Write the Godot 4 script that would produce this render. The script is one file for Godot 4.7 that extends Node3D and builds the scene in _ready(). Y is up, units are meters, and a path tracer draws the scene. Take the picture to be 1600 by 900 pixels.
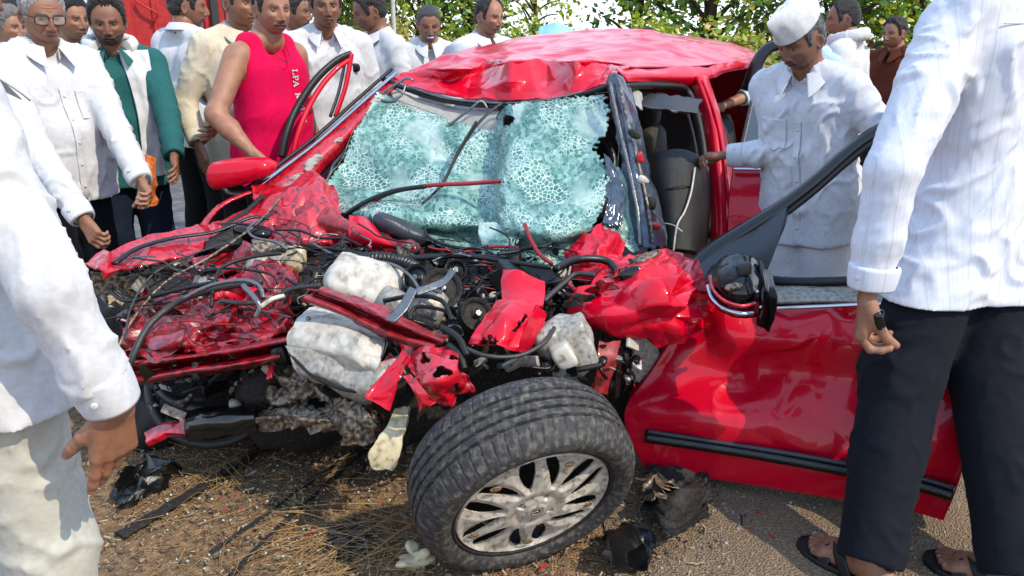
extends Node3D
# A wrecked red car at the roadside with a crowd of onlookers round it.

# ---------------------------------------------------------------- camera numbers (metres)
const EYE := Vector3(0.0, 1.41, 0.0)
const FOCAL := 1232.0
const PITCH := 0.30543
const GROW := 1.07

var env: Environment
var sun: DirectionalLight3D
var mats := {}
var used := {}

func at(px: float, py: float, z: float) -> Vector3:
	# a sight line's point at a distance along the lens axis
	var d := z * GROW
	var u := (px - 800.0) / FOCAL
	var v := (450.0 - py) / FOCAL
	return EYE + Vector3(u * d, d * (v * cos(PITCH) - sin(PITCH)), -d * (cos(PITCH) + v * sin(PITCH)))

func on_ground(px: float, py: float, y := 0.0) -> Vector3:
	var r := at(px, py, 1.0) - EYE
	return EYE + r * ((y - EYE.y) / r.y)

func pts(a: Array) -> Array[Vector3]:
	# [px, py, z, px, py, z ...]
	var out: Array[Vector3] = []
	for i in range(0, a.size(), 3):
		out.append(at(a[i], a[i + 1], a[i + 2]))
	return out

func hash1(i: int) -> float:
	var x := (i * 374761393 + 668265263) & 0x7fffffff
	x = ((x ^ (x >> 13)) * 1274126177) & 0x7fffffff
	return float((x ^ (x >> 16)) & 0xffffff) / 16777215.0

# ---------------------------------------------------------------- scene tree helpers
func numbered(called: String) -> String:
	var n: int = used.get(called, 0)
	used[called] = n + 1
	return called if n == 0 else "%s_%03d" % [called, n]

func thing(called: String, label: String, category: String, group := "", where := Vector3.ZERO) -> Node3D:
	var o := Node3D.new()
	o.name = numbered(called)
	o.position = where
	tag(o, label, category, group)
	add_child(o)
	return o

func tag(o: Node3D, label: String, category: String, group := "", kind := "") -> void:
	o.set_meta("label", label)
	if category: o.set_meta("category", category)
	if group: o.set_meta("group", group)
	if kind: o.set_meta("kind", kind)

func part(called: String, mesh: Mesh, mat: Material, parent: Node3D, label := "") -> MeshInstance3D:
	var o := MeshInstance3D.new()
	o.mesh = mesh
	o.material_override = mat
	if parent == null:
		o.name = numbered(called)
		add_child(o)
	else:
		var n: int = parent.get_meta("n_" + called) if parent.has_meta("n_" + called) else 0
		parent.set_meta("n_" + called, n + 1)
		o.name = called if n == 0 else "%s_%03d" % [called, n]
		parent.add_child(o, true)
		var up: Node3D = parent
		var shift := Vector3.ZERO
		while up != self:
			shift += up.position
			up = up.get_parent()
		o.position = -shift   # meshes are given in world places
	if label: o.set_meta("label", label)
	return o

func stuff(o: Node3D) -> Node3D:
	o.set_meta("kind", "stuff")
	return o

# ---------------------------------------------------------------- mesh builder
class MB:
	var v := PackedVector3Array()
	var c := PackedColorArray()
	var uv := PackedVector2Array()
	var ix := PackedInt32Array()
	func add(p: Vector3, col := Color.WHITE, t := Vector2.ZERO) -> int:
		v.append(p)
		c.append(col)
		uv.append(t)
		return v.size() - 1
	func tri(a: int, b: int, d: int) -> void:
		ix.append(a); ix.append(b); ix.append(d)
	func quad(a: int, b: int, d: int, e: int) -> void:
		ix.append(a); ix.append(b); ix.append(d)
		ix.append(a); ix.append(d); ix.append(e)
	func join(o: MB) -> void:
		var n := v.size()
		v.append_array(o.v); c.append_array(o.c); uv.append_array(o.uv)
		for i in o.ix: ix.append(i + n)
	func move(t: Transform3D) -> MB:
		v = t * v
		return self
	func paint(col: Color) -> MB:
		c.fill(col)
		return self

func normals_of(v: PackedVector3Array, ix: PackedInt32Array) -> PackedVector3Array:
	var n := PackedVector3Array()
	n.resize(v.size())
	for i in range(0, ix.size(), 3):
		var a := ix[i]
		var b := ix[i + 1]
		var d := ix[i + 2]
		var f := (v[d] - v[a]).cross(v[b] - v[a])
		n[a] += f; n[b] += f; n[d] += f
	for i in n.size():
		n[i] = n[i].normalized()
	return n

func mesh(m: MB, flat := false, crease := 0.0) -> ArrayMesh:
	var v := m.v
	var c := m.c
	var uv := m.uv
	var ix := m.ix
	var n: PackedVector3Array
	if flat or crease > 0.0:
		var v2 := PackedVector3Array(); var c2 := PackedColorArray(); var u2 := PackedVector2Array(); var n2 := PackedVector3Array()
		var smooth := normals_of(v, ix) if crease > 0.0 else PackedVector3Array()
		# split normals: where a face turns away from the smooth normal by more than the crease angle it keeps its own
		var k := cos(crease)
		for i in range(0, ix.size(), 3):
			var f := (v[ix[i + 2]] - v[ix[i]]).cross(v[ix[i + 1]] - v[ix[i]]).normalized()
			for j in 3:
				var q := ix[i + j]
				v2.append(v[q]); c2.append(c[q]); u2.append(uv[q])
				n2.append(smooth[q] if crease > 0.0 and smooth[q].dot(f) > k else f)
		v = v2; c = c2; uv = u2; n = n2
		ix = PackedInt32Array(range(v.size()))
	else:
		n = normals_of(v, ix)
	var a := []
	a.resize(Mesh.ARRAY_MAX)
	a[Mesh.ARRAY_VERTEX] = v
	a[Mesh.ARRAY_NORMAL] = n
	a[Mesh.ARRAY_COLOR] = c
	a[Mesh.ARRAY_TEX_UV] = uv
	a[Mesh.ARRAY_INDEX] = ix
	var am := ArrayMesh.new()
	if ix.size() > 0:
		am.add_surface_from_arrays(Mesh.PRIMITIVE_TRIANGLES, a)
	return am

# ---------------------------------------------------------------- shapes
func spline(p: Array, t: float) -> Vector3:
	# t from 0 to p.size() - 1
	var n := p.size()
	var i := clampi(int(t), 0, n - 2)
	var f := t - i
	var a: Vector3 = p[maxi(i - 1, 0)]
	var b: Vector3 = p[i]
	var c: Vector3 = p[i + 1]
	var d: Vector3 = p[mini(i + 2, n - 1)]
	return 0.5 * (2.0 * b + (c - a) * f + (2.0 * a - 5.0 * b + 4.0 * c - d) * f * f + (3.0 * b - a - 3.0 * c + d) * f * f * f)

func tube(p: Array, r0: float, r1 := -1.0, sides := 8, per := 6, flat := 1.0, wob := 0.0) -> MB:
	# a swept round bar along a spline; flat squashes it, wob makes its surface uneven
	if r1 < 0.0: r1 = r0
	var m := MB.new()
	var n := maxi((p.size() - 1) * per, 1)
	var up := Vector3.UP
	var last := Vector3.ZERO
	for i in n + 1:
		var t := float(i) / n * (p.size() - 1)
		var q := spline(p, t)
		var dir := (spline(p, minf(t + 0.02, p.size() - 1)) - spline(p, maxf(t - 0.02, 0.0))).normalized()
		if i == 0:
			up = Vector3.UP if absf(dir.y) < 0.9 else Vector3.RIGHT
		var side := dir.cross(up).normalized()
		up = side.cross(dir).normalized()
		var r := lerpf(r0, r1, float(i) / n)
		for k in sides:
			var a := TAU * k / sides
			var w := 1.0 + wob * (hash1(i * 31 + k * 7 + int(r0 * 1e5)) - 0.5)
			m.add(q + (side * cos(a) + up * sin(a) * flat) * r * w, Color.WHITE, Vector2(float(k) / sides, t))
	for i in n:
		for k in sides:
			var k2 := (k + 1) % sides
			m.quad(i * sides + k, (i + 1) * sides + k, (i + 1) * sides + k2, i * sides + k2)
	for e in [0, n]:
		var o := Vector3.ZERO
		for k in sides: o += m.v[e * sides + k]
		var ci := m.add(o / sides)
		for k in sides:
			if e == 0: m.tri(ci, k, (k + 1) % sides)
			else: m.tri(ci, e * sides + (k + 1) % sides, e * sides + k)
	return m

func bevel_box(size: Vector3, b: float, seg := 1) -> MB:
	# a box with rounded edges about the origin
	var m := MB.new()
	var h := size / 2.0
	b = minf(b, minf(h.x, minf(h.y, h.z)) * 0.99)
	for f in 6:
		var ax := f / 2
		var s := 1.0 if f % 2 == 0 else -1.0
		var n := Vector3.ZERO; n[ax] = s
		var u := Vector3.ZERO; u[(ax + 1) % 3] = 1.0
		var w := Vector3.ZERO; w[(ax + 2) % 3] = 1.0
		var hu: float = h[(ax + 1) % 3]
		var hw: float = h[(ax + 2) % 3]
		var hn: float = h[ax]
		var cu := [-hu]
		var cw := [-hw]
		for k in seg + 1:
			pass
		cu = [-hu, -hu + b * 0.35, -hu + b, hu - b, hu - b * 0.35, hu]
		cw = [-hw, -hw + b * 0.35, -hw + b, hw - b, hw - b * 0.35, hw]
		var base := m.v.size()
		for i in 6:
			for j in 6:
				var p: Vector3 = n * hn + u * float(cu[i]) + w * float(cw[j])
				var core := Vector3(clampf(p.x, -h.x + b, h.x - b), clampf(p.y, -h.y + b, h.y - b), clampf(p.z, -h.z + b, h.z - b))
				m.add(core + (p - core).normalized() * b if p.distance_to(core) > 1e-6 else p)
		for i in 5:
			for j in 5:
				var q := base + i * 6 + j
				if s > 0.0: m.quad(q, q + 1, q + 7, q + 6)
				else: m.quad(q, q + 6, q + 7, q + 1)
	return m

func bar(a: Vector3, b: Vector3, w: float, d: float, bev := 0.004, up := Vector3.UP) -> MB:
	# a bevelled box from a to b, w wide and d deep
	var z := (b - a).normalized()
	var x := up.cross(z).normalized()
	if x.length() < 0.5: x = Vector3.RIGHT.cross(z).normalized()
	var y := z.cross(x)
	return bevel_box(Vector3(w, d, a.distance_to(b)), bev).move(Transform3D(Basis(x, y, z), (a + b) / 2.0))

func lathe(prof: Array, n := 32) -> MB:
	# profile [[radius, height] ...] turned about y
	var m := MB.new()
	for i in prof.size():
		for k in n:
			var a := TAU * k / n
			m.add(Vector3(cos(a) * prof[i][0], prof[i][1], sin(a) * prof[i][0]))
	for i in prof.size() - 1:
		for k in n:
			var k2 := (k + 1) % n
			m.quad(i * n + k, i * n + k2, (i + 1) * n + k2, (i + 1) * n + k)
	return m

func ball(c: Vector3, r: Vector3, n := 16) -> MB:
	var m := MB.new()
	var rows := n / 2
	for i in rows + 1:
		var a := PI * i / rows
		for k in n:
			var b := TAU * k / n
			m.add(c + Vector3(sin(a) * cos(b) * r.x, cos(a) * r.y, sin(a) * sin(b) * r.z))
	for i in rows:
		for k in n:
			var k2 := (k + 1) % n
			m.quad(i * n + k, i * n + k2, (i + 1) * n + k2, (i + 1) * n + k)
	return m

var nz := FastNoiseLite.new()
var cells := FastNoiseLite.new()

func fold_wave(x: float) -> float:
	# a triangle wave with a slightly rounded ridge, -1 .. 1
	var t := absf(fposmod(x, 1.0) - 0.5)
	return 1.0 - 4.0 * sqrt(t * t + 0.0006)

func crumple(q: Vector3, freq: float, seed_: int) -> float:
	# dented sheet metal: flat facets that meet along straight creases which die away, about -1 .. 1
	var out := 0.0
	for i in 5:
		var k := seed_ * 29 + i * 7
		var d := Vector3(hash1(k) - 0.5, hash1(k + 1) - 0.5, hash1(k + 2) - 0.5).normalized()
		var f := freq * (0.55 + 0.42 * i)
		var s := Vector3(seed_ * 3.1 + i * 11.0, i * 5.3, seed_ * 1.7)
		var e := clampf(nz.get_noise_3dv(q * freq * 0.45 + s) * 2.2 + 0.35, 0.0, 1.0)
		var w := nz.get_noise_3dv(q * freq * 0.5 - s) * 0.30
		out += fold_wave(q.dot(d) * f + hash1(k + 3) + w) * e * (0.62 - 0.09 * i)
	return out

var smooth_sheet := false

func facet(u: float, v: float, seed_: int) -> float:
	# height of a creased lattice: flat triangles between random corners
	var i := floori(u)
	var j := floori(v)
	var a := u - i
	var b := v - j
	var k := seed_ * 7919
	var h00 := hash1(k + i * 57 + j * 1031)
	var h10 := hash1(k + (i + 1) * 57 + j * 1031)
	var h01 := hash1(k + i * 57 + (j + 1) * 1031)
	var h11 := hash1(k + (i + 1) * 57 + (j + 1) * 1031)
	if hash1(k + i * 91 + j * 37 + 5) < 0.5:
		if a + b < 1.0: return h00 + (h10 - h00) * a + (h01 - h00) * b
		return h11 + (h01 - h11) * (1.0 - a) + (h10 - h11) * (1.0 - b)
	if a > b: return h00 + (h10 - h00) * a + (h11 - h10) * b
	return h00 + (h11 - h01) * a + (h01 - h00) * b

func dented(u: float, v: float, cu: float, cv: float, p: Vector3, seed_: int) -> float:
	var w := Vector2(nz.get_noise_3dv(p * 5.0 + Vector3(seed_, 0, 0)), nz.get_noise_3dv(p * 5.0 + Vector3(0, seed_, 9))) * 0.35
	var x := u * cu + w.x
	var y := v * cv + w.y
	var e := clampf(nz.get_noise_3dv(p * 3.0 + Vector3(3, 1, seed_)) * 1.5 + 0.65, 0.15, 1.0)
	return ((facet(x + 0.37 * y + 50.0, y + 50.0 - 0.2 * x, seed_) - 0.5) * 1.5 * e + (facet(x * 2.3 + 70.0, y * 2.3 + x * 0.6 + 70.0, seed_ + 3) - 0.5) * 0.55 * (1.2 - e))

func sheet(rows: Array, nu: int, nv: int, amp := 0.0, freq := 4.0, thick := 0.004, seed_ := 1, rough_edge := 0.0, linear_ := false, edge_keep := 0.0, hole: Variant = null, fade := Vector2.ONE) -> MB:
	# a sheet of metal through a grid of points (rows of equal length), dented along its normals, with real thickness and optionally a torn outline
	var g := []
	for i in nu + 1:
		var cur := []
		var t := float(i) / nu * (rows.size() - 1)
		for col in rows[0].size():
			var line := []
			for r in rows: line.append(r[col])
			if linear_:
				var k := clampi(int(t), 0, rows.size() - 2)
				cur.append((line[k] as Vector3).lerp(line[k + 1], t - k))
			else:
				cur.append(spline(line, t))
		g.append(cur)
	var p := PackedVector3Array()
	for i in nu + 1:
		for j in nv + 1:
			var s: float = float(j) / nv * (rows[0].size() - 1)
			if linear_:
				var k := clampi(int(s), 0, rows[0].size() - 2)
				p.append((g[i][k] as Vector3).lerp(g[i][k + 1], s - k))
			else:
				p.append(spline(g[i], s))
	var w := nv + 1
	var nn := PackedVector3Array()
	for i in nu + 1:
		for j in w:
			var a := p[mini(i + 1, nu) * w + j] - p[maxi(i - 1, 0) * w + j]
			var b := p[i * w + mini(j + 1, nv)] - p[i * w + maxi(j - 1, 0)]
			nn.append(a.cross(b).normalized())
	var m := MB.new()
	var q := PackedVector3Array()
	var lu := 0.0
	var lv := 0.0
	for i in nu: lu += p[i * w + nv / 2].distance_to(p[(i + 1) * w + nv / 2])
	for j in nv: lv += p[(nu / 2) * w + j].distance_to(p[(nu / 2) * w + j + 1])
	var cu := clampf(lu * freq, 1.2, 40.0)
	var cv := clampf(lv * freq, 1.2, 40.0)
	for i in nu + 1:
		for j in w:
			var o := p[i * w + j]
			var e := minf(minf(i, nu - i) / float(nu), minf(j, nv - j) / float(nv))
			var k := amp * lerpf(fade.x, fade.y, float(i) / nu)
			if edge_keep > 0.0: k *= clampf(e / edge_keep, 0.15, 1.0)
			if rough_edge > 0.0 and e < 0.06:
				var cen := p[(nu / 2) * w + nv / 2]
				o += (o - cen).normalized() * (nz.get_noise_3dv(o * 16.0 + Vector3(seed_, 0, 0)) * 1.3 + nz.get_noise_3dv(o * 45.0) * 0.4) * rough_edge * (1.0 - e / 0.06)
			if k > 0.0: o += nn[i * w + j] * k * (crumple(p[i * w + j], freq, seed_) * 0.6 + 0.22 * dented(float(i) / nu, float(j) / nv, cu * 7.0, cv * 7.0, p[i * w + j], seed_) if smooth_sheet else dented(float(i) / nu, float(j) / nv, cu, cv, p[i * w + j], seed_))
			q.append(o)
	# outward faces both sides
	for side in 2:
		for i in nu + 1:
			for j in w:
				m.add(q[i * w + j] + nn[i * w + j] * (thick / 2.0 if side == 0 else -thick / 2.0), Color.WHITE, Vector2(float(j) / nv, float(i) / nu))
	var n := (nu + 1) * w
	for i in nu:
		for j in nv:
			if hole != null and hole.has(Vector2i(i, j)): continue
			var a := i * w + j
			m.quad(a, a + w, a + w + 1, a + 1)
			m.quad(n + a, n + a + 1, n + a + w + 1, n + a + w)
	for i in nu:
		m.quad(i * w, n + i * w, n + (i + 1) * w, (i + 1) * w)
		m.quad(i * w + nv, (i + 1) * w + nv, n + (i + 1) * w + nv, n + i * w + nv)
	for j in nv:
		m.quad(j, j + 1, n + j + 1, n + j)
		m.quad(nu * w + j, n + nu * w + j, n + nu * w + j + 1, nu * w + j + 1)
	return m

func rowp(a: Array) -> Array:
	var o := []
	for r in a: o.append(pts(r))
	return o

func lump(c: Vector3, size: Vector3, b: Basis, amp: float, freq: float, seed_: int, n := 22, square := 0.35) -> MB:
	# a cast or moulded lump: a rounded block with dents
	var m := ball(Vector3.ZERO, Vector3.ONE, n)
	for i in m.v.size():
		var p := m.v[i]
		var k := maxf(absf(p.x), maxf(absf(p.y), absf(p.z)))
		p = p.lerp(p / k, square) * size * 0.5
		p += p.normalized() * crumple(p, freq * 0.5, seed_) * amp * 0.75
		m.v[i] = c + b * p
	return m

func torus(c: Vector3, axis: Vector3, r: float, w: float, n := 40, k := 10) -> MB:
	var p := []
	var x := axis.cross(Vector3.UP if absf(axis.y) < 0.9 else Vector3.RIGHT).normalized()
	var y := axis.cross(x).normalized()
	for i in n + 1:
		var a := TAU * i / n
		p.append(c + (x * cos(a) + y * sin(a)) * r)
	return tube(p, w, w, k, 1)

# ---------------------------------------------------------------- textures and materials
func noise_tex(freq: float, lo: Color, hi: Color, seed_: int, octaves := 4, size := 512, kind := FastNoiseLite.TYPE_SIMPLEX_SMOOTH, mid := [], as_normal := false) -> NoiseTexture2D:
	var n := FastNoiseLite.new()
	n.noise_type = kind
	n.seed = seed_
	n.frequency = freq
	n.fractal_octaves = octaves
	n.fractal_type = FastNoiseLite.FRACTAL_FBM if octaves > 1 else FastNoiseLite.FRACTAL_NONE
	var t := NoiseTexture2D.new()
	t.width = size
	t.height = size
	t.seamless = true
	t.noise = n
	t.as_normal_map = as_normal
	if not as_normal:
		var g := Gradient.new()
		g.set_color(0, lo)
		g.set_color(1, hi)
		for k in mid: g.add_point(k[0], k[1])
		t.color_ramp = g
	return t

func grey(a: float) -> Color:
	return Color(a, a, a)

func tri_mat(key: String, col: Color, rough: float, scale := 4.0, tex: Texture2D = null, bump: Texture2D = null, bump_cm := 0.3, metal := 0.0, coat := 0.0) -> StandardMaterial3D:
	if mats.has(key): return mats[key]
	var m := StandardMaterial3D.new()
	m.resource_name = key
	m.albedo_color = col
	m.roughness = rough
	m.metallic = metal
	m.uv1_triplanar = true
	m.uv1_world_triplanar = true
	m.uv1_scale = Vector3.ONE * scale
	if tex: m.albedo_texture = tex
	if bump:
		m.heightmap_enabled = true
		m.heightmap_texture = bump
		m.heightmap_scale = bump_cm
	if coat > 0.0:
		m.clearcoat_enabled = true
		m.clearcoat = coat
		m.clearcoat_roughness = 0.06
	m.cull_mode = BaseMaterial3D.CULL_DISABLED
	mats[key] = m
	return m

func lin(c: Color) -> Color:
	return c.srgb_to_linear()

# ================================================================ people
# Fields of tapered capsules joined by a smooth minimum, meshed as surface nets. A bone is [a, b, radius a, radius b, blend].
func cap_dist(p: Vector3, a: Vector3, ba: Vector3, inv: float, ra: float, rb: float) -> float:
	var pa := p - a
	var t := clampf(pa.dot(ba) * inv, 0.0, 1.0)
	return (pa - ba * t).length() - lerpf(ra, rb, t)

func field_mesh(bones: Array, h: float, cuts := [], carves := [], first := -1, hem := []) -> MB:
	var lo := Vector3.ONE * 1e9
	var hi := -lo
	for b in bones:
		var r: float = maxf(b[2], b[3]) + h * 3.0
		lo = lo.min((b[0] as Vector3).min(b[1]) - Vector3.ONE * r)
		hi = hi.max((b[0] as Vector3).max(b[1]) + Vector3.ONE * r)
	var nx := int((hi.x - lo.x) / h) + 2
	var ny := int((hi.y - lo.y) / h) + 2
	var nz_ := int((hi.z - lo.z) / h) + 2
	var f := PackedFloat32Array()
	f.resize(nx * ny * nz_)
	f.fill(10.0)
	for bi in bones.size():
		var b: Array = bones[bi]
		if bi == first:
			# the hem is cut before the sleeves are set in
			for i in f.size():
				if f[i] < 1.0:
					var hp := lo + Vector3(i % nx, (i / nx) % ny, i / (nx * ny)) * h - (hem[0] as Vector3)
					f[i] = maxf(f[i], hp.dot(hem[1]))
		var a: Vector3 = b[0]
		var e: Vector3 = b[1]
		var ra: float = b[2]
		var rb: float = b[3]
		var k: float = b[4]
		var ba := e - a
		var inv := 1.0 / maxf(ba.length_squared(), 1e-9)
		var r := maxf(ra, rb) + maxf(k, 0.0) + h * 1.6
		var l := (a.min(e) - Vector3.ONE * r - lo) / h
		var u := (a.max(e) + Vector3.ONE * r - lo) / h
		for z in range(maxi(int(l.z), 0), mini(int(u.z) + 1, nz_ - 1) + 1):
			for y in range(maxi(int(l.y), 0), mini(int(u.y) + 1, ny - 1) + 1):
				var at_ := (z * ny + y) * nx
				for x in range(maxi(int(l.x), 0), mini(int(u.x) + 1, nx - 1) + 1):
					var pa := lo + Vector3(x, y, z) * h - a
					var t := clampf(pa.dot(ba) * inv, 0.0, 1.0)
					var d := (pa - ba * t).length() - lerpf(ra, rb, t)
					var o := f[at_ + x]
					var m := maxf(k - absf(o - d), 0.0)
					f[at_ + x] = minf(o, d) - (m * m * 0.25 / k if k > 0.0 else 0.0)
	for c in cuts:
		# [point, normal, reach]: what lies past the plane is cut away within reach of the point
		var o: Vector3 = c[0]
		var n: Vector3 = c[1]
		var r: float = c[2]
		var l := (o - Vector3.ONE * r - lo) / h
		var u := (o + Vector3.ONE * r - lo) / h
		for z in range(maxi(int(l.z), 0), mini(int(u.z) + 1, nz_ - 1) + 1):
			for y in range(maxi(int(l.y), 0), mini(int(u.y) + 1, ny - 1) + 1):
				for x in range(maxi(int(l.x), 0), mini(int(u.x) + 1, nx - 1) + 1):
					var p := lo + Vector3(x, y, z) * h - o
					if p.length_squared() < r * r:
						var at_ := (z * ny + y) * nx + x
						f[at_] = maxf(f[at_], p.dot(n))
	for b in carves:
		var a: Vector3 = b[0]
		var e: Vector3 = b[1]
		var ba := e - a
		var inv := 1.0 / maxf(ba.length_squared(), 1e-9)
		var r := maxf(b[2], b[3]) + h * 1.6
		var l := (a.min(e) - Vector3.ONE * r - lo) / h
		var u := (a.max(e) + Vector3.ONE * r - lo) / h
		for z in range(maxi(int(l.z), 0), mini(int(u.z) + 1, nz_ - 1) + 1):
			for y in range(maxi(int(l.y), 0), mini(int(u.y) + 1, ny - 1) + 1):
				for x in range(maxi(int(l.x), 0), mini(int(u.x) + 1, nx - 1) + 1):
					var at_ := (z * ny + y) * nx + x
					f[at_] = maxf(f[at_], -cap_dist(lo + Vector3(x, y, z) * h, a, ba, inv, b[2], b[3]))
	# surface nets
	var m := MB.new()
	var idx := {}
	var act := PackedInt32Array()
	var sx := 1
	var sy := nx
	var sz := nx * ny
	for z in nz_ - 1:
		for y in ny - 1:
			var row := z * sz + y * sy
			for x in nx - 1:
				var q := row + x
				var a0 := f[q]
				if a0 > 2.0 * h and a0 < 9.0 and f[q + sx + sy + sz] > 0.0 and a0 > 1.8 * h: continue
				var s0 := a0 < 0.0
				var f1 := f[q + 1]
				var f2 := f[q + sy]
				var f3 := f[q + sy + 1]
				var f4 := f[q + sz]
				var f5 := f[q + sz + 1]
				var f6 := f[q + sz + sy]
				var f7 := f[q + sz + sy + 1]
				if (f1 < 0.0) == s0 and (f2 < 0.0) == s0 and (f3 < 0.0) == s0 and (f4 < 0.0) == s0 and (f5 < 0.0) == s0 and (f6 < 0.0) == s0 and (f7 < 0.0) == s0: continue
				var sum := Vector3.ZERO
				var n := 0
				if s0 != (f1 < 0.0): sum += Vector3(a0 / (a0 - f1), 0, 0); n += 1
				if (f2 < 0.0) != (f3 < 0.0): sum += Vector3(f2 / (f2 - f3), 1, 0); n += 1
				if (f4 < 0.0) != (f5 < 0.0): sum += Vector3(f4 / (f4 - f5), 0, 1); n += 1
				if (f6 < 0.0) != (f7 < 0.0): sum += Vector3(f6 / (f6 - f7), 1, 1); n += 1
				if s0 != (f2 < 0.0): sum += Vector3(0, a0 / (a0 - f2), 0); n += 1
				if (f1 < 0.0) != (f3 < 0.0): sum += Vector3(1, f1 / (f1 - f3), 0); n += 1
				if (f4 < 0.0) != (f6 < 0.0): sum += Vector3(0, f4 / (f4 - f6), 1); n += 1
				if (f5 < 0.0) != (f7 < 0.0): sum += Vector3(1, f5 / (f5 - f7), 1); n += 1
				if s0 != (f4 < 0.0): sum += Vector3(0, 0, a0 / (a0 - f4)); n += 1
				if (f1 < 0.0) != (f5 < 0.0): sum += Vector3(1, 0, f1 / (f1 - f5)); n += 1
				if (f2 < 0.0) != (f6 < 0.0): sum += Vector3(0, 1, f2 / (f2 - f6)); n += 1
				if (f3 < 0.0) != (f7 < 0.0): sum += Vector3(1, 1, f3 / (f3 - f7)); n += 1
				idx[q] = m.v.size()
				act.append(q)
				m.v.append(lo + (Vector3(x, y, z) + sum / n) * h)
	for q in act:
		var s0 := f[q] < 0.0
		if s0 != (f[q + 1] < 0.0) and idx.has(q - sy) and idx.has(q - sz) and idx.has(q - sy - sz):
			if s0: m.quad(idx[q], idx[q - sz], idx[q - sy - sz], idx[q - sy])
			else: m.quad(idx[q], idx[q - sy], idx[q - sy - sz], idx[q - sz])
		if s0 != (f[q + sy] < 0.0) and idx.has(q - sx) and idx.has(q - sz) and idx.has(q - sx - sz):
			if s0: m.quad(idx[q], idx[q - sx], idx[q - sx - sz], idx[q - sz])
			else: m.quad(idx[q], idx[q - sz], idx[q - sx - sz], idx[q - sx])
		if s0 != (f[q + sz] < 0.0) and idx.has(q - sx) and idx.has(q - sy) and idx.has(q - sx - sy):
			if s0: m.quad(idx[q], idx[q - sy], idx[q - sx - sy], idx[q - sx])
			else: m.quad(idx[q], idx[q - sx], idx[q - sx - sy], idx[q - sy])
	m.c.resize(m.v.size())
	m.c.fill(Color.WHITE)
	m.uv.resize(m.v.size())
	return m

func near_bone(p: Vector3, bones: Array) -> int:
	var best := 0
	var bd := 1e9
	for i in bones.size():
		var b: Array = bones[i]
		var ba: Vector3 = b[1] - b[0]
		var d := cap_dist(p, b[0], ba, 1.0 / maxf(ba.length_squared(), 1e-9), b[2], b[3])
		if d < bd:
			bd = d
			best = i
	return best

func ridge(x: float) -> float:
	var t := 1.0 - smoothstep(0.0, 0.30, absf(x))
	return t * t

func fold(p: Vector3, axis: Vector3, stretch: float, freq: float, seed_: int) -> float:
	# cloth creases: sharp crests with smooth cloth between; drawn out along the axis when stretch < 1, round it when > 1
	var s := Vector3(seed_ * 3.7, seed_ * 1.9, seed_ * 7.3)
	var w := Vector3(nz.get_noise_3dv(p * 4.0 + s), nz.get_noise_3dv(p * 4.0 + Vector3(9, 4, 1)), nz.get_noise_3dv(p * 4.0 + Vector3(2, 8, 5)))
	var q := (p + axis * p.dot(axis) * (stretch - 1.0)) * freq + s + w * 0.55
	var env_ := clampf(nz.get_noise_3dv(p * 3.2 + s * 1.3) * 1.8 + 0.45, 0.0, 1.0)
	return ridge(nz.get_noise_3dv(q)) * env_ + 0.35 * nz.get_noise_3dv(q * 0.5 + Vector3(7, 3, 1)) + 0.22 * ridge(nz.get_noise_3dv(q * 2.1 + Vector3(1, 5, 9))) * (1.0 - env_ * 0.5) - 0.25

func fold_at(p: Vector3, bones: Array, k: int, body_axis: Vector3, n_torso: int, seed_: int, axes := []) -> float:
	if k < n_torso:
		return fold(p, body_axis, 0.22, 6.5, seed_) * 0.8 + fold(p, (body_axis + Vector3(0.7, 0, 0.4)).normalized(), 0.4, 4.0, seed_ + 5) * 0.7
	var ax: Vector3 = (bones[k][1] - bones[k][0]).normalized() if axes.is_empty() else axes[k - n_torso]
	var sl := (ax + Vector3(0.5, 0.3, 0.5)).normalized()
	return fold(p, sl, 1.3, 5.5, seed_) * 0.7 + fold(p, ax, 0.3, 7.0, seed_ + 9) * 0.7

func crease_cloth(m: MB, bones: Array, amp: float, seed_: int, body_axis: Vector3, n_torso: int, axes := [], hem := []) -> void:
	var n := normals_of(m.v, m.ix)
	for i in m.v.size():
		var p := m.v[i]
		var k := amp
		var nb := near_bone(p, bones)
		if hem.size() and nb < n_torso: k *= clampf(0.15 - (p - (hem[0] as Vector3)).dot(hem[1]) / 0.05, 0.15, 1.0)
		m.v[i] = p + n[i] * fold_at(p, bones, nb, body_axis, n_torso, seed_, axes) * k
	# one pass of smoothing
	var sum := PackedVector3Array()
	var cnt := PackedInt32Array()
	sum.resize(m.v.size())
	cnt.resize(m.v.size())
	for i in range(0, m.ix.size(), 3):
		var a := m.ix[i]
		var b := m.ix[i + 1]
		var c := m.ix[i + 2]
		sum[a] += m.v[b] + m.v[c]; cnt[a] += 2
		sum[b] += m.v[a] + m.v[c]; cnt[b] += 2
		sum[c] += m.v[a] + m.v[b]; cnt[c] += 2
	for i in m.v.size():
		if cnt[i] > 0: m.v[i] = m.v[i].lerp(sum[i] / cnt[i], 0.6)

func gauss(x: float, y: float, cx: float, cy: float, sx: float, sy: float) -> float:
	var a := (x - cx) / sx
	var b := (y - cy) / sy
	return exp(-a * a - b * b)

func hair_line(a: float, bald: float) -> float:
	# height of the hair's edge round the head, from the forehead (0) to the nape (PI)
	var k := [[0.0, 0.070 + bald * 0.05], [0.5, 0.069 + bald * 0.055], [0.85, 0.05 + bald * 0.05], [1.08, 0.016 + bald * 0.012], [1.16, -0.024], [1.36, -0.018], [1.42, 0.026], [1.72, 0.028], [1.86, -0.03], [2.2, -0.058], [3.2, -0.072]]
	for i in k.size() - 1:
		if a <= k[i + 1][0]:
			return lerpf(k[i][1], k[i + 1][1], (a - k[i][0]) / (k[i + 1][0] - k[i][0]))
	return -0.072

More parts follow.
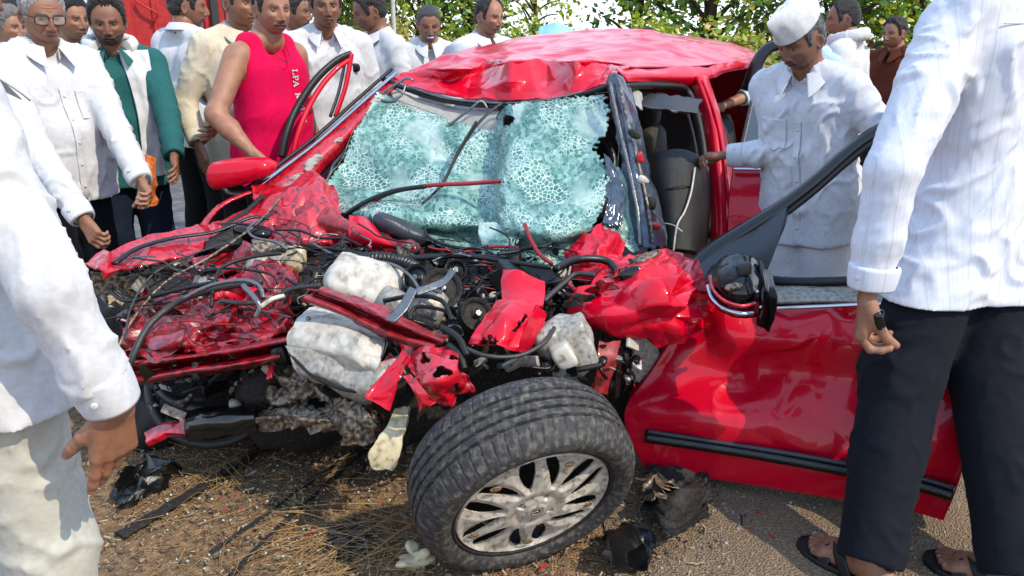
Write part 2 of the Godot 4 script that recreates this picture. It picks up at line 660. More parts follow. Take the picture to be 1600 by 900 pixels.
func head_mesh(s: Dictionary, sc: float) -> Array:
	# [skin mesh, hair mesh], in metres, looking along +z, eyes at y = 0
	var skin: Color = s.skin
	var lips := skin.lerp(Color(0.16, 0.045, 0.04), 0.45)
	var dark: Color = s.get("brows", Color(0.012, 0.010, 0.009))
	var hairc: Color = s.get("hair", Color(0.012, 0.011, 0.010))
	var wide: float = s.get("wide", 0.96 + 0.09 * hash1(s.seed * 17 + 1))
	var jaw: float = s.get("jaw", 0.85 + 0.6 * hash1(s.seed * 17 + 2))
	var nose: float = s.get("nose", 0.85 + 0.4 * hash1(s.seed * 17 + 3))
	var stubble: float = s.get("stubble", 0.5 * hash1(s.seed * 17 + 5))
	var tache: float = s.get("tache", 0.75 * float(hash1(s.seed * 17 + 4) > 0.45))
	var beard: float = s.get("beard", 0.0)
	var thick: float = s.get("hair_thick", 0.007 + 0.012 * hash1(s.seed * 17 + 6))
	var bald: float = s.get("bald", 0.30 * hash1(s.seed * 17 + 7) - 0.08)
	var age: float = s.get("age", 0.5 + 0.5 * hash1(s.seed * 17 + 8))
	var seed_: int = s.seed
	var nu := 84
	var nv := 90
	var m := MB.new()
	var hm := MB.new()
	for i in nv + 1:
		var la := PI * i / nv
		for k in nu:
			var t := TAU * k / nu
			var az := t - 0.55 * sin(t)
			var d := Vector3(sin(az) * sin(la), cos(la), cos(az) * sin(la))
			var q := Vector3(absf(d.x), absf(d.y), absf(d.z))
			var e := 2.35
			var r := pow(pow(q.x, e) + pow(q.y, e) + pow(q.z, e), -1.0 / e)
			var p := Vector3(d.x * 0.0745 * wide, d.y * 0.112, d.z * 0.096) * r
			# skull and jaw
			if p.y < 0.0:
				var low := clampf(-p.y / 0.112, 0.0, 1.0)
				p.x *= 1.0 - 0.20 * low * low / jaw
				if p.z < 0.02: p.z = lerpf(p.z, 0.02, 0.62 * smoothstep(0.02, 0.10, -p.y))
				if p.z > 0.02: p.z += 0.006 * low
			else:
				p.x *= 1.0 + 0.03 * sin(p.y / 0.112 * PI)
				if p.z > 0.0: p.z *= 1.0 - 0.05 * clampf(p.y / 0.1, 0.0, 1.0)
			var fr := smoothstep(0.03, 0.07, p.z)
			var x := p.x
			var ax := absf(x)
			var y := p.y
			var dz := 0.0
			if fr > 0.0:
				dz += gauss(x, y, 0, -0.006, 0.0085, 0.022) * 0.013 * nose
				dz += gauss(x, y, 0, -0.028, 0.0105, 0.015) * 0.016 * nose
				dz += gauss(x, y, 0, -0.040, 0.0105, 0.0085) * 0.012 * nose
				dz += gauss(ax, y, 0.0145, -0.042, 0.0065, 0.0065) * 0.009
				dz -= gauss(x, y, 0, -0.0525, 0.016, 0.0045) * 0.005
				dz -= gauss(ax, y, 0.031, -0.001, 0.0155, 0.0115) * 0.0105
				dz += gauss(ax, y, 0.027, 0.0185, 0.022, 0.0065) * 0.006
				dz += gauss(ax, y, 0.046, -0.024, 0.016, 0.014) * 0.005
				dz -= gauss(ax, y, 0.044, -0.058, 0.014, 0.02) * 0.004
				dz -= gauss(ax - (-0.045 - y) * 0.45, y, 0.026, -0.050, 0.0032, 0.016) * 0.0045 * age
				dz -= gauss(ax, y, 0.030, -0.0145, 0.013, 0.0025) * 0.0030 * age
				dz -= (gauss(x, y, 0, 0.040, 0.035, 0.0016) + gauss(x, y, 0, 0.050, 0.03, 0.0016)) * 0.0018 * age
				dz -= gauss(ax, y, 0.006, 0.024, 0.002, 0.008) * 0.0022 * age
				dz -= gauss(ax, y, 0.050, -0.040, 0.010, 0.016) * 0.004 * age
				dz += gauss(x, y, 0, -0.068, 0.026, 0.017) * 0.006
				dz += gauss(x, y, 0, -0.0640, 0.019, 0.0042) * 0.0042
				dz += gauss(x, y, 0, -0.0755, 0.016, 0.0050) * 0.0052
				dz -= gauss(x, y, 0, -0.0695, 0.023, 0.0019) * 0.0055
				dz -= gauss(x, y, 0, -0.085, 0.018, 0.005) * 0.003
				dz += gauss(x, y, 0, -0.098, 0.019, 0.012) * 0.008
				dz += gauss(x, y, 0, 0.05, 0.05, 0.03) * 0.002
			p.z += dz * fr
			# colours that stay put: lips, brows, beard
			var c := skin
			var nn := nz.get_noise_3dv(p * 60.0 + Vector3(seed_, 0, 0))
			c = c * (1.0 + 0.12 * nz.get_noise_3dv(p * 18.0 + Vector3(seed_ * 3, 0, 0)) + 0.06 * nn)
			c.a = 1.0
			var off := 0.0
			if fr > 0.0:
				var lip := maxf(gauss(x, y, 0, -0.0640, 0.021, 0.0042), gauss(x, y, 0, -0.0755, 0.018, 0.0050)) * fr
				c = c.lerp(lips, clampf(lip * 1.1, 0, 0.85))
				c = c.lerp(Color(0.03, 0.012, 0.01), gauss(x, y, 0, -0.0695, 0.022, 0.0016) * 0.8 * fr)
				c = c.lerp(skin * 0.45, gauss(ax, y, 0.008, -0.0505, 0.0045, 0.0028) * 0.8)
				var by := 0.0215 + 0.0035 * sin(clampf((ax - 0.012) / 0.036, 0, 1) * PI * 0.8) - maxf(ax - 0.04, 0.0) * 0.35
				var brow := smoothstep(0.009, 0.015, ax) * (1.0 - smoothstep(0.042, 0.054, ax)) * exp(-pow((y - by) / 0.0042, 2.0))
				c = c.lerp(dark, clampf(brow * 1.2 + nn * 0.25 * brow, 0, 0.92))
				off += brow * 0.0012
				if tache > 0.0:
					var ty := -0.0562 - ax * ax * 9.0
					var tw := exp(-pow((y - ty) / 0.0058, 4.0)) * (1.0 - smoothstep(0.026, 0.036, ax)) * fr * tache
					c = c.lerp(hairc, clampf(tw * (1.0 + nn * 0.5), 0, 0.95))
					off += tw * (0.0045 + nn * 0.0015)
			if beard > 0.0 or stubble > 0.0:
				var zone := smoothstep(-0.046, -0.06, y - clampf(0.07 - p.z, 0.0, 0.06) * 0.75) * smoothstep(-0.035, 0.01, p.z)
				zone *= 1.0 - 0.75 * maxf(gauss(x, y, 0, -0.0640, 0.022, 0.004), gauss(x, y, 0, -0.0755, 0.018, 0.005))
				c = c.lerp(hairc, clampf(zone * (beard * 0.9 + stubble * 0.4) * (1.0 + nn * 0.8), 0, 0.9))
				off += zone * beard * (0.003 + nn * 0.002)
			p += p.normalized() * off
			m.add(p * sc, c)
			# hair
			var aa := absf(wrapf(az, -PI, PI))
			var edge := y - hair_line(aa, bald) - nn * 0.006
			if s.get("crown_bald", 0.0) > 0.0:
				edge = minf(edge, (0.055 - y) * s.crown_bald + maxf(-p.z - 0.04, 0.0) * 0.6)
			var g := smoothstep(-0.002, 0.022, edge)
			var strand := nz.get_noise_3dv(Vector3(p.x * 150.0, p.y * 60.0, p.z * 60.0) + Vector3(seed_, seed_, 0))
			var top := 0.6 + 0.6 * clampf(p.y / 0.1, 0.0, 1.0)
			var ho := -0.004 if edge < -0.004 else lerpf(-0.002, thick * top * (1.0 + 0.4 * strand + 0.35 * nz.get_noise_3dv(p * 28.0)), g)
			hm.add((p + p.normalized() * ho) * sc, (hairc * (1.0 + strand * 0.5)).lerp(s.get("hair2", hairc), clampf(0.5 + strand * 1.3, 0, 1)))
	for i in nv:
		for k in nu:
			var k2 := (k + 1) % nu
			m.quad(i * nu + k, i * nu + k2, (i + 1) * nu + k2, (i + 1) * nu + k)
			var keep := false
			for q in [i * nu + k, i * nu + k2, (i + 1) * nu + k2, (i + 1) * nu + k]:
				if hm.v[q].length() > m.v[q].length() - 0.001: keep = true
			if keep: hm.quad(i * nu + k, i * nu + k2, (i + 1) * nu + k2, (i + 1) * nu + k)
	# eyes with lids
	var gaze: Vector3 = s.get("gaze", Vector3(0, -0.25, 1)).normalized()
	for sd in [-1.0, 1.0]:
		var o := Vector3(0.031 * sd, -0.001, 0.0745)
		var eb := ball(o, Vector3.ONE * 0.0118, 22)
		for i in eb.v.size():
			var d := (eb.v[i] - o).normalized().dot(gaze)
			eb.c[i] = Color(0.008, 0.006, 0.005) if d > 0.9 else (Color(0.30, 0.25, 0.22) if d < 0.86 else Color(0.08, 0.06, 0.05))
		eb.move(Transform3D(Basis.from_scale(Vector3.ONE * sc), Vector3.ZERO))
		m.join(eb)
		var lid := ball(Vector3.ZERO, Vector3.ONE * 0.0131, 22)
		var open: float = s.get("lid", 0.04)
		for i in lid.v.size():
			var p := lid.v[i]
			lid.c[i] = skin * 0.8
			lid.c[i].a = 1.0
			# below the upper lid's edge and above the lower lid's edge the lid sinks behind the eye
			if p.z > 0.0 and p.y < open * 0.013 and p.y > -0.0050: lid.v[i] = p * 0.8
			elif p.z > 0.0 and p.y >= open * 0.013 and p.y < open * 0.013 + 0.0035: lid.c[i] = skin.lerp(Color(0.02, 0.015, 0.012), 0.75)
			lid.v[i] += o
		lid.move(Transform3D(Basis.from_scale(Vector3.ONE * sc), Vector3.ZERO))
		m.join(lid)
		# ears
		var ear := ball(Vector3.ZERO, Vector3(0.0075, 0.031, 0.0185), 20)
		for i in ear.v.size():
			var p := ear.v[i]
			var rr := Vector2(p.y / 0.031, p.z / 0.0185).length()
			if p.x * sd > 0.0: p.x -= sd * 0.007 * (1.0 - smoothstep(0.45, 0.75, rr))
			if p.y < -0.012: p.z *= 0.75
			p.x += sd * (-p.z) * 0.45
			ear.v[i] = (p + Vector3(sd * 0.0765 * wide, -0.014, -0.012)) * sc
			ear.c[i] = skin * (0.8 if rr < 0.5 else 1.0)
			ear.c[i].a = 1.0
		m.join(ear)
	return [m, hm]

func hand_mesh(pose: Array, left: bool, skin: Color, h := 0.0032, size := 1.0) -> MB:
	# wrist at the origin, fingers along +y, thumb on +x (right hand), palm towards -z; pose = [[base, middle, tip bends] x 4, [thumb spread, thumb bend]]
	var b := []
	var xs := [0.0290, 0.0097, -0.0097, -0.0280]
	var len_ := [0.068, 0.076, 0.070, 0.054]
	var rad := [0.0089, 0.0092, 0.0088, 0.0078]
	b.append([Vector3(0.011, -0.035, 0), Vector3(0.011, 0.01, 0), 0.0185, 0.0175, 0.012])
	b.append([Vector3(-0.011, -0.035, 0), Vector3(-0.011, 0.01, 0), 0.0185, 0.0175, 0.012])
	var nails := []
	var lines := []
	for i in 4:
		var ky: float = 0.088 - absf(i - 1.2) * 0.0035
		var kn := Vector3(xs[i], ky, 0.002)
		b.append([Vector3(xs[i] * 0.55, 0.012, 0.0), kn, 0.0135, 0.0112, 0.010])
		b.append([Vector3(xs[i] * 0.6, 0.03, -0.008), Vector3(xs[i] * 0.9, 0.076, -0.007), 0.011, 0.0095, 0.010])
		var ang := 0.0
		var o := kn
		var spread: float = (1.4 - i) * (0.045 if pose.size() < 6 else pose[5])
		for j in 3:
			ang += pose[i][j]
			var seg: float = len_[i] * [0.46, 0.30, 0.24][j]
			var d := Vector3(sin(spread) * cos(ang), cos(ang) * cos(spread), -sin(ang))
			var e := o + d * seg
			var r0: float = rad[i] * [1.06, 0.96, 0.88][j]
			b.append([o, e, r0, rad[i] * [0.96, 0.88, 0.72][j], 0.0035])
			if j < 2: b.append([e, e + d * 0.001, rad[i] * [1.02, 0.93][j], rad[i] * [1.02, 0.93][j], 0.002])
			if j == 2:
				var back := Vector3(0, sin(ang), cos(ang))
				nails.append([e + back * rad[i] * 0.75 - d * 0.001, back])
			else:
				lines.append([e, Vector3(0, sin(ang), cos(ang))])
			o = e
		lines.append([kn, Vector3(0, 0, 1)])
	var sp: float = pose[4][0]
	var bend: float = pose[4][1]
	var t0 := Vector3(0.020, 0.020, -0.006)
	var t1 := t0 + Vector3(sin(sp) * 0.9, cos(sp), -0.35 - bend * 0.25).normalized() * 0.042
	var t2 := t1 + Vector3(sin(sp - bend * 0.5) * 0.8, cos(sp - bend * 0.5), -0.3 - bend * 0.6).normalized() * 0.033
	var t3 := t2 + Vector3(sin(sp - bend), cos(sp - bend), -0.25 - bend).normalized() * 0.026
	b.append([t0, t1, 0.0145, 0.0118, 0.012])
	b.append([t1, t2, 0.0112, 0.0100, 0.004])
	b.append([t2, t3, 0.0102, 0.0082, 0.003])
	nails.append([t3 + Vector3(0.004, 0, 0.005), Vector3(0.5, 0, 0.8).normalized()])
	var m := field_mesh(b, h, [[Vector3(0, -0.036, 0), Vector3(0, -1, 0), 0.05]])
	for i in m.v.size():
		var p := m.v[i]
		var c := skin * (1.0 + 0.13 * nz.get_noise_3dv(p * 90.0) + 0.10 * nz.get_noise_3dv(p * 30.0))
		for l in lines:
			var dd := (p - (l[0] as Vector3))
			if dd.length() < 0.014 and dd.dot(l[1]) > 0.003: c = c.lerp(skin * 0.55, 0.5 * (1.0 - dd.length() / 0.014))
		for l in nails:
			if p.distance_to(l[0]) < 0.0058: c = Color(0.42, 0.24, 0.18).lerp(skin, 0.45)
		if p.z < -0.008: c = c.lerp(Color(0.40, 0.20, 0.13), 0.28)
		# fine creases
		m.v[i] = p * size
		c.a = 1.0
		m.c[i] = c
	if left:
		for i in m.v.size(): m.v[i].x = -m.v[i].x
		for i in range(0, m.ix.size(), 3):
			var q := m.ix[i]
			m.ix[i] = m.ix[i + 1]
			m.ix[i + 1] = q
	return m

const RELAXED := [[0.25, 0.35, 0.25], [0.32, 0.42, 0.28], [0.38, 0.48, 0.3], [0.42, 0.5, 0.32], [0.55, 0.25]]
const CURLED := [[0.55, 0.75, 0.5], [0.7, 0.9, 0.55], [0.78, 0.95, 0.6], [0.85, 1.0, 0.6], [0.5, 0.7]]
const GRIP := [[0.35, 0.75, 0.45], [0.45, 0.85, 0.5], [0.5, 0.9, 0.5], [0.55, 0.95, 0.5], [0.75, 0.3]]
const FIST := [[0.85, 1.25, 0.7], [1.0, 1.35, 0.75], [1.1, 1.4, 0.8], [1.15, 1.4, 0.8], [0.35, 1.1]]
const KEYS := [[0.75, 0.85, 0.35], [0.82, 0.95, 0.45], [0.95, 1.05, 0.5], [1.0, 1.1, 0.55], [0.25, 0.8]]
const POINTING := [[0.03, 0.10, 0.08], [0.16, 0.24, 0.16], [0.32, 0.40, 0.25], [0.45, 0.55, 0.3], [0.50, 0.45]]

func bend_arm(s: Vector3, w: Vector3, a: float, b: float, hint: Vector3) -> Vector3:
	var d := w - s
	var l := minf(d.length(), (a + b) * 0.995)
	var n := d.normalized()
	var x := (a * a - b * b + l * l) / (2.0 * l)
	var y := sqrt(maxf(a * a - x * x, 0.0))
	var p := (hint - n * hint.dot(n)).normalized()
	return s + n * x * (d.length() / l) + p * y

func facing(deg: float) -> Vector3:
	return Vector3(sin(deg_to_rad(deg)), 0, cos(deg_to_rad(deg)))

func make_person(s: Dictionary) -> Dictionary:
	# works out one person's meshes; safe to run beside others
	var out := {"extra": []}
	var h: float = s.get("cell", 0.014)
	var seed_: int = s.seed
	var C := at(s.head[0], s.head[1], s.head[2])
	var lean: float = deg_to_rad(s.get("lean", 3.0))
	var f := facing(s.yaw)
	if s.has("lean_to"): f = f
	var lt := facing(s.get("lean_to", s.yaw))
	var R := f.cross(Vector3.UP)
	var T := (Vector3.UP * cos(lean) + lt * sin(lean)).normalized()
	var fz := R.cross(T).normalized() * -1.0
	if fz.dot(f) < 0.0: fz = -fz
	var H: float = s.get("tall", C.y / (0.53 + 0.415 * cos(lean)))
	var P := C - T * 0.402 * H - fz * 0.022 * H
	out.H = H
	var b: float = s.get("build", 1.0)
	var bel: float = s.get("belly", 0.0)
	var L := func(x: float, y: float, z: float) -> Vector3: return P + R * x * H + T * y * H + fz * z * H
	# head
	var hb := Basis(Vector3.UP, deg_to_rad(s.get("hyaw", s.yaw))) * Basis(Vector3.RIGHT, deg_to_rad(s.get("hpitch", 5.0))) * Basis(Vector3.BACK, deg_to_rad(s.get("htilt", 0.0)))
	var hs: float = H / 1.66 * s.get("head_size", 1.0)
	var hm := head_mesh(s, hs)
	var ht := Transform3D(hb, C)
	out.head_at = ht
	out.head_scale = hs
	# arms
	var arms := []
	for side in [1.0, -1.0]:
		var key := "rh" if side > 0.0 else "lh"
		var sh: Vector3 = L.call(0.112 * side * b, 0.272 + s.get("shrug", 0.0), -0.004)
		if s.has(key + "_shoulder"): sh = at(s[key + "_shoulder"][0], s[key + "_shoulder"][1], s[key + "_shoulder"][2])
		var w: Vector3 = sh - T * 0.318 * H + R * side * 0.035 * H + fz * 0.045 * H
		if s.has(key): w = at(s[key][0], s[key][1], s[key][2])
		var hint: Vector3 = s.get(key + "_hint", -fz + R * side * 0.5)
		var el := bend_arm(sh, w, 0.178 * H, 0.155 * H, hint)
		if s.has(key + "_elbow"): el = at(s[key + "_elbow"][0], s[key + "_elbow"][1], s[key + "_elbow"][2])
		arms.append([sh, el, w, side])
	# legs
	var legs := []
	for side in [1.0, -1.0]:
		var key := "rf" if side > 0.0 else "lf"
		var hip: Vector3 = L.call(0.052 * side, -0.005, 0)
		var an: Vector3 = Vector3(hip.x, 0.05 * H, hip.z) + R * side * 0.018 * H
		if s.has(key): an = on_ground(s[key][0], s[key][1], 0.05 * H)
		var kn := bend_arm(hip, an, 0.245 * H, 0.24 * H, f)
		var toe: Vector3 = s.get(key + "_toe", (f + R * side * 0.25).normalized())
		legs.append([hip, kn, an, toe])
	# ---- body in skin
	var bones := []
	var k := 0.03
	var nk: Vector3 = L.call(0, 0.322, -0.004)
	bones.append([nk, C + hb * Vector3(0, -0.05, -0.022) * hs, 0.036 * H * s.get("neck", 1.0), 0.034 * H * s.get("neck", 1.0), 0.02])
	for side in [1.0, -1.0]:
		bones.append([L.call(0.052 * side * b, 0.225, 0), L.call(0.045 * side * b, 0.11, 0.003 + bel * 0.4), 0.060 * H, 0.058 * H, k])
		bones.append([L.call(0.02 * side, 0.322, -0.008), L.call(0.1 * side * b, 0.281, -0.004), 0.026 * H, 0.030 * H, k])
		bones.append([L.call(0.03 * side, 0.09, 0.004 + bel), L.call(0.035 * side, 0.01, bel * 0.6), 0.060 * H, 0.062 * H, k])
	for a in arms:
		bones.append([a[0], a[1], 0.031 * H * s.get("arm", 1.0), 0.024 * H * s.get("arm", 1.0), k])
		bones.append([a[1], a[1] + ((a[2] as Vector3) - a[1]) * 0.35, 0.0235 * H * s.get("arm", 1.0), 0.0245 * H * s.get("arm", 1.0), 0.02])
		bones.append([a[1] + ((a[2] as Vector3) - a[1]) * 0.35, a[2], 0.0235 * H * s.get("arm", 1.0), 0.0135 * H, 0.015])
	for g in legs:
		bones.append([g[0], g[1], 0.050 * H, 0.033 * H, k])
		bones.append([g[1], g[2], 0.031 * H, 0.021 * H, 0.02])
	var body := field_mesh(bones, h)
	for i in body.v.size():
		var q := body.v[i]
		var c: Color = s.skin * (1.0 + 0.16 * nz.get_noise_3dv(q * 22.0) + 0.08 * nz.get_noise_3dv(q * 90.0))
		c.a = 1.0
		body.c[i] = c
	body.join((hm[0] as MB).move(ht))
	out.hair = (hm[1] as MB).move(ht)
	# hands
	for a in arms:
		var key := "rh" if a[3] > 0.0 else "lh"
		var y: Vector3 = ((a[2] as Vector3) - a[1]).normalized()
		if s.has(key + "_dir"): y = (s[key + "_dir"] as Vector3).normalized()
		var palm: Vector3 = s.get(key + "_palm", R * -a[3] + fz * -0.3)
		palm = (palm - y * palm.dot(y)).normalized()
		var z := -palm
		var x := y.cross(z)
		var hand := hand_mesh(s.get(key + "_pose", RELAXED), a[3] < 0.0, s.skin, s.get("hand_cell", 0.0045), H / 1.68 * s.get("hand_size", 1.0))
		# thumb on +x of a right hand whose palm looks along -z
		hand.move(Transform3D(Basis(x, y, z), a[2]))
		body.join(hand)
	# feet
	for gi in 2:
		var g: Array = legs[gi]
		body.join(foot_mesh(g[2], g[3], H, s.skin, 0.006 if s.get("sandals", false) else 0.012))
		out.extra.append(["sandal", sandal_mesh(g[2], g[3], H, s.get("sandals", false)), "rubber"])
	out.body = body
	# ---- top
	var e := 0.010
	var kind: String = s.get("top", "shirt")
	var tb := []
	var hem: float = s.get("hem", -0.075)
	for side in [1.0, -1.0]:
		tb.append([L.call(0.053 * side * b, 0.225, 0), L.call(0.048 * side * b, 0.11, 0.004 + bel * 0.5), (0.062 + e) * H, (0.062 + e) * H, 0.05])
		tb.append([L.call(0.036 * side, 0.10, 0.006 + bel), L.call(0.04 * side, 0.01, 0.004 + bel * 0.8), (0.062 + e) * H, (0.068 + e) * H, 0.05])
		tb.append([L.call(0.045 * side, 0.01, 0.002 + bel * 0.6), L.call(0.050 * side, hem - 0.06, bel * 0.5), (0.069 + e) * H, (0.076 + e) * H, 0.05])
		if kind == "vest":
			tb.append([L.call(0.060 * side, 0.300, -0.006), L.call(0.060 * side, 0.24, 0.0), 0.040 * H, 0.054 * H, 0.03])
		else:
			tb.append([L.call(0.024 * side, 0.316, -0.008), L.call(0.1 * side * b, 0.283, -0.004), 0.037 * H, 0.041 * H, 0.03])
	if hem < -0.055:
		for g in legs:
			var dn: Vector3 = ((g[1] as Vector3) - g[0])
			tb.append([(g[0] as Vector3) - dn * 0.1, (g[0] as Vector3) + dn * 0.75, 0.074 * H, 0.074 * H, 0.06])
	var n_torso := tb.size()
	var cuts := []
	if kind == "vest": cuts.append([L.call(0, hem, 0), -T, 0.3 * H])
	var carves := []
	var cuffs := []
	var axes := []
	if kind == "shirt" or kind == "half":
		for a in arms:
			var sl: float = s.get("sleeve", 1.0)
			var el: Vector3 = a[1]
			var w: Vector3 = a[2]
			var r: float = s.get("sleeve_r", 1.0)
			if kind == "half":
				var dd := (el - (a[0] as Vector3)).normalized()
				var end := (a[0] as Vector3).lerp(el, 0.85)
				axes.append(dd)
				tb.append([a[0], el + dd * 0.03, 0.045 * H * r, 0.045 * H * r, 0.035])
				cuts.append([end, dd, 0.11])
			else:
				var d2 := (w - el).normalized()
				var end := el.lerp(w, 0.97 * sl)
				for n in 3: axes.append((w - (a[0] as Vector3)).normalized())
				tb.append([a[0], el, 0.045 * H * r, 0.037 * H * r, 0.035])
				tb.append([el, el.lerp(end, 0.6), 0.036 * H * r, 0.033 * H * r, 0.02])
				tb.append([el.lerp(end, 0.6), end + d2 * 0.03, 0.033 * H * r, 0.027 * H * r, 0.02])
				cuts.append([end, d2, 0.09])
				cuffs.append([end, d2, 0.030 * H * r])
	elif kind == "vest":
		for a in arms:
			var sh: Vector3 = a[0]
			var o: Vector3 = R * float(a[3]) * H
			carves.append([sh + o * 0.022 - T * 0.03 * H, sh + o * 0.06 + T * 0.03 * H, 0.042 * H, 0.06 * H])
		carves.append([L.call(0, 0.35, -0.01), L.call(0, 0.283, 0.09), 0.046 * H, 0.044 * H])
	if s.get("open", 0.0) > 0.0 and kind != "vest":
		var od: float = s.open
		carves.append([L.call(0, 0.325, 0.055), L.call(0, 0.325 - od * 0.5, 0.085 + bel * 0.3), 0.030 * H, 0.018 * H])
		carves.append([L.call(0, 0.325 - od * 0.5, 0.085 + bel * 0.3), L.call(0, 0.325 - od, 0.088 + bel * 0.5), 0.018 * H, 0.003 * H])
	if kind != "vest":
		carves.append([nk + T * 0.010 * H, nk + T * 0.07 * H, 0.036 * H, 0.040 * H])
	var top := field_mesh(tb, s.get("cloth_cell", h), cuts, carves, n_torso, [L.call(0, hem, 0), -T])
	crease_cloth(top, tb, s.get("fold", 0.009), seed_, T, n_torso, axes, [L.call(0, hem, 0), -T])
	out.top = top
	# where the cloth lies, to sew things on
	var trace := func(o: Vector3, d: Vector3) -> Vector3:
		var q := o
		for n in 40:
			var v := 10.0
			for bi in n_torso:
				var bo: Array = tb[bi]
				var ba: Vector3 = bo[1] - bo[0]
				var dd := cap_dist(q, bo[0], ba, 1.0 / maxf(ba.length_squared(), 1e-9), bo[2], bo[3])
				var mm := maxf(0.05 - absf(v - dd), 0.0)
				v = minf(v, dd) - mm * mm * 5.0
			if v < 0.002: break
			q += d * v
		if q.distance_to(o) > 0.75 * H: return o + d * 0.30 * H
		var kk := near_bone(q, tb.slice(0, n_torso))
		if kk < n_torso:
			q -= d * fold_at(q, tb, kk, T, n_torso, seed_) * s.get("fold", 0.009)
		return q
	if kind == "shirt" or kind == "half":
		# collar
		var ring_low := []
		var ring_top := []
		var ring_out := []
		var ring_tip := []
		var op := 0.42 if s.get("open", 0.0) > 0.0 else 0.18
		for i in 25:
			var a := lerpf(op, TAU - op, i / 24.0)
			var ca := cos(a)
			var sa := sin(a)
			var fwd := 0.5 + 0.5 * ca
			var dr := R * sa * 1.02 + fz * ca
			var base := nk + fz * 0.004 * H
			var drop := fwd * fwd * 0.030
			ring_low.append(base + dr * 0.042 * H - T * (0.004 + drop) * H)
			ring_top.append(base + dr * 0.043 * H + T * (0.024 - drop) * H)
			ring_out.append(base + dr * 0.049 * H + T * (0.022 - drop) * H)
			var tip := pow(fwd, 6.0)
			ring_tip.append(base + dr * (0.064 + tip * 0.026) * H - T * (-0.002 + drop + tip * 0.030) * H)
		out.extra.append(["collar", sheet([ring_low, ring_top, ring_out, ring_tip], 12, 72, 0.002, 9.0, 0.0035, seed_), "top"])
		for c in cuffs:
			var z: Vector3 = c[1]
			var x := z.cross(Vector3.UP).normalized()
			var y := x.cross(z)
			var mm := lathe([[0.8, 0.004], [0.98, 0.003], [1.0, -0.002], [1.06, -0.02], [1.10, -0.05], [1.06, -0.058], [0.95, -0.06]], 40)
			for i in mm.v.size():
				var q := mm.v[i]
				var wr := 1.0 + 0.06 * sin(atan2(q.z, q.x) * 3.0 + seed_)
				mm.v[i] = (c[0] as Vector3) + (x * q.x + y * q.z) * float(c[2]) * wr + z * q.y
			out.extra.append(["cuff", mm, "top"])
			if s.get("cell", 0.014) < 0.0125:
				var tc: Vector3 = (EYE - (c[0] as Vector3))
				tc = (tc - z * tc.dot(z)).normalized().rotated(z, 0.5)
				var cb := lathe([[0.0, 0.003], [0.005, 0.003], [0.0062, 0.0015], [0.006, -0.002], [0.0, -0.002]], 14)
				var cx := tc.cross(z)
				cb.move(Transform3D(Basis(cx, tc, cx.cross(tc)), (c[0] as Vector3) - z * 0.03 + tc * float(c[2]) * 1.12))
				out.extra.append(["button", cb, "button"])
	if s.get("detail", false):
		# placket, buttons and pocket
		var ra := []
		var rb := []
		var y0: float = 0.325 - s.get("open", 0.05) - 0.005
		var n := 15
		for i in n + 1:
			var y := lerpf(y0, hem + 0.006, float(i) / n)
			for w in [0, 1]:
				var o: Vector3 = L.call(0.009 * (w * 2 - 1), y, 0.4)
				var q: Vector3 = trace.call(o, -fz) + fz * 0.0035
				if w == 0: ra.append(q)
				else: rb.append(q)
		out.extra.append(["placket", sheet([ra, rb], 3, 60, 0.0008, 20.0, 0.004, seed_), "top"])
		for i in range(1, n, 3):
			var q: Vector3 = (ra[i] + rb[i]) / 2.0 + fz * 0.004
			var bt := lathe([[0.0, 0.003], [0.0045, 0.003], [0.0058, 0.0018], [0.006, 0.0], [0.0, 0.0]], 14)
			bt.move(Transform3D(Basis(R, fz, R.cross(fz)), q))
			out.extra.append(["button", bt, "button"])
		var px: float = s.get("pocket", -0.062)
		var rows := []
		for j in 6:
			var line := []
			for i in 6:
				var q: Vector3 = trace.call(L.call(px + (i - 2.5) * 0.0135, 0.215 - j * 0.0145 - (0.006 if j == 5 and (i == 2 or i == 3) else 0.0), 0.4), -fz) + fz * 0.003
				line.append(q)
			rows.append(line)
		out.extra.append(["pocket", sheet(rows, 20, 20, 0.0015, 14.0, 0.005, seed_), "top"])
	out.trace = trace
	if s.get("back_seams", false):
		for ln in [[-0.105, 0.262, 0.105, 0.262], [-0.012, 0.26, -0.014, hem + 0.01]]:
			var q := []
			for i in 25:
				var x := lerpf(ln[0], ln[2], i / 24.0)
				var y := lerpf(ln[1], ln[3], i / 24.0)
				q.append((trace.call(L.call(x, y, -0.4), fz) as Vector3) - fz * 0.0005)
			out.extra.append(["seam", tube(q, 0.0022, 0.0022, 6, 3), "top"])
	out.L = L
	out.T = T
	out.fz = fz
	out.R = R
	# ---- trousers
	var lb := []
	lb.append([L.call(-0.04, 0.005, bel * 0.3), L.call(0.04, 0.005, bel * 0.3), 0.070 * H, 0.070 * H, 0.05])
	var lr: float = s.get("leg_r", 1.0)
	var lc := []
	var laxes := [R]
	for g in legs:
		for n in 2: laxes.append(((g[2] as Vector3) - g[0]).normalized())
		lb.append([g[0], g[1], 0.066 * H, 0.049 * H * lr, 0.03])
		var d: Vector3 = ((g[2] as Vector3) - g[1]).normalized()
		var end: Vector3 = (g[2] as Vector3) + d * 0.012 * H
		lb.append([g[1], end + d * 0.05, 0.048 * H * lr, 0.047 * H * s.get("ankle_r", lr), 0.03])
		lc.append([end, d, 0.14])
	var tr := field_mesh(lb, s.get("leg_cell", h), lc)
	crease_cloth(tr, lb, s.get("leg_fold", 0.008), seed_ + 40, T, 0, laxes)
	out.legs = tr
	out.arms = arms
	return out

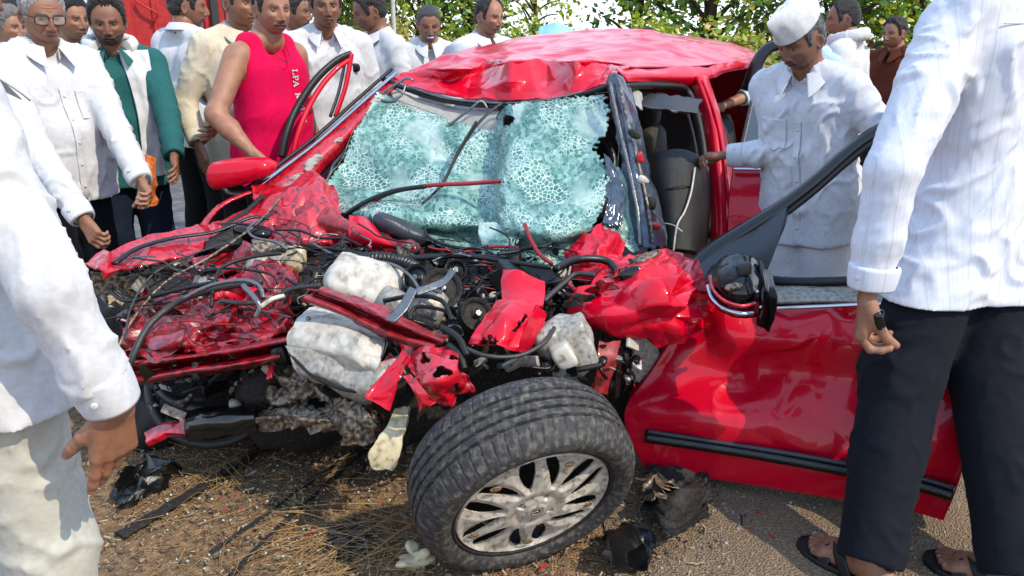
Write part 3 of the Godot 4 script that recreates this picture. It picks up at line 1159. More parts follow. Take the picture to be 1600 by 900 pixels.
func foot_mesh(an: Vector3, toe: Vector3, H: float, skin: Color, h: float) -> MB:
	var u := H / 1.66
	var side := toe.cross(Vector3.UP).normalized()
	var g := Vector3(an.x, 0.0, an.z)
	var P := func(x: float, y: float, z: float) -> Vector3: return g + side * x * u + Vector3.UP * (y * u + 0.012) + toe * z * u
	var b := []
	b.append([an + Vector3.UP * 0.04, P.call(0, 0.055, 0.0), 0.034 * u, 0.034 * u, 0.02])
	b.append([P.call(0, 0.055, 0.0), P.call(0, 0.03, -0.045), 0.034 * u, 0.029 * u, 0.02])
	b.append([P.call(0, 0.055, 0.015), P.call(0.015, 0.026, 0.115), 0.035 * u, 0.022 * u, 0.02])
	b.append([P.call(0, 0.03, -0.03), P.call(-0.018, 0.02, 0.11), 0.026 * u, 0.02 * u, 0.02])
	var xs := [0.032, 0.012, -0.005, -0.020, -0.034]
	var zs := [0.175, 0.172, 0.162, 0.15, 0.135]
	for i in 5:
		var r := 0.0125 if i == 0 else 0.0088
		b.append([P.call(xs[i] * 0.8, 0.022, 0.105), P.call(xs[i], 0.017, zs[i] - 0.02), r * u * 1.1, r * u, 0.008])
		b.append([P.call(xs[i], 0.017, zs[i] - 0.02), P.call(xs[i], 0.012, zs[i]), r * u, r * u * 0.95, 0.003])
	var m := field_mesh(b, h)
	for i in m.v.size():
		m.v[i].y = maxf(m.v[i].y, 0.012)
		var c := skin * (0.9 + 0.2 * nz.get_noise_3dv(m.v[i] * 60.0))
		for k in 5:
			if m.v[i].distance_to(P.call(xs[k], 0.022 if k == 0 else 0.019, zs[k] + 0.004)) < (0.0085 if k == 0 else 0.006): c = Color(0.40, 0.26, 0.20)
		c.a = 1.0
		m.c[i] = c
	return m

func sandal_mesh(an: Vector3, toe: Vector3, H: float, fancy: bool) -> MB:
	var u := H / 1.66
	var side := toe.cross(Vector3.UP).normalized()
	var g := Vector3(an.x, 0.0, an.z)
	var P := func(x: float, y: float, z: float) -> Vector3: return g + side * x * u + Vector3.UP * (y * u + 0.003) + toe * z * u
	var prof := [[-0.078, 0.006], [-0.07, 0.03], [-0.03, 0.036], [0.04, 0.038], [0.10, 0.052], [0.15, 0.052], [0.185, 0.036], [0.2, 0.006]]
	var lo := []
	var hi := []
	var m := MB.new()
	var ring := []
	for i in 33:
		var t := i / 32.0 * 7.0
		var k := mini(int(t), 6)
		ring.append(Vector2(lerpf(prof[k][0], prof[k + 1][0], t - k), lerpf(prof[k][1], prof[k + 1][1], t - k)))
	var levels := [[0.94, 0.0], [1.0, 0.004], [1.0, 0.013], [0.95, 0.016], [0.9, 0.013]]
	for lv in levels:
		for i in ring.size(): m.add(P.call(ring[i].y * lv[0], lv[1], ring[i].x))
		for i in ring.size(): m.add(P.call(-ring[i].y * lv[0], lv[1], ring[i].x))
	var n := ring.size()
	for l in levels.size() - 1:
		for i in n - 1:
			m.quad(l * 2 * n + i, l * 2 * n + i + 1, (l + 1) * 2 * n + i + 1, (l + 1) * 2 * n + i)
			m.quad(l * 2 * n + n + i, (l + 1) * 2 * n + n + i, (l + 1) * 2 * n + n + i + 1, l * 2 * n + n + i + 1)
	for l in [0, levels.size() - 1]:
		for i in n - 1:
			m.quad(l * 2 * n + i, l * 2 * n + n + i, l * 2 * n + n + i + 1, l * 2 * n + i + 1)
	# two crossing straps over the instep
	var straps := [[[-0.046, 0.01, 0.10], [-0.02, 0.05, 0.095], [0.012, 0.056, 0.075], [0.036, 0.045, 0.055], [0.042, 0.01, 0.03]], [[-0.042, 0.01, 0.03], [-0.034, 0.055, 0.06], [0.0, 0.062, 0.085], [0.03, 0.046, 0.105], [0.050, 0.01, 0.12]]]
	if not fancy: straps = [straps[0]]
	for st in straps:
		var a := []
		var b2 := []
		for q in st:
			a.append(P.call(q[0], q[1], q[2] - 0.017))
			b2.append(P.call(q[0], q[1] - 0.003, q[2] + 0.017))
		m.join(sheet([a, b2], 4, 24, 0.001, 20.0, 0.004, 3))
	return m

var people: Array = []
var grown: Array = []

func grow(i: int) -> void:
	grown[i] = make_person(people[i])

func place_people() -> void:
	grown.resize(people.size())
	for i in people.size(): people[i].seed = i + 1
	var g := WorkerThreadPool.add_group_task(grow, people.size(), 4, true)
	WorkerThreadPool.wait_for_group_task_completion(g)
	for i in people.size():
		var s: Dictionary = people[i]
		var o: Dictionary = grown[i]
		var t := thing("person", s.label, "person", "onlookers round the wreck")
		var b := part("body", mesh(o.body), mats.skin, t)
		if s.get("hair_on", true): part("hair", mesh(o.hair), mats.hair, t)
		part(s.get("top_name", "shirt"), mesh(o.top), mats[s.top_mat], t)
		part(s.get("legs_name", "trousers"), mesh(o.legs), mats[s.legs_mat], t)
		for x in o.extra:
			part(x[0], mesh(x[1]), mats[s.top_mat] if x[2] == "top" else mats[x[2]], t)
		dress(s, o, t)
		if s.has("also"):
			s.also.call(o, t)

# ================================================================ the scene
func _ready() -> void:
	nz.noise_type = FastNoiseLite.TYPE_SIMPLEX_SMOOTH
	nz.frequency = 1.0
	nz.fractal_type = FastNoiseLite.FRACTAL_NONE
	nz.seed = 5
	cells.noise_type = FastNoiseLite.TYPE_CELLULAR
	cells.frequency = 1.0
	cells.seed = 9
	cells.fractal_type = FastNoiseLite.FRACTAL_NONE
	cells.cellular_return_type = FastNoiseLite.RETURN_DISTANCE
	# camera
	var cam := Camera3D.new()
	cam.name = "camera"
	cam.fov = rad_to_deg(2.0 * atan(450.0 / FOCAL))
	cam.position = EYE
	cam.rotation.x = -PITCH
	cam.near = 0.05
	cam.far = 900.0
	add_child(cam)
	cam.current = true
	# sky
	env = Environment.new()
	var sky := Sky.new()
	var sm := ProceduralSkyMaterial.new()
	sm.sky_top_color = Color(0.60, 0.71, 0.86)
	sm.sky_horizon_color = Color(0.91, 0.93, 0.95)
	sm.sky_curve = 0.16
	sm.ground_bottom_color = Color(0.30, 0.27, 0.23)
	sm.ground_horizon_color = Color(0.62, 0.62, 0.60)
	sm.sun_angle_max = 12.0
	sky.sky_material = sm
	env.background_mode = Environment.BG_SKY
	env.sky = sky
	env.background_energy_multiplier = 2.1
	env.tonemap_mode = Environment.TONE_MAPPER_LINEAR
	env.tonemap_exposure = 1.18
	env.sdfgi_enabled = true
	env.ssao_enabled = true
	env.ssil_enabled = true
	var we := WorldEnvironment.new()
	we.name = "world"
	we.environment = env
	add_child(we)
	# sun: high, from the right and a little behind the lens
	sun = DirectionalLight3D.new()
	sun.name = "sun"
	sun.light_energy = 1.2
	sun.light_color = Color(1.0, 0.945, 0.85)
	sun.light_angular_distance = 0.5
	sun.shadow_enabled = true
	add_child(sun)
	sun.look_at_from_position(Vector3.ZERO, -Vector3(0.66, 0.86, 0.48), Vector3.UP)
	make_materials()
	setting()
	backdrop()
	wreck()
	wheel()
	crowd()
	place_people()
	litter()

func make_materials() -> void:
	var fine := noise_tex(0.05, Color.BLACK, Color.WHITE, 3, 4)
	var fine2 := noise_tex(0.12, Color.BLACK, Color.WHITE, 4, 3)
	var cloudy := noise_tex(0.012, grey(0.84), Color.WHITE, 6, 5)
	var weave := noise_tex(0.30, grey(0.2), Color.WHITE, 8, 2)
	var cloth_tone := noise_tex(0.02, grey(0.90), Color.WHITE, 12, 4)
	# skin
	var sk := tri_mat("skin", Color.WHITE, 0.48, 14.0, null, fine2, 0.06)
	sk.vertex_color_use_as_albedo = true
	var hr := tri_mat("hair", Color.WHITE, 0.5, 20.0, null, fine2, 0.3)
	hr.vertex_color_use_as_albedo = true
	# cloth
	for k in [["white_cotton", Color(0.795, 0.795, 0.80)], ["white_linen", Color(0.80, 0.81, 0.835)], ["pale_blue", Color(0.70, 0.80, 0.86)], ["teal", Color(0.16, 0.37, 0.37)], ["beige", Color(0.80, 0.76, 0.67)], ["pink", Color(0.80, 0.01, 0.27)], ["brown_cloth", Color(0.35, 0.17, 0.11)],
			["navy", Color(0.065, 0.075, 0.105)], ["black_cloth", Color(0.085, 0.095, 0.125)], ["charcoal", Color(0.11, 0.11, 0.11)], ["jeans", Color(0.10, 0.14, 0.21)], ["khaki", Color(0.73, 0.72, 0.67)], ["white_trousers", Color(0.80, 0.79, 0.80)], ["scarf", Color(0.82, 0.82, 0.81)]]:
		var m := tri_mat(k[0], k[1], 0.85, 6.0, cloth_tone, weave, 0.05)
		m.rim_enabled = true
		m.rim = 0.15
		m.metallic_specular = 0.25
	# woven stripes for one shirt
	var si := Image.create_empty(256, 8, false, Image.FORMAT_RGB8)
	for x in 256:
		var a := 1.0 - 0.10 * float(x % 32 == 3 or x % 32 == 4) - 0.05 * float(x % 8 == 1)
		for y in 8: si.set_pixel(x, y, Color(a * 0.985, a * 0.99, a))
	var striped := tri_mat("striped_linen", Color(0.80, 0.81, 0.835), 0.85, 2.4, ImageTexture.create_from_image(si), weave, 0.05)
	striped.metallic_specular = 0.25
	tri_mat("rubber", Color(0.035, 0.033, 0.032), 0.62, 8.0, null, fine, 0.1)
	tri_mat("button", Color(0.78, 0.77, 0.74), 0.35, 8.0)
	var lens := StandardMaterial3D.new()
	lens.transparency = BaseMaterial3D.TRANSPARENCY_ALPHA
	lens.albedo_color = Color(0.8, 0.8, 0.8, 0.08)
	lens.roughness = 0.03
	mats.lens = lens
	# ground
	var dirt := noise_tex(0.018, Color(0.33, 0.24, 0.155), Color(0.64, 0.51, 0.365), 21, 6, 1024, FastNoiseLite.TYPE_SIMPLEX_SMOOTH, [[0.45, Color(0.47, 0.365, 0.26)]])
	var grit := noise_tex(0.10, Color.BLACK, Color.WHITE, 22, 4, 1024)
	tri_mat("dirt", Color.WHITE, 0.95, 0.9, dirt, grit, 1.2)
	var stones := noise_tex(0.08, Color(0.40, 0.33, 0.25), Color(0.64, 0.555, 0.45), 25, 3, 1024, FastNoiseLite.TYPE_CELLULAR)
	tri_mat("gravel_road", Color.WHITE, 0.9, 1.1, stones, grit, 1.4)
	var asph := noise_tex(0.03, Color(0.27, 0.27, 0.275), Color(0.46, 0.455, 0.44), 26, 5, 512)
	tri_mat("asphalt", Color.WHITE, 0.9, 0.35, asph, grit, 0.5)
	# paint
	var p := tri_mat("paint", Color(0.78, 0.003, 0.145), 0.36, 3.0, noise_tex(0.02, grey(0.90), Color.WHITE, 31, 4), null, 0.0, 0.0, 0.42)
	p.metallic_specular = 0.30
	var worn := noise_tex(0.016, Color(0.10, 0.07, 0.055), Color(0.82, 0.03, 0.15), 33, 6, 1024, FastNoiseLite.TYPE_SIMPLEX_SMOOTH, [[0.24, Color(0.22, 0.035, 0.045)], [0.33, Color(0.62, 0.012, 0.10)], [0.7, Color(0.78, 0.014, 0.14)]])
	tri_mat("worn_paint", Color.WHITE, 0.42, 2.2, worn, fine, 0.06, 0.0, 0.8)
	var dusty := noise_tex(0.014, Color(0.16, 0.07, 0.06), Color(0.72, 0.36, 0.34), 34, 6, 1024, FastNoiseLite.TYPE_SIMPLEX_SMOOTH, [[0.40, Color(0.48, 0.035, 0.06)], [0.62, Color(0.60, 0.04, 0.09)]])
	tri_mat("dusty_paint", Color.WHITE, 0.5, 2.0, dusty, fine, 0.08, 0.0, 0.4)
	tri_mat("black_plastic", Color(0.035, 0.036, 0.039), 0.36, 5.0, null, fine, 0.12)
	tri_mat("gloss_black", Color(0.03, 0.034, 0.042), 0.14, 5.0, null, null, 0.1)
	tri_mat("black_seal", Color(0.032, 0.032, 0.033), 0.5, 6.0, null, fine, 0.1)
	tri_mat("grey_plastic", Color(0.17, 0.19, 0.22), 0.4, 5.0, cloudy, fine, 0.1)
	tri_mat("upholstery", Color(0.035, 0.035, 0.038), 0.5, 10.0, null, fine2, 0.15)
	tri_mat("cabin", Color(0.05, 0.05, 0.053), 0.85, 4.0, cloudy, fine, 0.2)
	var soot := noise_tex(0.022, Color(0.028, 0.025, 0.022), Color(0.30, 0.25, 0.20), 37, 6, 1024, FastNoiseLite.TYPE_SIMPLEX_SMOOTH, [[0.5, Color(0.075, 0.066, 0.058)]])
	tri_mat("soot", Color.WHITE, 0.75, 2.5, soot, fine, 0.25)
	var alloy := noise_tex(0.02, Color(0.16, 0.14, 0.12), Color(0.72, 0.70, 0.66), 38, 6, 1024, FastNoiseLite.TYPE_SIMPLEX_SMOOTH, [[0.24, Color(0.46, 0.44, 0.40)], [0.40, Color(0.58, 0.56, 0.52)]])
	tri_mat("cast_alloy", Color.WHITE, 0.5, 2.4, alloy, fine, 0.12, 0.25)
	var white_dirty := noise_tex(0.012, Color(0.34, 0.30, 0.25), Color(0.78, 0.76, 0.72), 39, 6, 1024, FastNoiseLite.TYPE_SIMPLEX_SMOOTH, [[0.30, Color(0.56, 0.53, 0.48)], [0.48, Color(0.72, 0.70, 0.65)]])
	tri_mat("white_plastic", Color.WHITE, 0.45, 1.6, white_dirty, fine, 0.05)
	var rust := noise_tex(0.016, Color(0.08, 0.065, 0.055), Color(0.74, 0.70, 0.63), 40, 5, 1024, FastNoiseLite.TYPE_SIMPLEX_SMOOTH, [[0.38, Color(0.22, 0.17, 0.13)], [0.56, Color(0.52, 0.46, 0.38)]])
	tri_mat("torn_metal", Color.WHITE, 0.5, 3.0, rust, fine, 0.15, 0.3)
	tri_mat("chrome", Color(0.72, 0.73, 0.75), 0.16, 5.0, null, null, 0.1, 1.0)
	tri_mat("bare_metal", Color(0.50, 0.50, 0.50), 0.35, 5.0, cloudy, fine, 0.2, 0.85)
	tri_mat("wire_black", Color(0.025, 0.025, 0.026), 0.55, 5.0)
	tri_mat("hose_grey", Color(0.19, 0.185, 0.18), 0.5, 5.0, cloudy, fine, 0.1)
	tri_mat("red_wire", Color(0.55, 0.05, 0.05), 0.4, 5.0)
	tri_mat("headliner", Color(0.66, 0.65, 0.62), 0.9, 5.0, cloudy, fine, 0.2)

func slab(x0: float, x1: float, z0: float, z1: float, y: float, n: int, amp: float) -> MB:
	var m := MB.new()
	for i in n + 1:
		for j in n + 1:
			var p := Vector3(lerpf(x0, x1, float(i) / n), y, lerpf(z0, z1, float(j) / n))
			p.y += amp * (nz.get_noise_3dv(p * 3.0) * 0.6 + nz.get_noise_3dv(p * 11.0) * 0.3 + nz.get_noise_3dv(p * 30.0) * 0.25)
			m.add(p)
	for i in n:
		for j in n:
			m.quad(i * (n + 1) + j, i * (n + 1) + j + 1, (i + 1) * (n + 1) + j + 1, (i + 1) * (n + 1) + j)
	return m

func setting() -> void:
	var g := part("ground", mesh(slab(-3.6, 3.6, -7.0, 0.6, -0.004, 300, 0.014)), mats.dirt, null)
	tag(g, "brown dry dirt verge littered with straw under the wreck", "", "", "structure")
	var far := part("terrain", mesh(slab(-400, 400, -500, 300, -0.03, 60, 0.0)), mats.dirt, null)
	tag(far, "flat dusty land reaching to the horizon", "", "", "structure")
	var road := part("road", mesh(slab(-60, 60, -16.0, -5.6, 0.014, 80, 0.004)), mats.asphalt, null)
	tag(road, "worn grey asphalt road behind the crowd", "", "", "structure")
	var gr := part("gravel", mesh(slab(0.28, 3.8, -3.0, 0.8, 0.004, 180, 0.010)), mats.gravel_road, null)
	tag(gr, "stony worn tarmac edge under the open front door", "", "", "structure")


const BROWN := Color(0.25, 0.112, 0.062)
const DEEP := Color(0.205, 0.088, 0.049)
const WARM := Color(0.29, 0.135, 0.078)

func crowd() -> void:
	people = [
		{"label": "man in white shirt and khaki trousers, back of his hand by the wreck's crushed corner", "head": [-104, -58, 1.206], "yaw": 135, "lean": 2, "skin": BROWN, "top_mat": "white_cotton", "legs_mat": "khaki",
			"rh": [180, 636, 1.22], "rh_elbow": [78, 452, 1.13], "rh_dir": Vector3(-0.22, -0.95, -0.1), "rh_palm": Vector3(-0.8, -0.1, -0.5), "rh_pose": POINTING, "cell": 0.012, "cloth_cell": 0.008, "leg_cell": 0.009, "hand_cell": 0.003, "fold": 0.016, "leg_fold": 0.013, "hem": -0.062, "sleeve_r": 0.95, "arm": 0.82, "hand_size": 1.1},
		{"label": "old grey haired man in glasses, open necked white shirt and navy trousers", "head": [66, 22, 3.0], "yaw": 58, "lean": 2, "hyaw": 46, "hpitch": 14, "skin": BROWN, "top_mat": "white_cotton", "legs_mat": "navy", "hair": Color(0.30, 0.29, 0.28), "hair2": Color(0.5, 0.49, 0.47), "hair_thick": 0.010, "brows": Color(0.10, 0.08, 0.07), "belly": 0.022, "open": 0.10, "detail": true,
			"rh": [132, 345, 2.82], "lh": [222, 285, 3.02], "cell": 0.012, "cloth_cell": 0.009, "fold": 0.013, "stubble": 0.1, "tache": 0.0, "age": 1.6, "glasses": true, "rh_pose": CURLED, "lh_pose": CURLED},
		{"label": "bearded man in teal kurta with a long white scarf round his neck", "head": [168, 32, 3.45], "yaw": 30, "hyaw": 22, "hpitch": 14, "skin": DEEP, "top_mat": "teal", "legs_mat": "jeans", "beard": 0.75, "tache": 0.9, "hair_thick": 0.016, "hem": -0.09, "lh": [272, 245, 3.42], "rh": [120, 260, 3.4], "open": 0.04, "fold": 0.008, "cloth_cell": 0.010, "top_name": "kurta", "scarf": true, "detail": false},
		{"label": "man half hidden between the old man and the teal kurta", "head": [112, 30, 4.0], "yaw": 60, "skin": BROWN, "top_mat": "pale_blue", "legs_mat": "charcoal"},
		{"label": "young man in white T shirt turned away, in front of the red truck", "head": [292, 10, 4.35], "yaw": 150, "hyaw": 110, "hpitch": 4, "skin": DEEP, "top_mat": "white_cotton", "legs_mat": "charcoal", "hair_thick": 0.018, "top": "half", "lean": 0},
		{"label": "man in beige long sleeved shirt and charcoal trousers", "head": [376, 4, 3.75], "yaw": 40, "hyaw": 55, "skin": BROWN, "top_mat": "beige", "legs_mat": "charcoal", "rh": [312, 232, 3.75], "lh": [346, 188, 3.5], "sleeve": 0.9, "fold": 0.013, "belly": 0.014, "cloth_cell": 0.010, "lh_hint": Vector3(0.6, -0.5, 0)},
		{"label": "moustached man in bright pink sleeveless vest, one hand on the car door", "head": [424, 14, 3.35], "yaw": 60, "hyaw": 42, "hpitch": 6, "skin": WARM, "top_mat": "pink", "legs_mat": "charcoal", "top": "vest", "top_name": "vest", "tache": 0.9, "stubble": 0.4, "hem": -0.08, "rh": [398, 243, 3.2], "rh_hint": Vector3(-1, 0, 0.2), "build": 1.0, "arm": 1.15, "belly": 0.016, "cell": 0.010, "fold": 0.006, "vest_print": true, "neck": 1.15},
		{"label": "man in white seen only by ear and hair behind the pink vest", "head": [460, 18, 4.6], "yaw": 60, "hyaw": 80, "skin": DEEP, "top_mat": "white_cotton", "legs_mat": "charcoal"},
		{"label": "man in open white shirt with a black badge on his chest", "head": [508, 8, 3.95], "yaw": 22, "hyaw": 20, "hpitch": 6, "skin": DEEP, "top_mat": "white_cotton", "legs_mat": "navy", "top": "half", "open": 0.10, "stubble": 0.3, "tache": 0.3, "badge": true, "fold": 0.013, "cloth_cell": 0.010},
		{"label": "man in white shirt in profile looking down to the car's bonnet", "head": [578, 18, 4.5], "yaw": -50, "hyaw": -68, "hpitch": 18, "skin": DEEP, "top_mat": "white_cotton", "legs_mat": "navy", "hair_thick": 0.018},
		{"label": "short haired man looking down with a white moustache, behind the crushed roof", "head": [670, 36, 4.9], "yaw": 14, "hyaw": 12, "hpitch": 22, "skin": BROWN, "top_mat": "white_cotton", "legs_mat": "navy", "hair_thick": 0.006, "tache": 0.9, "hair": Color(0.05, 0.05, 0.05), "white_tache": true},
		{"label": "balding man in pale shirt at the far side of the roof", "head": [764, 26, 4.75], "yaw": 38, "hyaw": 46, "hpitch": 8, "skin": WARM, "top_mat": "white_linen", "legs_mat": "navy", "bald": 0.75, "tache": 0.5, "stubble": 0.4},
		{"label": "man in white boat cap and white clothes with a hand on the car's door pillar", "head": [1252, 62, 2.72], "yaw": -42, "lean": 12, "lean_to": -62, "hyaw": -60, "hpitch": 25, "skin": DEEP, "top_mat": "white_linen", "legs_mat": "white_trousers", "rh": [1136, 242, 3.0], "rh_dir": Vector3(-0.9, -0.1, -0.35), "rh_palm": Vector3(-0.2, -0.9, -0.1), "rh_pose": GRIP, "rh_hint": Vector3(0.2, -1, 0.3), "lh": [1400, 330, 2.6], "hair": Color(0.02, 0.02, 0.02), "hair2": Color(0.16, 0.16, 0.16), "stubble": 0.5, "tache": 0.85, "cap": true, "open": 0.11, "detail": true, "pocket": 0.062, "cell": 0.011, "cloth_cell": 0.008, "leg_cell": 0.010, "hand_cell": 0.0035, "fold": 0.015, "hem": -0.115, "build": 1.02, "leg_r": 1.5, "age": 1.2},
		{"label": "tall man seen from behind in white striped shirt, black trousers and sandals", "head": [1590, -120, 1.93], "yaw": -152, "lean": 0, "skin": BROWN, "top_mat": "striped_linen", "legs_mat": "black_cloth", "lh_shoulder": [1490, 40, 1.90], "lh": [1356, 458, 1.93], "lh_elbow": [1395, 265, 1.84], "lh_dir": Vector3(0.0, -1, -0.05), "lh_palm": Vector3(0.85, 0, 0.35), "lh_pose": KEYS, "lf": [1360, 866], "rf": [1582, 888], "lf_toe": Vector3(-0.55, 0, -0.83), "rf_toe": Vector3(-0.62, 0, -0.78), "cell": 0.012, "cloth_cell": 0.008, "leg_cell": 0.009, "hand_cell": 0.003, "fold": 0.016, "leg_fold": 0.012, "hem": -0.14, "build": 1.12, "sleeve_r": 1.08, "hand_size": 1.22, "leg_r": 1.25, "ankle_r": 0.98, "sandals": true, "back_seams": true, "keys": true, "sleeve": 0.97},
		{"label": "man with white towel round his neck, behind the cap wearer", "head": [1318, 30, 4.6], "yaw": -130, "hyaw": -100, "skin": DEEP, "top_mat": "white_cotton", "legs_mat": "charcoal", "towel": true},
		{"label": "man in pale shirt reaching an arm into the car's rear window", "head": [1262, 52, 4.3], "yaw": -80, "lean": 10, "skin": WARM, "top_mat": "pale_blue", "legs_mat": "charcoal", "rh": [1122, 168, 4.15], "sleeve": 0.45, "rh_dir": Vector3(-1, -0.1, 0), "rh_hint": Vector3(0, -1, 0.3)},
		{"label": "man in brown shirt in the shade at the far right", "head": [1398, 52, 5.6], "yaw": -60, "skin": BROWN, "top_mat": "brown_cloth", "legs_mat": "charcoal"},
		{"label": "man at the frame's edge of whom one resting hand shows", "head": [1770, -70, 2.15], "yaw": -95, "skin": WARM, "top_mat": "white_cotton", "legs_mat": "charcoal", "rh": [1606, 372, 2.12], "rh_dir": Vector3(-0.8, -0.4, 0.1), "rh_palm": Vector3(0, -0.3, -1), "rh_pose": FIST, "hand_cell": 0.0035},
		{"label": "dark haired man whose crown just shows above the roof's rear", "head": [1012, 66, 6.4], "yaw": 20, "skin": DEEP, "top_mat": "white_cotton", "legs_mat": "charcoal"},
		{"label": "man at the left edge behind the old man's shoulder", "head": [14, 42, 4.4], "yaw": 70, "skin": WARM, "top_mat": "pale_blue", "legs_mat": "charcoal", "hair": Color(0.2, 0.19, 0.18)},
	]

# ================================================================ the wreck
const CAR_L := Vector3(0.83, 0, 0.56)
const CAR_F := Vector3(-0.56, 0, 0.83)

func car(l: float, y: float, f: float) -> Vector3:
	# along the car: l to the side (towards the open doors), f towards its crushed front
	return Vector3(-0.07, 0, -3.41) * GROW + CAR_L * l + CAR_F * f + Vector3.UP * y

func bay_depth(px: float, py: float) -> float:
	var t := clampf((py - 380.0) / 200.0, -0.2, 1.2)
	var near_ := lerpf(2.62, 2.08, t)
	return near_ + clampf((560.0 - px) / 400.0, 0.0, 1.0) * 0.16 * t

func cracked_glass() -> StandardMaterial3D:
	var n := FastNoiseLite.new()
	n.noise_type = FastNoiseLite.TYPE_CELLULAR
	n.cellular_return_type = FastNoiseLite.RETURN_DISTANCE2_SUB
	n.cellular_jitter = 1.05
	n.frequency = 1.0
	n.fractal_type = FastNoiseLite.FRACTAL_NONE
	n.seed = 77
	var id := FastNoiseLite.new()
	id.noise_type = FastNoiseLite.TYPE_CELLULAR
	id.cellular_return_type = FastNoiseLite.RETURN_CELL_VALUE
	id.cellular_jitter = 1.05
	id.frequency = 1.0
	id.fractal_type = FastNoiseLite.FRACTAL_NONE
	id.seed = 77
	var size := 1024
	var im := Image.create_empty(size, size, false, Image.FORMAT_RGBA8)
	var hi := Image.create_empty(size, size, false, Image.FORMAT_RGB8)
	for y in size:
		for x in size:
			var u := float(x) / size
			var v := float(y) / size
			var wx := u + 0.007 * nz.get_noise_2d(u * 9.0, v * 9.0) 
			var wy := v + 0.007 * nz.get_noise_2d(u * 9.0 + 40.0, v * 9.0) 
			var e := n.get_noise_2d(wx * 58.0, wy * 58.0) + 1.0
			var e2 := n.get_noise_2d(wx * 31.0 + 90.0, wy * 31.0) + 1.0
			var c := id.get_noise_2d(wx * 58.0, wy * 58.0)
			var dens := nz.get_noise_2d(u * 5.0 + 7.0, v * 5.0)
			var fine := clampf(dens * 2.0 + 0.65, 0.25, 1.0)
			var line := (1.0 - smoothstep(0.05, 0.24, e)) * fine
			line = maxf(line, (1.0 - smoothstep(0.02, 0.075, e2)) * 0.7 * (1.0 - fine * 0.5))
			line = maxf(line, smoothstep(0.25, 0.75, nz.get_noise_2d(u * 3.2 + 3.0, v * 4.0 + 9.0)) * 0.7)
			var dk := clampf(0.5 + c * 0.5 - smoothstep(0.1, 0.6, nz.get_noise_2d(u * 4.0 + 19.0, v * 4.0 + 2.0)) * 0.5, 0.0, 1.0)
			var glassc := Color(0.27, 0.48, 0.45).lerp(Color(0.54, 0.71, 0.67), dk)
			var col := glassc.lerp(Color(0.78, 0.83, 0.79), line)
			col.a = lerpf(lerpf(0.66, 0.92, dk), 1.0, line)
			im.set_pixel(x, y, col)
			hi.set_pixel(x, y, grey(1.0 - 0.8 * (1.0 - smoothstep(0.0, 0.14, e)) + 0.0))
	var m := StandardMaterial3D.new()
	m.resource_name = "cracked_glass"
	m.albedo_texture = ImageTexture.create_from_image(im)
	m.transparency = BaseMaterial3D.TRANSPARENCY_ALPHA
	m.roughness = 0.3
	m.heightmap_enabled = true
	m.heightmap_texture = ImageTexture.create_from_image(hi)
	m.heightmap_scale = 0.08
	m.cull_mode = BaseMaterial3D.CULL_DISABLED
	m.backlight_enabled = true
	m.backlight = Color(0.35, 0.5, 0.5)
	return m

func wreck() -> void:
	mats.cracked = cracked_glass()
	var cr := noise_tex(0.016, Color(0.07, 0.045, 0.04), Color(0.66, 0.06, 0.12), 35, 6, 1024, FastNoiseLite.TYPE_SIMPLEX_SMOOTH, [[0.34, Color(0.20, 0.03, 0.04)], [0.44, Color(0.50, 0.012, 0.07)], [0.72, Color(0.62, 0.02, 0.10)]])
	tri_mat("crushed_paint", Color.WHITE, 0.36, 2.0, cr, null, 0.06, 0.0, 0.7)
	mats.film = tri_mat("film", Color(0.36, 0.41, 0.48), 0.13, 4.0, noise_tex(0.02, grey(0.55), Color.WHITE, 51, 5), null, 0.1, 0.25)
	mats.cream = tri_mat("cream", Color.WHITE, 0.5, 3.0, noise_tex(0.02, Color(0.25, 0.20, 0.14), Color(0.83, 0.79, 0.66), 52, 5, 512, FastNoiseLite.TYPE_SIMPLEX_SMOOTH, [[0.4, Color(0.72, 0.67, 0.53)]]), null, 0.1)
	var pane := StandardMaterial3D.new()
	pane.resource_name = "pane"
	pane.transparency = BaseMaterial3D.TRANSPARENCY_ALPHA
	pane.albedo_color = Color(0.35, 0.42, 0.46, 0.30)
	pane.roughness = 0.03
	mats.pane = pane
	var c := thing("wrecked_car", "wrecked bright red hatchback with its front end torn open", "car", "", car(0, 0, -0.6))
	wreck_body(c)
	wreck_cabin(c)
	wreck_glass(c)
	wreck_far_side(c)
	wreck_bay(c)
	wreck_right(c)
	front_door(c)
	bay_clutter(c)

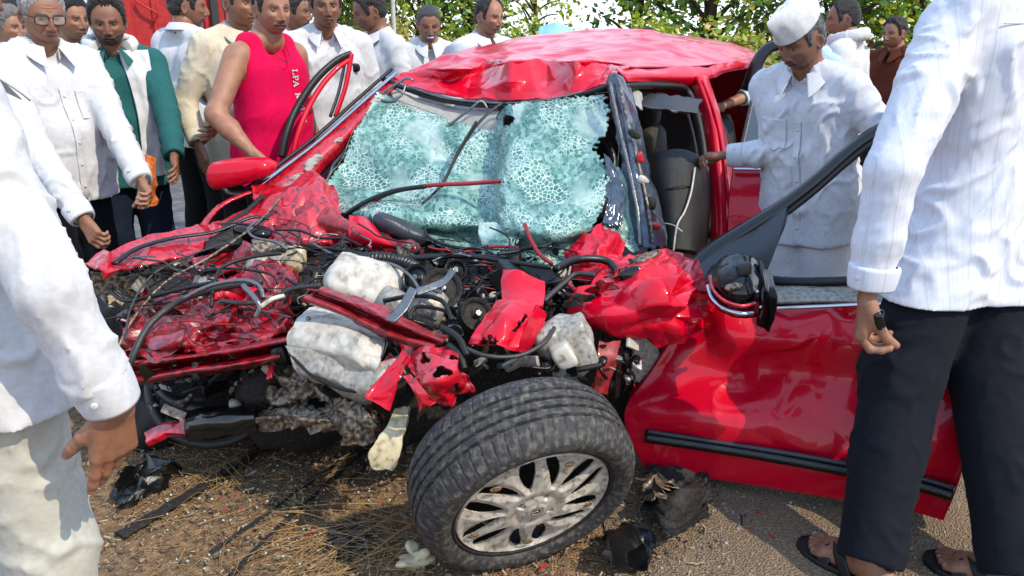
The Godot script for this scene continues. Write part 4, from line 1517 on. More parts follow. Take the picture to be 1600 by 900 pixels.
func wreck_body(c: Node3D) -> void:
	# roof, buckled and pushed down over the windscreen
	var front := rowp([
		[616, 122, 3.60, 665, 141, 3.47, 730, 155, 3.36, 798, 157, 3.24, 850, 153, 3.16, 888, 149, 3.10, 935, 136, 3.02, 962, 124, 2.97],
		[626, 116, 3.63, 690, 124, 3.50, 734, 134, 3.50, 797, 128, 3.22, 856, 126, 3.30, 898, 124, 3.10, 942, 114, 3.14, 968, 113, 3.03],
		[640, 110, 3.68, 717, 108, 3.42, 756, 108, 3.66, 798, 97, 3.28, 856, 98, 3.40, 905, 96, 3.12, 950, 98, 3.26, 985, 105, 3.10]])
	var rm := sheet(front, 70, 220, 0.022, 9.0, 0.006, 3, 0.0, true)
	var back := rowp([
		[640, 110, 3.68, 717, 108, 3.42, 756, 108, 3.66, 798, 97, 3.28, 856, 98, 3.40, 905, 96, 3.12, 950, 98, 3.26, 985, 105, 3.10],
		[662, 101, 3.80, 722, 97, 3.70, 770, 93, 3.76, 816, 88, 3.60, 870, 88, 3.62, 920, 90, 3.40, 964, 94, 3.38, 1012, 105, 3.20],
		[700, 88, 4.00, 752, 82, 4.02, 806, 78, 3.90, 856, 72, 3.92, 910, 74, 3.78, 966, 78, 3.66, 1022, 88, 3.54, 1082, 104, 3.42],
		[788, 66, 4.50, 834, 61, 4.47, 884, 59, 4.39, 936, 55, 4.29, 988, 58, 4.16, 1038, 63, 4.04, 1088, 76, 3.88, 1136, 98, 3.74],
		[868, 53, 4.90, 910, 48, 4.87, 952, 46, 4.80, 996, 48, 4.70, 1044, 54, 4.60, 1090, 61, 4.48, 1138, 71, 4.35, 1182, 90, 4.2],
		[905, 53, 5.20, 938, 51, 5.17, 972, 51, 5.10, 1010, 52, 5.02, 1052, 55, 4.94, 1096, 60, 4.85, 1144, 69, 4.7, 1188, 86, 4.55]])
	rm.join(sheet(back, 130, 170, 0.050, 2.6, 0.006, 4, 0.0, false, 0.02, null, Vector2(0.9, 0.35)))
	var roof := part("roof", mesh(rm, false, 0.25), mats.paint, c, "buckled red roof, folded down over the windscreen")
	part("roof_edge", mesh(tube(pts([596, 122, 3.60, 640, 141, 3.54, 690, 156, 3.45, 745, 164, 3.35, 800, 165, 3.25, 855, 160, 3.14, 910, 148, 3.05, 962, 130, 2.96]), 0.017, 0.015, 10, 8, 0.7, 0.1)), mats.black_seal, roof)
	part("roof_edge", mesh(tube(pts([640, 136, 3.52, 690, 152, 3.43, 745, 159, 3.33, 800, 161, 3.23, 855, 156, 3.12, 910, 144, 3.03]), 0.006, 0.005, 8, 8)), mats.bare_metal, roof)
	part("headliner", mesh(sheet(rowp([[604, 134, 3.58, 660, 156, 3.52, 720, 170, 3.42, 780, 174, 3.30], [618, 160, 3.52, 665, 180, 3.44, 730, 194, 3.34, 776, 196, 3.26], [650, 196, 3.46, 690, 212, 3.38, 745, 222, 3.30, 770, 218, 3.28]]), 30, 40, 0.012, 8.0, 0.006, 8, 0.01)), mats.headliner, roof)
	part("sun_visor_rod", mesh(tube(pts([690, 205, 3.35, 735, 170, 3.3, 752, 158, 3.3, 762, 170, 3.3]), 0.006)), mats.bare_metal, roof)
	part("hinge", mesh(tube(pts([590, 150, 3.50, 618, 132, 3.5, 636, 122, 3.5, 646, 126, 3.5]), 0.012, 0.008, 8, 6, 0.6, 0.4)), mats.bare_metal, roof)
	part("hinge", mesh(tube(pts([596, 156, 3.46, 612, 158, 3.46, 628, 148, 3.46, 634, 130, 3.48]), 0.008, 0.006, 8, 6, 0.8, 0.4)), mats.bare_metal, roof)
	# rails over the door openings
	part("roof_rail", mesh(sheet(rowp([[962, 108, 3.05, 1030, 108, 3.24, 1085, 104, 3.43, 1112, 108, 3.52], [970, 116, 2.99, 1030, 118, 3.17, 1082, 119, 3.36, 1108, 119, 3.46], [978, 128, 3.01, 1030, 128, 3.20, 1078, 133, 3.40, 1100, 131, 3.48]]), 16, 60, 0.010, 9.0, 0.006, 4)), mats.paint, c)
	part("roof_rail", mesh(sheet(rowp([[1098, 108, 3.48, 1140, 96, 3.76, 1188, 88, 4.3], [1100, 118, 3.44, 1140, 106, 3.72, 1186, 98, 4.26], [1103, 126, 3.48, 1140, 112, 3.76, 1184, 104, 4.3]]), 14, 50, 0.008, 9.0, 0.006, 6)), mats.paint, c)
	# far windscreen pillar with its bright strip
	var ap := part("windscreen_pillar", mesh(sheet(rowp([
		[614, 118, 3.62, 560, 168, 3.46, 500, 220, 3.30, 440, 266, 3.16, 388, 302, 3.04],
		[622, 130, 3.58, 570, 180, 3.42, 512, 236, 3.26, 455, 284, 3.12, 405, 318, 3.00],
		[612, 150, 3.60, 572, 192, 3.46, 520, 250, 3.30, 470, 300, 3.16, 430, 340, 3.04]]), 24, 90, 0.012, 9.0, 0.008, 5)), mats.worn_paint, c, "far windscreen pillar with its paint scraped off")
	part("pillar_strip", mesh(tube(pts([618, 114, 3.60, 560, 164, 3.44, 500, 217, 3.28, 440, 263, 3.13, 386, 303, 3.00]), 0.013, 0.014, 10, 8, 0.5)), mats.chrome, ap)
	part("pillar_strip", mesh(tube(pts([612, 108, 3.62, 556, 157, 3.46, 496, 211, 3.30, 436, 257, 3.15, 384, 296, 3.03]), 0.009, 0.009, 8, 8)), mats.black_seal, ap)
	for i in 8:
		var t := 0.10 + 0.8 * hash1(i * 3 + 2)
		var q := spline(pts([606, 140, 3.53, 558, 188, 3.37, 503, 238, 3.21, 453, 286, 3.07, 418, 318, 2.97]), t * 4.0) + Vector3(0, 0.02 * (hash1(i + 30) - 0.5), 0)
		var fx := Vector3(0.016 + 0.022 * hash1(i), 0.01, 0.004)
		part("paint_chip", mesh(sheet([[q - fx, q + Vector3(0.0, 0.012, 0.002), q + fx], [q + Vector3(-0.014, -0.012, 0.006), q + Vector3(0.006, -0.018 * hash1(i + 9), 0.006), q + Vector3(0.02, -0.004, 0.004)]], 10, 14, 0.006, 40.0, 0.002, 500 + i, 0.008)), mats.white_plastic, ap)
	# near windscreen pillar: torn trim, bent down and in
	var np := part("windscreen_pillar", mesh(sheet(rowp([
		[946, 124, 2.99, 962, 116, 2.94, 974, 122, 2.96, 986, 138, 3.02], [958, 180, 2.93, 972, 172, 2.88, 984, 182, 2.90, 1002, 205, 2.98],
		[970, 250, 2.86, 984, 240, 2.80, 1000, 248, 2.82, 1018, 275, 2.92], [980, 320, 2.80, 996, 318, 2.73, 1014, 322, 2.75, 1034, 335, 2.86], [985, 372, 2.75, 1006, 388, 2.68, 1022, 388, 2.70, 1042, 384, 2.80]]), 70, 26, 0.014, 7.0, 0.006, 12, 0.012)), mats.film, c, "near windscreen pillar, grey trim torn and twisted")
	part("pillar_strip", mesh(tube(pts([953, 128, 2.93, 966, 190, 2.86, 982, 260, 2.78, 996, 330, 2.71, 1000, 384, 2.68]), 0.007, 0.009, 8, 8, 1.0, 0.3)), mats.bare_metal, np)
	part("pillar_strip", mesh(tube(pts([966, 122, 2.93, 978, 180, 2.87, 996, 250, 2.79, 1012, 320, 2.72, 1020, 380, 2.68]), 0.005, 0.006, 8, 8, 1.0, 0.3)), mats.torn_metal, np)
	for i in 5:
		var q := at(984 + i * 9 + hash1(i) * 8, 210 + i * 36, 2.80 - i * 0.022)
		part("torn_scrap", mesh(lump(q, Vector3(0.03, 0.04 + 0.03 * hash1(i + 9), 0.012), Basis(Vector3.FORWARD, hash1(i) * 3.0), 0.012, 30.0, i + 60, 12, 0.3)), [mats.soot, mats.worn_paint, mats.white_plastic][i % 3], np)
	# centre pillar
	var bp := part("centre_pillar", mesh(sheet(rowp([
		[1078, 126, 3.44, 1088, 120, 3.38, 1098, 118, 3.40, 1106, 122, 3.46], [1097, 180, 3.38, 1108, 176, 3.32, 1118, 176, 3.34, 1128, 186, 3.42],
		[1108, 250, 3.30, 1120, 248, 3.24, 1132, 248, 3.26, 1142, 256, 3.36], [1112, 330, 3.22, 1126, 330, 3.16, 1140, 330, 3.19, 1152, 336, 3.3], [1110, 400, 3.16, 1126, 402, 3.09, 1146, 402, 3.13, 1162, 404, 3.26], [1104, 470, 3.12, 1124, 472, 3.05, 1148, 472, 3.09, 1168, 474, 3.22]]), 60, 24, 0.007, 8.0, 0.006, 13)), mats.paint, c)
	part("door_seal", mesh(tube(pts([976, 134, 3.03, 1028, 133, 3.20, 1070, 139, 3.38, 1088, 176, 3.35, 1100, 240, 3.27, 1104, 310, 3.19, 1098, 380, 3.11, 1084, 450, 3.04]), 0.017, 0.018, 10, 8)), mats.black_seal, bp)
	part("door_seal", mesh(tube(pts([1064, 150, 3.5, 1078, 190, 3.46, 1088, 240, 3.4, 1092, 300, 3.32]), 0.006, 0.006, 8, 8)), mats.bare_metal, bp)
	part("pillar_ridge", mesh(tube(pts([1098, 126, 3.37, 1118, 180, 3.31, 1132, 250, 3.23, 1140, 330, 3.16, 1146, 400, 3.1]), 0.008, 0.009, 8, 8)), mats.paint, bp)

func wreck_cabin(c: Node3D) -> void:
	# floor, far doors, rear bench, front seats and what is left of the dashboard
	var fl := part("cabin_floor", mesh(sheet([[car(-0.72, 0.24, 0.55), car(0.72, 0.24, 0.2)], [car(-0.72, 0.22, -0.8), car(0.72, 0.22, -0.8)], [car(-0.72, 0.3, -2.3), car(0.72, 0.3, -2.3)]], 12, 10, 0.0, 4.0, 0.02, 2)), mats.cabin, c)
	var up := CAR_L.cross(CAR_F)
	var bas := Basis(CAR_L, Vector3.UP, CAR_F)
	part("rear_seat", mesh(lump(car(0, 0.72, -1.55), Vector3(1.25, 0.62, 0.24), bas, 0.02, 5.0, 31, 40, 0.6)), mats.upholstery, c)
	part("rear_seat", mesh(lump(car(0, 0.42, -1.2), Vector3(1.25, 0.22, 0.6), bas, 0.02, 5.0, 32, 40, 0.6)), mats.upholstery, c)
	for s in [-0.36, 0.36]:
		var seat := part("front_seat", mesh(lump(car(s, 0.72, -0.62), Vector3(0.46, 0.66, 0.2), bas * Basis(Vector3.RIGHT, 0.18), 0.02, 5.0, 33, 40, 0.55)), mats.upholstery, c)
		part("seat_cushion", mesh(lump(car(s, 0.42, -0.3), Vector3(0.48, 0.2, 0.5), bas, 0.02, 5.0, 34, 36, 0.55)), mats.upholstery, seat)
		part("head_rest", mesh(lump(car(s, 1.06, -0.72), Vector3(0.26, 0.16, 0.1), bas, 0.01, 8.0, 35, 28, 0.5)), mats.upholstery, seat)
	# the near seat, shoved against the doorway
	var ns := part("shoved_seat", mesh(sheet(rowp([
		[1008, 262, 3.16, 1030, 244, 3.06, 1062, 238, 3.04, 1090, 250, 3.10, 1098, 268, 3.22], [1014, 300, 3.12, 1036, 290, 3.0, 1064, 288, 2.98, 1090, 296, 3.04, 1100, 310, 3.18],
		[1022, 345, 3.08, 1042, 340, 2.96, 1066, 340, 2.94, 1088, 345, 3.0, 1098, 355, 3.14], [1030, 392, 3.02, 1046, 392, 2.92, 1066, 394, 2.9, 1082, 396, 2.95, 1092, 400, 3.08]]), 40, 40, 0.010, 7.0, 0.05, 36)), mats.upholstery, c, "black leather seat back with white piping, shoved to the doorway")
	part("piping", mesh(tube(pts([1086, 262, 2.99, 1080, 300, 2.94, 1070, 330, 2.91, 1058, 352, 2.89, 1052, 392, 2.88]), 0.004)), mats.white_plastic, ns)
	part("piping", mesh(tube(pts([1012, 345, 3.02, 1030, 348, 2.95, 1052, 352, 2.9, 1066, 362, 2.88]), 0.003)), mats.white_plastic, ns)
	part("seam", mesh(tube(pts([1012, 300, 3.06, 1040, 296, 2.96, 1070, 290, 2.94, 1094, 296, 3.02]), 0.003)), mats.soot, ns)
	part("dashboard", mesh(lump(car(-0.05, 0.64, 0.18), Vector3(1.2, 0.30, 0.36), bas, 0.06, 3.0, 37, 40, 0.6)), mats.cabin, c)
	part("dashboard", mesh(lump(car(0.35, 0.74, 0.0), Vector3(0.45, 0.24, 0.24), bas, 0.06, 4.0, 38, 32, 0.4)), mats.grey_plastic, c)
	part("steering_wheel", mesh(torus(car(0.34, 0.84, -0.16), (CAR_F + Vector3.UP * 0.5).normalized(), 0.18, 0.014)), mats.black_plastic, c)
	part("sun_visor", mesh(sheet(rowp([[990, 142, 3.2, 1050, 150, 3.2, 1096, 156, 3.25], [1000, 168, 3.15, 1046, 174, 3.15, 1088, 180, 3.2]]), 10, 24, 0.006, 9.0, 0.012, 39, 0.01)), mats.grey_plastic, c)
	part("airbag", mesh(sheet(rowp([[984, 140, 3.1, 1000, 142, 3.1], [988, 160, 3.08, 1003, 158, 3.08], [1000, 172, 3.06, 1004, 172, 3.06]]), 14, 10, 0.01, 14.0, 0.006, 40, 0.01)), mats.headliner, c)
	for i in 14:
		var q := car(-0.3 + hash1(i) * 1.0, 0.55 + hash1(i + 20) * 0.45, -0.1 - hash1(i + 40) * 0.9)
		part("cabin_scrap", mesh(lump(q, Vector3(0.05, 0.05, 0.05) * (0.7 + hash1(i + 7)), Basis(Vector3(1, 1, 0).normalized(), hash1(i) * 5.0), 0.02, 20.0, i, 12, 0.3)), [mats.grey_plastic, mats.headliner, mats.soot, mats.bare_metal][i % 4], c)

func wreck_glass(c: Node3D) -> void:
	var hole := {}
	for i in 200:
		for j in 270:
			var a := float(i) / 200 * 6.0
			var b := float(j) / 270 * 6.0
			var w := nz.get_noise_2d(a * 6.0, b * 6.0) * 0.10
			if Vector2((a - 0.62) / 0.16, (b - 3.72) / 0.27).length() < 1.0 + w * 2.0: hole[Vector2i(i, j)] = true
			if b > 5.72 + w * 0.9 - 0.30 * exp(-pow((a - 1.55) / 0.42, 2.0)) : hole[Vector2i(i, j)] = true
			if a < 0.05 + absf(w) * 1.4: hole[Vector2i(i, j)] = true
			if b < 0.05 + absf(w) * 0.8: hole[Vector2i(i, j)] = true
			if a > 5.92 - absf(w) * 3.5: hole[Vector2i(i, j)] = true
			if Vector2((a - 0.25) / 0.06, (b - 1.0) / 0.05).length() < 1.0: hole[Vector2i(i, j)] = true
	smooth_sheet = true
	var m := sheet(rowp([
		[588, 142, 3.52, 645, 170, 3.47, 708, 188, 3.41, 766, 176, 3.34, 800, 160, 3.20, 880, 152, 3.08, 960, 142, 2.98],
		[562, 190, 3.38, 625, 205, 3.37, 695, 216, 3.29, 764, 215, 3.24, 806, 205, 3.05, 890, 200, 2.99, 966, 198, 2.90],
		[538, 235, 3.30, 610, 246, 3.22, 690, 256, 3.20, 768, 262, 3.10, 798, 260, 2.88, 890, 255, 2.86, 966, 258, 2.80],
		[508, 285, 3.17, 600, 296, 3.14, 690, 300, 3.03, 768, 308, 2.98, 792, 310, 2.74, 882, 312, 2.70, 958, 315, 2.71],
		[494, 325, 3.02, 590, 338, 2.90, 680, 346, 2.84, 766, 352, 2.78, 796, 356, 2.60, 872, 362, 2.52, 938, 350, 2.60],
		[506, 338, 3.10, 600, 352, 3.02, 688, 362, 2.94, 766, 370, 2.86, 802, 378, 2.68, 870, 388, 2.60, 925, 370, 2.62],
		[540, 350, 2.98, 620, 368, 2.84, 700, 386, 2.75, 768, 394, 2.70, 815, 404, 2.55, 864, 422, 2.48, 908, 394, 2.54]]), 200, 270, 0.060, 1.9, 0.005, 17, 0.0, false, 0.0, hole)
	for i in m.uv.size(): m.uv[i] *= Vector2(1.5, 1.02)
	var w := part("windscreen", mesh(m), mats.cracked, c, "shattered blue green windscreen hanging in a crumpled sheet")
	var fl := sheet(rowp([[748, 345, 2.72, 790, 350, 2.66, 812, 360, 2.62], [750, 375, 2.66, 780, 385, 2.58, 806, 388, 2.56], [752, 396, 2.6, 775, 402, 2.54, 800, 404, 2.52]]), 26, 26, 0.02, 8.0, 0.004, 18, 0.014)
	for i in fl.uv.size(): fl.uv[i] *= 0.2
	part("glass_flap", mesh(fl), mats.cracked, w)
	var f2 := sheet(rowp([[948, 250, 2.84, 968, 262, 2.84], [952, 300, 2.78, 985, 318, 2.78], [944, 350, 2.70, 992, 372, 2.72], [960, 385, 2.66, 1000, 392, 2.68]]), 40, 24, 0.03, 7.0, 0.004, 19, 0.014)
	for i in f2.uv.size(): f2.uv[i] = f2.uv[i] * Vector2(0.16, 0.4) + Vector2(0.3, 0.1)
	part("glass_flap", mesh(f2), mats.cracked, w)
	part("film_flap", mesh(sheet(rowp([[944, 245, 2.82, 966, 268, 2.80], [948, 300, 2.76, 974, 310, 2.76], [940, 352, 2.68, 968, 360, 2.70]]), 30, 18, 0.03, 7.0, 0.003, 20, 0.014)), mats.film, w)
	smooth_sheet = false
	# wiper arms
	var wp := part("wiper_arm", mesh(tube(pts([690, 292, 2.98, 716, 240, 3.06, 748, 192, 3.16, 780, 164, 3.22, 792, 162, 3.22]), 0.008, 0.007, 8, 8, 0.7)), mats.black_plastic, c)
	part("wiper_blade", mesh(tube(pts([660, 318, 2.92, 690, 288, 2.97, 716, 236, 3.05, 744, 190, 3.15]), 0.005, 0.005, 8, 8)), mats.black_seal, wp)
	part("wiper_arm", mesh(tube(pts([555, 330, 2.98, 610, 302, 2.96, 670, 290, 2.93, 730, 287, 2.88, 780, 283, 2.82]), 0.011, 0.012, 10, 8, 0.7)), mats.red_wire, c)
	part("wiper_arm", mesh(tube(pts([520, 352, 2.95, 560, 322, 2.93, 610, 300, 2.925, 665, 291, 2.90]), 0.013, 0.012, 10, 8, 0.8)), mats.black_plastic, c)

func wreck_far_side(c: Node3D) -> void:
	# the side away from the lens, the tail and the sills
	part("body_side", mesh(sheet([[car(-0.8, 0.88, 0.45), car(-0.82, 0.88, -0.6), car(-0.82, 0.92, -1.7), car(-0.72, 0.95, -2.45)], [car(-0.88, 0.6, 0.45), car(-0.9, 0.6, -0.6), car(-0.9, 0.62, -1.7), car(-0.78, 0.65, -2.55)], [car(-0.84, 0.22, 0.45), car(-0.86, 0.22, -0.6), car(-0.86, 0.24, -1.7), car(-0.74, 0.3, -2.5)]], 30, 60, 0.012, 3.0, 0.02, 61)), mats.paint, c)
	part("body_side", mesh(sheet([[car(0.82, 0.9, -1.5), car(0.82, 0.92, -1.9), car(0.72, 0.95, -2.45)], [car(0.9, 0.62, -1.5), car(0.9, 0.62, -1.9), car(0.78, 0.65, -2.55)], [car(0.86, 0.24, -1.5), car(0.86, 0.24, -1.9), car(0.74, 0.3, -2.5)]], 30, 40, 0.01, 3.0, 0.02, 62)), mats.paint, c)
	part("tailgate", mesh(sheet([[car(-0.55, 1.28, -1.95), car(0, 1.34, -1.98), car(0.55, 1.28, -1.95)], [car(-0.72, 0.95, -2.42), car(0, 0.97, -2.5), car(0.72, 0.95, -2.42)], [car(-0.76, 0.62, -2.55), car(0, 0.62, -2.64), car(0.76, 0.62, -2.55)], [car(-0.74, 0.3, -2.5), car(0, 0.3, -2.58), car(0.74, 0.3, -2.5)]], 40, 40, 0.008, 3.0, 0.02, 63)), mats.paint, c)
	for s in [-1.0, 1.0]:
		part("rear_pillar", mesh(sheet([[car(0.58 * s, 1.30, -1.75), car(0.56 * s, 1.28, -1.98)], [car(0.82 * s, 0.92, -1.75), car(0.72 * s, 0.95, -2.42)]], 20, 20, 0.004, 4.0, 0.03, 64)), mats.paint, c)
		part("sill", mesh(bar(car(0.8 * s, 0.2, 0.2), car(0.8 * s, 0.22, -1.6), 0.14, 0.12, 0.02)), mats.worn_paint, c)
		var t := part("rear_tyre", mesh(torus(car(0.74 * s, 0.31, -1.85), CAR_L, 0.235, 0.08, 48, 14)), mats.rubber, c)
		part("rear_rim", mesh(lathe([[0.0, 0.05], [0.05, 0.055], [0.17, 0.035], [0.185, 0.05]], 40).move(Transform3D(Basis(CAR_F, CAR_L * s, CAR_F.cross(CAR_L * s)), car(0.76 * s, 0.31, -1.85)))), mats.bare_metal, t)
	# far front door swung out: only its window frame rises behind the pillar
	var fd := part("far_door_frame", mesh(tube(pts([440, 246, 3.30, 449, 205, 3.30, 466, 165, 3.33, 494, 124, 3.37, 524, 96, 3.42, 548, 84, 3.46]), 0.022, 0.018, 12, 8, 0.8)), mats.black_seal, c, "black window frame of the far front door")
	part("frame_inner", mesh(tube(pts([458, 244, 3.31, 466, 208, 3.31, 481, 170, 3.34, 504, 132, 3.38, 528, 106, 3.42, 548, 92, 3.46]), 0.013, 0.012, 10, 8)), mats.paint, fd)
	part("frame_post", mesh(tube(pts([549, 84, 3.46, 545, 110, 3.46, 538, 142, 3.45, 524, 182, 3.43]), 0.020, 0.016, 10, 8, 0.6)), mats.paint, fd)
	part("frame_post", mesh(tube(pts([540, 92, 3.45, 535, 118, 3.45, 528, 148, 3.44, 516, 182, 3.42]), 0.012, 0.012, 10, 8, 0.6)), mats.grey_plastic, fd)
	part("far_door", mesh(sheet(rowp([[420, 252, 3.32, 480, 250, 3.36, 560, 190, 3.6], [410, 330, 3.3, 480, 330, 3.34, 560, 300, 3.6], [415, 400, 3.3, 480, 400, 3.34, 560, 380, 3.6]]), 20, 20, 0.01, 4.0, 0.06, 66)), mats.paint, c)
	# its red mirror
	var mr := lump(at(378, 272, 3.02), Vector3(0.29, 0.125, 0.15), Basis(Vector3.BACK, 0.06), 0.003, 5.0, 67, 40, 0.34)
	for i in mr.v.size():
		var q := mr.v[i] - at(378, 272, 3.02)
		var t := clampf((q.x + 0.145) / 0.29, 0.0, 1.0)
		q.y = q.y * lerpf(1.05, 0.62, t) + 0.030 * t + (-0.012 if q.y < 0.0 else 0.0) * (1.0 - t)
		mr.v[i] = q + at(378, 272, 3.02)
	var mo := part("wing_mirror", mesh(mr), mats.paint, c, "red wing mirror still whole on the far side")
	part("mirror_foot", mesh(tube(pts([352, 292, 3.0, 362, 302, 3.0, 400, 300, 3.02, 424, 292, 3.04]), 0.018, 0.02, 10, 6, 0.6)), mats.black_plastic, mo)
	part("inner_panel", mesh(sheet(rowp([[596, 160, 3.56, 560, 200, 3.44, 520, 262, 3.24], [575, 180, 3.6, 530, 240, 3.4, 485, 318, 3.16], [560, 200, 3.66, 500, 270, 3.44, 450, 330, 3.2]]), 24, 24, 0.02, 6.0, 0.01, 68)), mats.grey_plastic, c)

func wreck_bay(c: Node3D) -> void:
	# wing and bonnet remains on the far side
	var wing := part("front_wing", mesh(sheet(rowp([
		[133, 416, 2.46, 205, 388, 2.60, 290, 362, 2.74, 360, 338, 2.88, 420, 318, 2.98],
		[150, 424, 2.40, 215, 402, 2.54, 300, 378, 2.68, 370, 356, 2.80, 440, 345, 2.88],
		[160, 432, 2.42, 228, 412, 2.52, 306, 392, 2.64, 368, 366, 2.76, 436, 356, 2.86]]), 80, 150, 0.050, 8.0, 0.006, 21, 0.006), false, 0.6), mats.worn_paint, c, "crumpled far front wing, peeled outward")
	part("wing_strip", mesh(tube(pts([178, 412, 2.44, 215, 388, 2.52, 270, 372, 2.62, 335, 362, 2.7, 392, 340, 2.78, 420, 342, 2.8]), 0.012, 0.01, 8, 8, 0.6, 0.2)), mats.black_plastic, wing)
	part("wing_liner", mesh(sheet(rowp([[140, 424, 2.50, 210, 430, 2.56, 280, 425, 2.64], [150, 455, 2.52, 215, 462, 2.58, 285, 460, 2.66], [170, 480, 2.52, 225, 490, 2.58, 290, 490, 2.66]]), 20, 24, 0.03, 6.0, 0.006, 22)), mats.torn_metal, wing)
	part("wing_stay", mesh(tube(pts([392, 300, 3.0, 350, 318, 2.95, 325, 342, 2.88, 306, 378, 2.8, 300, 410, 2.74]), 0.016, 0.02, 8, 8, 0.5, 0.3)), mats.worn_paint, wing)
	part("wing_stay", mesh(tube(pts([410, 306, 2.96, 385, 330, 2.88, 352, 352, 2.82, 322, 376, 2.74]), 0.012, 0.012, 8, 8, 0.6, 0.4)), mats.soot, wing)
	# folded inner panels, plates and the strut tower behind the wing
	for d in [[300, 404, 2.62, 372, 392, 2.70, 310, 440, 2.52, 380, 430, 2.58, "crushed_paint", 401], [372, 398, 2.64, 430, 380, 2.72, 376, 436, 2.52, 440, 420, 2.58, "worn_paint", 402], [330, 440, 2.50, 400, 432, 2.50, 334, 470, 2.42, 404, 462, 2.42, "paint", 403], [404, 420, 2.50, 460, 405, 2.52, 400, 452, 2.40, 462, 440, 2.40, "crushed_paint", 404],
			[318, 372, 2.70, 372, 356, 2.76, 322, 392, 2.62, 380, 380, 2.66, "soot", 405], [395, 385, 2.60, 452, 372, 2.66, 392, 402, 2.54, 450, 396, 2.58, "torn_metal", 406], [232, 440, 2.50, 296, 428, 2.54, 226, 476, 2.42, 300, 470, 2.42, "soot", 407], [420, 350, 2.80, 470, 352, 2.72, 420, 384, 2.70, 474, 390, 2.62, "crushed_paint", 408]]:
		part("inner_fold", mesh(sheet(rowp([[d[0], d[1], d[2], d[3], d[4], d[5]], [d[6], d[7], d[8], d[9], d[10], d[11]]]), 40, 40, 0.05, 14.0, 0.005, d[13], 0.008), false, 0.4), mats[d[12]], c)
	var tower := part("strut_tower", mesh(lathe([[0.0, 0.03], [0.03, 0.03], [0.035, 0.02], [0.075, 0.012], [0.085, 0.0], [0.09, -0.08], [0.0, -0.08]], 36).move(Transform3D(Basis(Vector3.RIGHT, 0.35), at(436, 404, 2.60)))), mats.cast_alloy, c)
	part("tower_nut", mesh(lathe([[0.0, 0.055], [0.012, 0.055], [0.014, 0.05], [0.014, 0.02]], 6).move(Transform3D(Basis(Vector3.RIGHT, 0.35), at(436, 404, 2.60)))), mats.bare_metal, tower)
	part("canister", mesh(lump(at(408, 418, 2.56), Vector3(0.09, 0.09, 0.09), Basis(Vector3.BACK, 0.3), 0.008, 9.0, 410, 24, 0.4)), mats.cast_alloy, c)
	part("canister", mesh(lump(at(462, 405, 2.54), Vector3(0.07, 0.10, 0.07), Basis(Vector3.BACK, -0.2), 0.008, 9.0, 411, 24, 0.4)), mats.cream, c)
	part("canister", mesh(lump(at(440, 552, 2.22), Vector3(0.06, 0.07, 0.06), Basis(Vector3.BACK, 0.4), 0.004, 12.0, 413, 22, 0.3)), mats.black_plastic, c)
	part("washer_cap", mesh(lump(at(396, 361, 2.74), Vector3(0.15, 0.045, 0.10), Basis(Vector3.BACK, -0.2), 0.003, 6.0, 23, 28, 0.2)), mats.gloss_black, c)
	# foot of the far pillar
	part("pillar_foot", mesh(sheet(rowp([
		[396, 300, 3.02, 440, 286, 3.04, 490, 262, 3.10, 520, 290, 3.05], [404, 330, 2.92, 450, 316, 2.90, 495, 306, 2.92, 530, 326, 2.94],
		[424, 362, 2.84, 462, 350, 2.80, 500, 344, 2.82, 530, 358, 2.84], [440, 392, 2.78, 470, 388, 2.74, 505, 384, 2.76, 528, 384, 2.8]]), 80, 80, 0.060, 11.0, 0.006, 24, 0.006), false, 0.6), mats.worn_paint, c)
	part("scuttle", mesh(sheet(rowp([
		[436, 300, 2.98, 500, 322, 2.88, 560, 348, 2.78, 615, 372, 2.70, 655, 386, 2.66], [440, 318, 2.92, 505, 344, 2.80, 565, 366, 2.70, 620, 384, 2.63, 660, 392, 2.60], [446, 338, 2.92, 510, 366, 2.80, 570, 386, 2.70, 622, 396, 2.64, 660, 398, 2.62]]), 40, 120, 0.030, 14.0, 0.006, 25, 0.006), false, 0.6), mats.dusty_paint, c)
	part("scuttle_fold", mesh(sheet(rowp([[546, 336, 2.72, 566, 342, 2.70, 590, 360, 2.68], [544, 358, 2.66, 570, 366, 2.62, 610, 380, 2.6], [548, 380, 2.66, 575, 384, 2.63, 640, 392, 2.6]]), 24, 24, 0.02, 9.0, 0.005, 26, 0.01), false, 0.5), mats.paint, c)
	var grl := part("scuttle_grille", mesh(lump(at(625, 358, 2.74), Vector3(0.22, 0.07, 0.10), Basis(Vector3.BACK, -0.45), 0.012, 12.0, 27, 26, 0.4)), mats.grey_plastic, c)
	# crushed front panel on the far side
	var fp := part("front_panel", mesh(sheet(rowp([
		[236, 436, 2.64, 300, 428, 2.62, 352, 410, 2.66, 410, 392, 2.66, 470, 392, 2.62], [214, 470, 2.50, 290, 466, 2.44, 350, 450, 2.54, 410, 440, 2.44, 466, 430, 2.48],
		[198, 505, 2.40, 280, 498, 2.40, 345, 492, 2.30, 405, 484, 2.38, 462, 472, 2.30], [192, 535, 2.34, 276, 534, 2.26, 340, 526, 2.32, 400, 518, 2.24, 458, 505, 2.30], [190, 558, 2.32, 280, 553, 2.26, 340, 546, 2.26, 400, 538, 2.24, 455, 526, 2.24]]), 130, 150, 0.075, 13.0, 0.006, 28, 0.008), false, 0.45), mats.crushed_paint, c, "crushed red front panel with torn holes")
	var rib := []
	for k in 9:
		var t := k / 8.0
		var inn := 0.05 * sin(k * PI / 2.0 + 0.5)
		rib.append(pts([lerpf(186, 206, t), lerpf(552, 604, t), 2.34 + inn, lerpf(270, 275, t), lerpf(546, 590, t), 2.28 + inn, lerpf(360, 362, t), lerpf(532, 578, t), 2.24 + inn, lerpf(456, 436, t), lerpf(516, 564, t), 2.22 + inn]))
